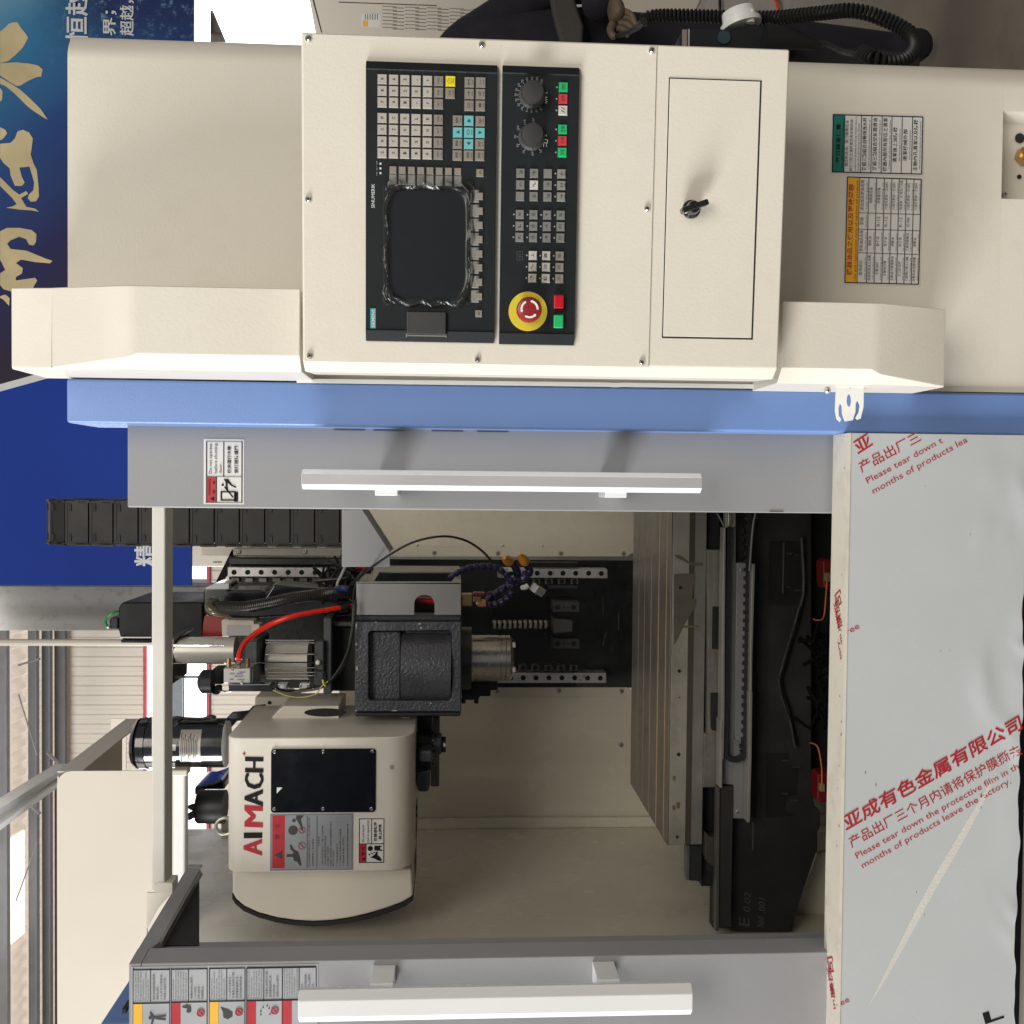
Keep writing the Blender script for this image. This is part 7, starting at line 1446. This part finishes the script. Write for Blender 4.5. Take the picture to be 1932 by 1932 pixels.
for s_, x, l_ in zip(tl, xx_, ll):
    if s_: y0 = 965 if s_ == '注意事項' else 1130; tpx(mb, ftc, d2, s_, (x, y0), (x, y0-l_), 13, d=0.0012)
mb.build('print', INKG, wl, smooth=False)
mb = MB(); ring(mb, ftc, d2, 806, 830, 28, 23, 0.0008, 0.0018, slash=True); ring(mb, ftc, d2, 806, 957, 30, 25, 0.0008, 0.0018, slash=True); mb.build('prohibition_marks', mat('dim_red', (0.22, 0.06, 0.06), 0.5), wl, smooth=False)
# small hand label
mb = MB(); mb.px(ftc, d2, (1266, 734, 1480, 1102), 0, 0.0005, 0); mb.px(ftc, d2, (1272, 945, 1328, 1096), 0.0003, 0.0009, 1)
for r_ in ((1270, 738, 1474, 742), (1270, 1094, 1474, 1098), (1270, 738, 1274, 1098), (1470, 738, 1474, 1098), (1272, 942, 1474, 946), (1370, 740, 1374, 942), (1326, 945, 1330, 1096)): mb.px(ftc, d2, r_, 0.0003, 0.0011, 2)
w2 = mb.build('warning_label', [PAPER, REDL, INKK], TCH, smooth=False, label='small white label with a hand pictogram')
mb = MB(); tpx(mb, ftc, d2, 'Do not touch', (1312, 930), (1312, 790), 20, d=0.0014); tpx(mb, ftc, d2, 'tool in operation', (1352, 935), (1352, 752), 20, d=0.0014); tpx(mb, ftc, d2, '機器運轉時', (1416, 922), (1416, 765), 24, d=0.0014, bold=.012); tpx(mb, ftc, d2, '禁止觸摸', (1455, 908), (1455, 785), 24, d=0.0014, bold=.012)
tpx(mb, ftc, d2, '▲', (1318, 1082), (1318, 1055), 24, d=0.0014); tpx(mb, ftc, d2, '警 告', (1316, 1040), (1316, 965), 22, d=0.0014)
mb.pprism(ftc, d2, [(1365, 1052), (1380, 1045), (1400, 1028), (1412, 1005), (1422, 1010), (1420, 1035), (1440, 1050), (1455, 1078), (1450, 1086), (1420, 1078), (1385, 1060), (1362, 1056)], 0.0008, 0.0014)
mb.pprism(ftc, d2, [(1395, 960), (1455, 960), (1455, 968), (1440, 970), (1440, 990), (1458, 992), (1458, 1002), (1395, 998)], 0.0008, 0.0014)
for x, y, r_ in ((1362, 980, 22), (1355, 1030, 7), (1375, 1020, 7), (1395, 1012, 6)): a = ftc.st(q(d2, x, y)); p = ftc.P(a[0], a[1], 0.0009); mb.cyl(p, p+Vector((0, -0.0006, 0)), r_*d2[2]*K*YT/1932, 8)
mb.build('print', INKK, w2, smooth=False)
# stain on the cover
mb = MB(); n = 9; mb.pprism(ftc, d2, [(1535+16*cos(t*2*pi/n), 320+20*sin(t*2*pi/n)) for t in range(n)], 0, 0.0004); mb.build('grease_spot', mat('grease', (0.30, 0.27, 0.24), 0.4), TCH, smooth=False)
# motors
vcyl(TCH, 'arm_motor', BLKG, d1, 200, 1030, 232, 690, 2.22, [(0, 0.93), (0.03, 1.02), (0.12, 1.05), (0.125, 1), (1, 1)], 40)
vcyl(TCH, 'motor_cap', BLKG, d1, 142, 200, 232, 700, 2.22, [(0, 0.62), (0.3, 0.85), (1, 1.0)], 40); vcyl(TCH, 'motor_shaft', STEELD, d1, 114, 146, 450, 488, 2.22, n=12)
mb = MB(); mb.tube([pt(d1, 530, 300, 2.16), pt(d1, 560, 270, 2.15), pt(d1, 600, 235, 2.17)], 0.003, 6); mb.tube(spline([pt(d1, 520, 230, 2.2), pt(d1, 560, 225, 2.2), pt(d1, 620, 232, 2.2), pt(d1, 800, 235, 2.2), pt(d1, 880, 212, 2.2), pt(d1, 925, 225, 2.2)], 8), 0.004, 8); mb.build('motor_lead', RUBBER, TCH)
rmt = 458/2*d1[2]*K*2.22/1932; xm_ = FY(2.22).st(q(d1, 700, 461))[0]
def cyl_patch(c, x0, x1, y0, y1, Y, r_, xm, dr, m, name, parent):
    za2, zb4 = FY(Y).st(q(c, x0, 460))[1], FY(Y).st(q(c, x1, 460))[1]; yF = Y-r_; a0 = math.asin(max(-1, min(1, (FY(yF).st(q(c, 700, y1))[0]-xm)/r_))); a1 = math.asin(max(-1, min(1, (FY(yF).st(q(c, 700, y0))[0]-xm)/r_)))
    n = 10; vs = []; fs = []
    for i in range(n+1):
        t = a0+(a1-a0)*i/n
        for z in (za2, zb4): vs.append((xm+(r_+dr)*sin(t), Y-(r_+dr)*cos(t), z))
    for i in range(n): fs.append((2*i, 2*i+2, 2*i+3, 2*i+1))
    mb = MB(); mb.add(vs, fs); return mb.build(name, m, parent)
mp_ = cyl_patch(d1, 640, 835, 355, 650, 2.22, rmt, xm_, 0.001, mat('plate_silver', (0.36, 0.34, 0.30), 0.4, metal=0.3), 'rating_plate', TCH)
for i, x in enumerate((655, 672, 690, 706, 722, 738, 754, 770, 786, 802)): cyl_patch(d1, x-3, x+4, 380+(i*37) % 60, 640-(i*23) % 70, 2.22, rmt, xm_, 0.0015, INKG, 'plate_line', mp_)
cyl_patch(d1, 560, 608, 478, 535, 2.22, rmt, xm_, 0.001, mat('seal_silver', (0.4, 0.4, 0.4), 0.3, metal=0.5), 'round_seal', TCH)
vcyl(TCH, 'small_motor', BLK, d1, 752, 1015, 915, 1225, 2.25, [(0, 0.93), (0.08, 1), (1, 1)], 36); vcyl(TCH, 'cable_gland', BLKG, d1, 655, 752, 1040, 1105, 2.25, [(0, .55), (.2, .55), (.22, .8), (.5, 1), (1, 1)], 14)
mb = MB(); mb.cyl(pt(d1, 660, 1170, 2.25), pt(d1, 750, 1120, 2.25), 0.008, 10); mb.build('gland_lead', mat('dusty_lead', (0.10, 0.09, 0.07), 0.6), TCH)
rp(TCH, 'gear_box', BLKG, d1, [(720, 885), (740, 872), (830, 870), (900, 845), (970, 812), (1010, 830), (1010, 912), (825, 912), (720, 970)], 2.32, 0.12, 0.006)
# lifting eye
O_ = pt(d2, 178, 798, 2.14); mb = MB(); R1_, r1_ = 0.0185, 0.0038; 
mb.tube([O_+Vector((R1_*cos(t)*0.95, 0.0, R1_*sin(t))) for t in [2*pi*i/28 for i in range(29)]], r1_, 10); mb.build('lifting_eye', mat('zinc', (0.42, 0.42, 0.36), 0.3, metal=0.8), TCH)
# fairings behind: cream box with hole, mount
rp(MC, 'rear_mount', CREAM2, b7, [(1420, 110), (1600, 105), (1650, 130), (1560, 160), (1500, 240), (1420, 240)], 2.52, 0.1, 0.004)
for x, y, r_ in ((1502, 142, 10), (1500, 225, 24)): a = FY(2.519).st(q(b7, x, y)); p = FY(2.519).P(*a); mb = MB(); mb.cyl(p, p+Vector((0, -0.001, 0)), r_*a5*K*2.5/1932, 16); mb.build('mount_hole', BLKM, MC)
rp(MC, 'motor_bracket', BLK, b7, [(1250, 235), (1360, 225), (1370, 200), (1448, 190), (1450, 240), (1320, 245), (1262, 310)], 2.3, 0.08, 0.003)
# black double arm and tool pot
AR = thing('tool_gripper', 'black tool change arm and gripper hanging below the tool changer cover', 'tool arm', pt(b8, 480, 430, 2.2))
rb(AR, 'arm_housing', BLK, b8, (420, 220, 520, 345), 2.24, 0.15, 0.004); rb(AR, 'arm_rail', mat('dull_rail', (0.10, 0.10, 0.095), 0.4), b8, (515, 225, 560, 610), 2.40, 0.03, 0.002)
vcyl(AR, 'tool_pot', BLK, b8, 420, 530, 300, 420, 2.20, [(0, .9), (.3, 1), (1, 1)]); vcyl(AR, 'pot_ring', mat('pot_grey', (0.04, 0.045, 0.05), 0.35), b8, 525, 575, 310, 430, 2.20, [(0, .9), (.1, 1), (.9, 1), (1, .8)]); vcyl(AR, 'pot_nose', BLK, b8, 570, 598, 332, 418, 2.20); vcyl(AR, 'pot_glint', STEEL, b8, 584, 596, 366, 390, 2.17, n=10)
GRP = mat('gripper_slate', (0.045, 0.052, 0.06), 0.35)
rb(AR, 'gripper_finger', GRP, b8, (448, 410, 522, 475), 2.12, 0.06, 0.006); rb(AR, 'gripper_finger', BLK, b8, (430, 420, 515, 530), 2.16, 0.08, 0.004); rp(AR, 'gripper_jaw', GRP, b8, [(432, 530), (510, 515), (510, 600), (498, 640), (445, 640), (432, 600)], 2.15, 0.08, 0.004)
for y in (325, 335, 352, 400, 432, 452, 470, 485): rb(AR, 'socket_bolt', BLKM if y % 2 else STEELD, b8, (520, y-4, 534, y+4), 2.17, 0.012, 0.001)
rb(AR, 'slide_bar', BLK, b8, (410, 705, 432, 905), 2.18, 0.05, 0.003); rb(AR, 'slide_bar', mat('brown_bar', (0.12, 0.10, 0.085), 0.5), b8, (412, 905, 430, 1120), 2.20, 0.05, 0.003)
for y in (735, 775): rb(AR, 'bar_bolt', BLKM, b8, (428, y-8, 438, y+8), 2.18, 0.02, 0.001)
rb(MC, 'small_lug', mat('lug_pale', (0.35, 0.34, 0.24), 0.5), b8, (355, 222, 398, 245), 2.22, 0.02, 0.001)
# wall pieces low at the left of the base
rp(MC, 'base_wall_trim', INNER, d4, [(1290, 1835), (1325, 1600), (1480, 1215), (1590, 1180), (1590, 1835)], 2.2, 0.01, 0.001)
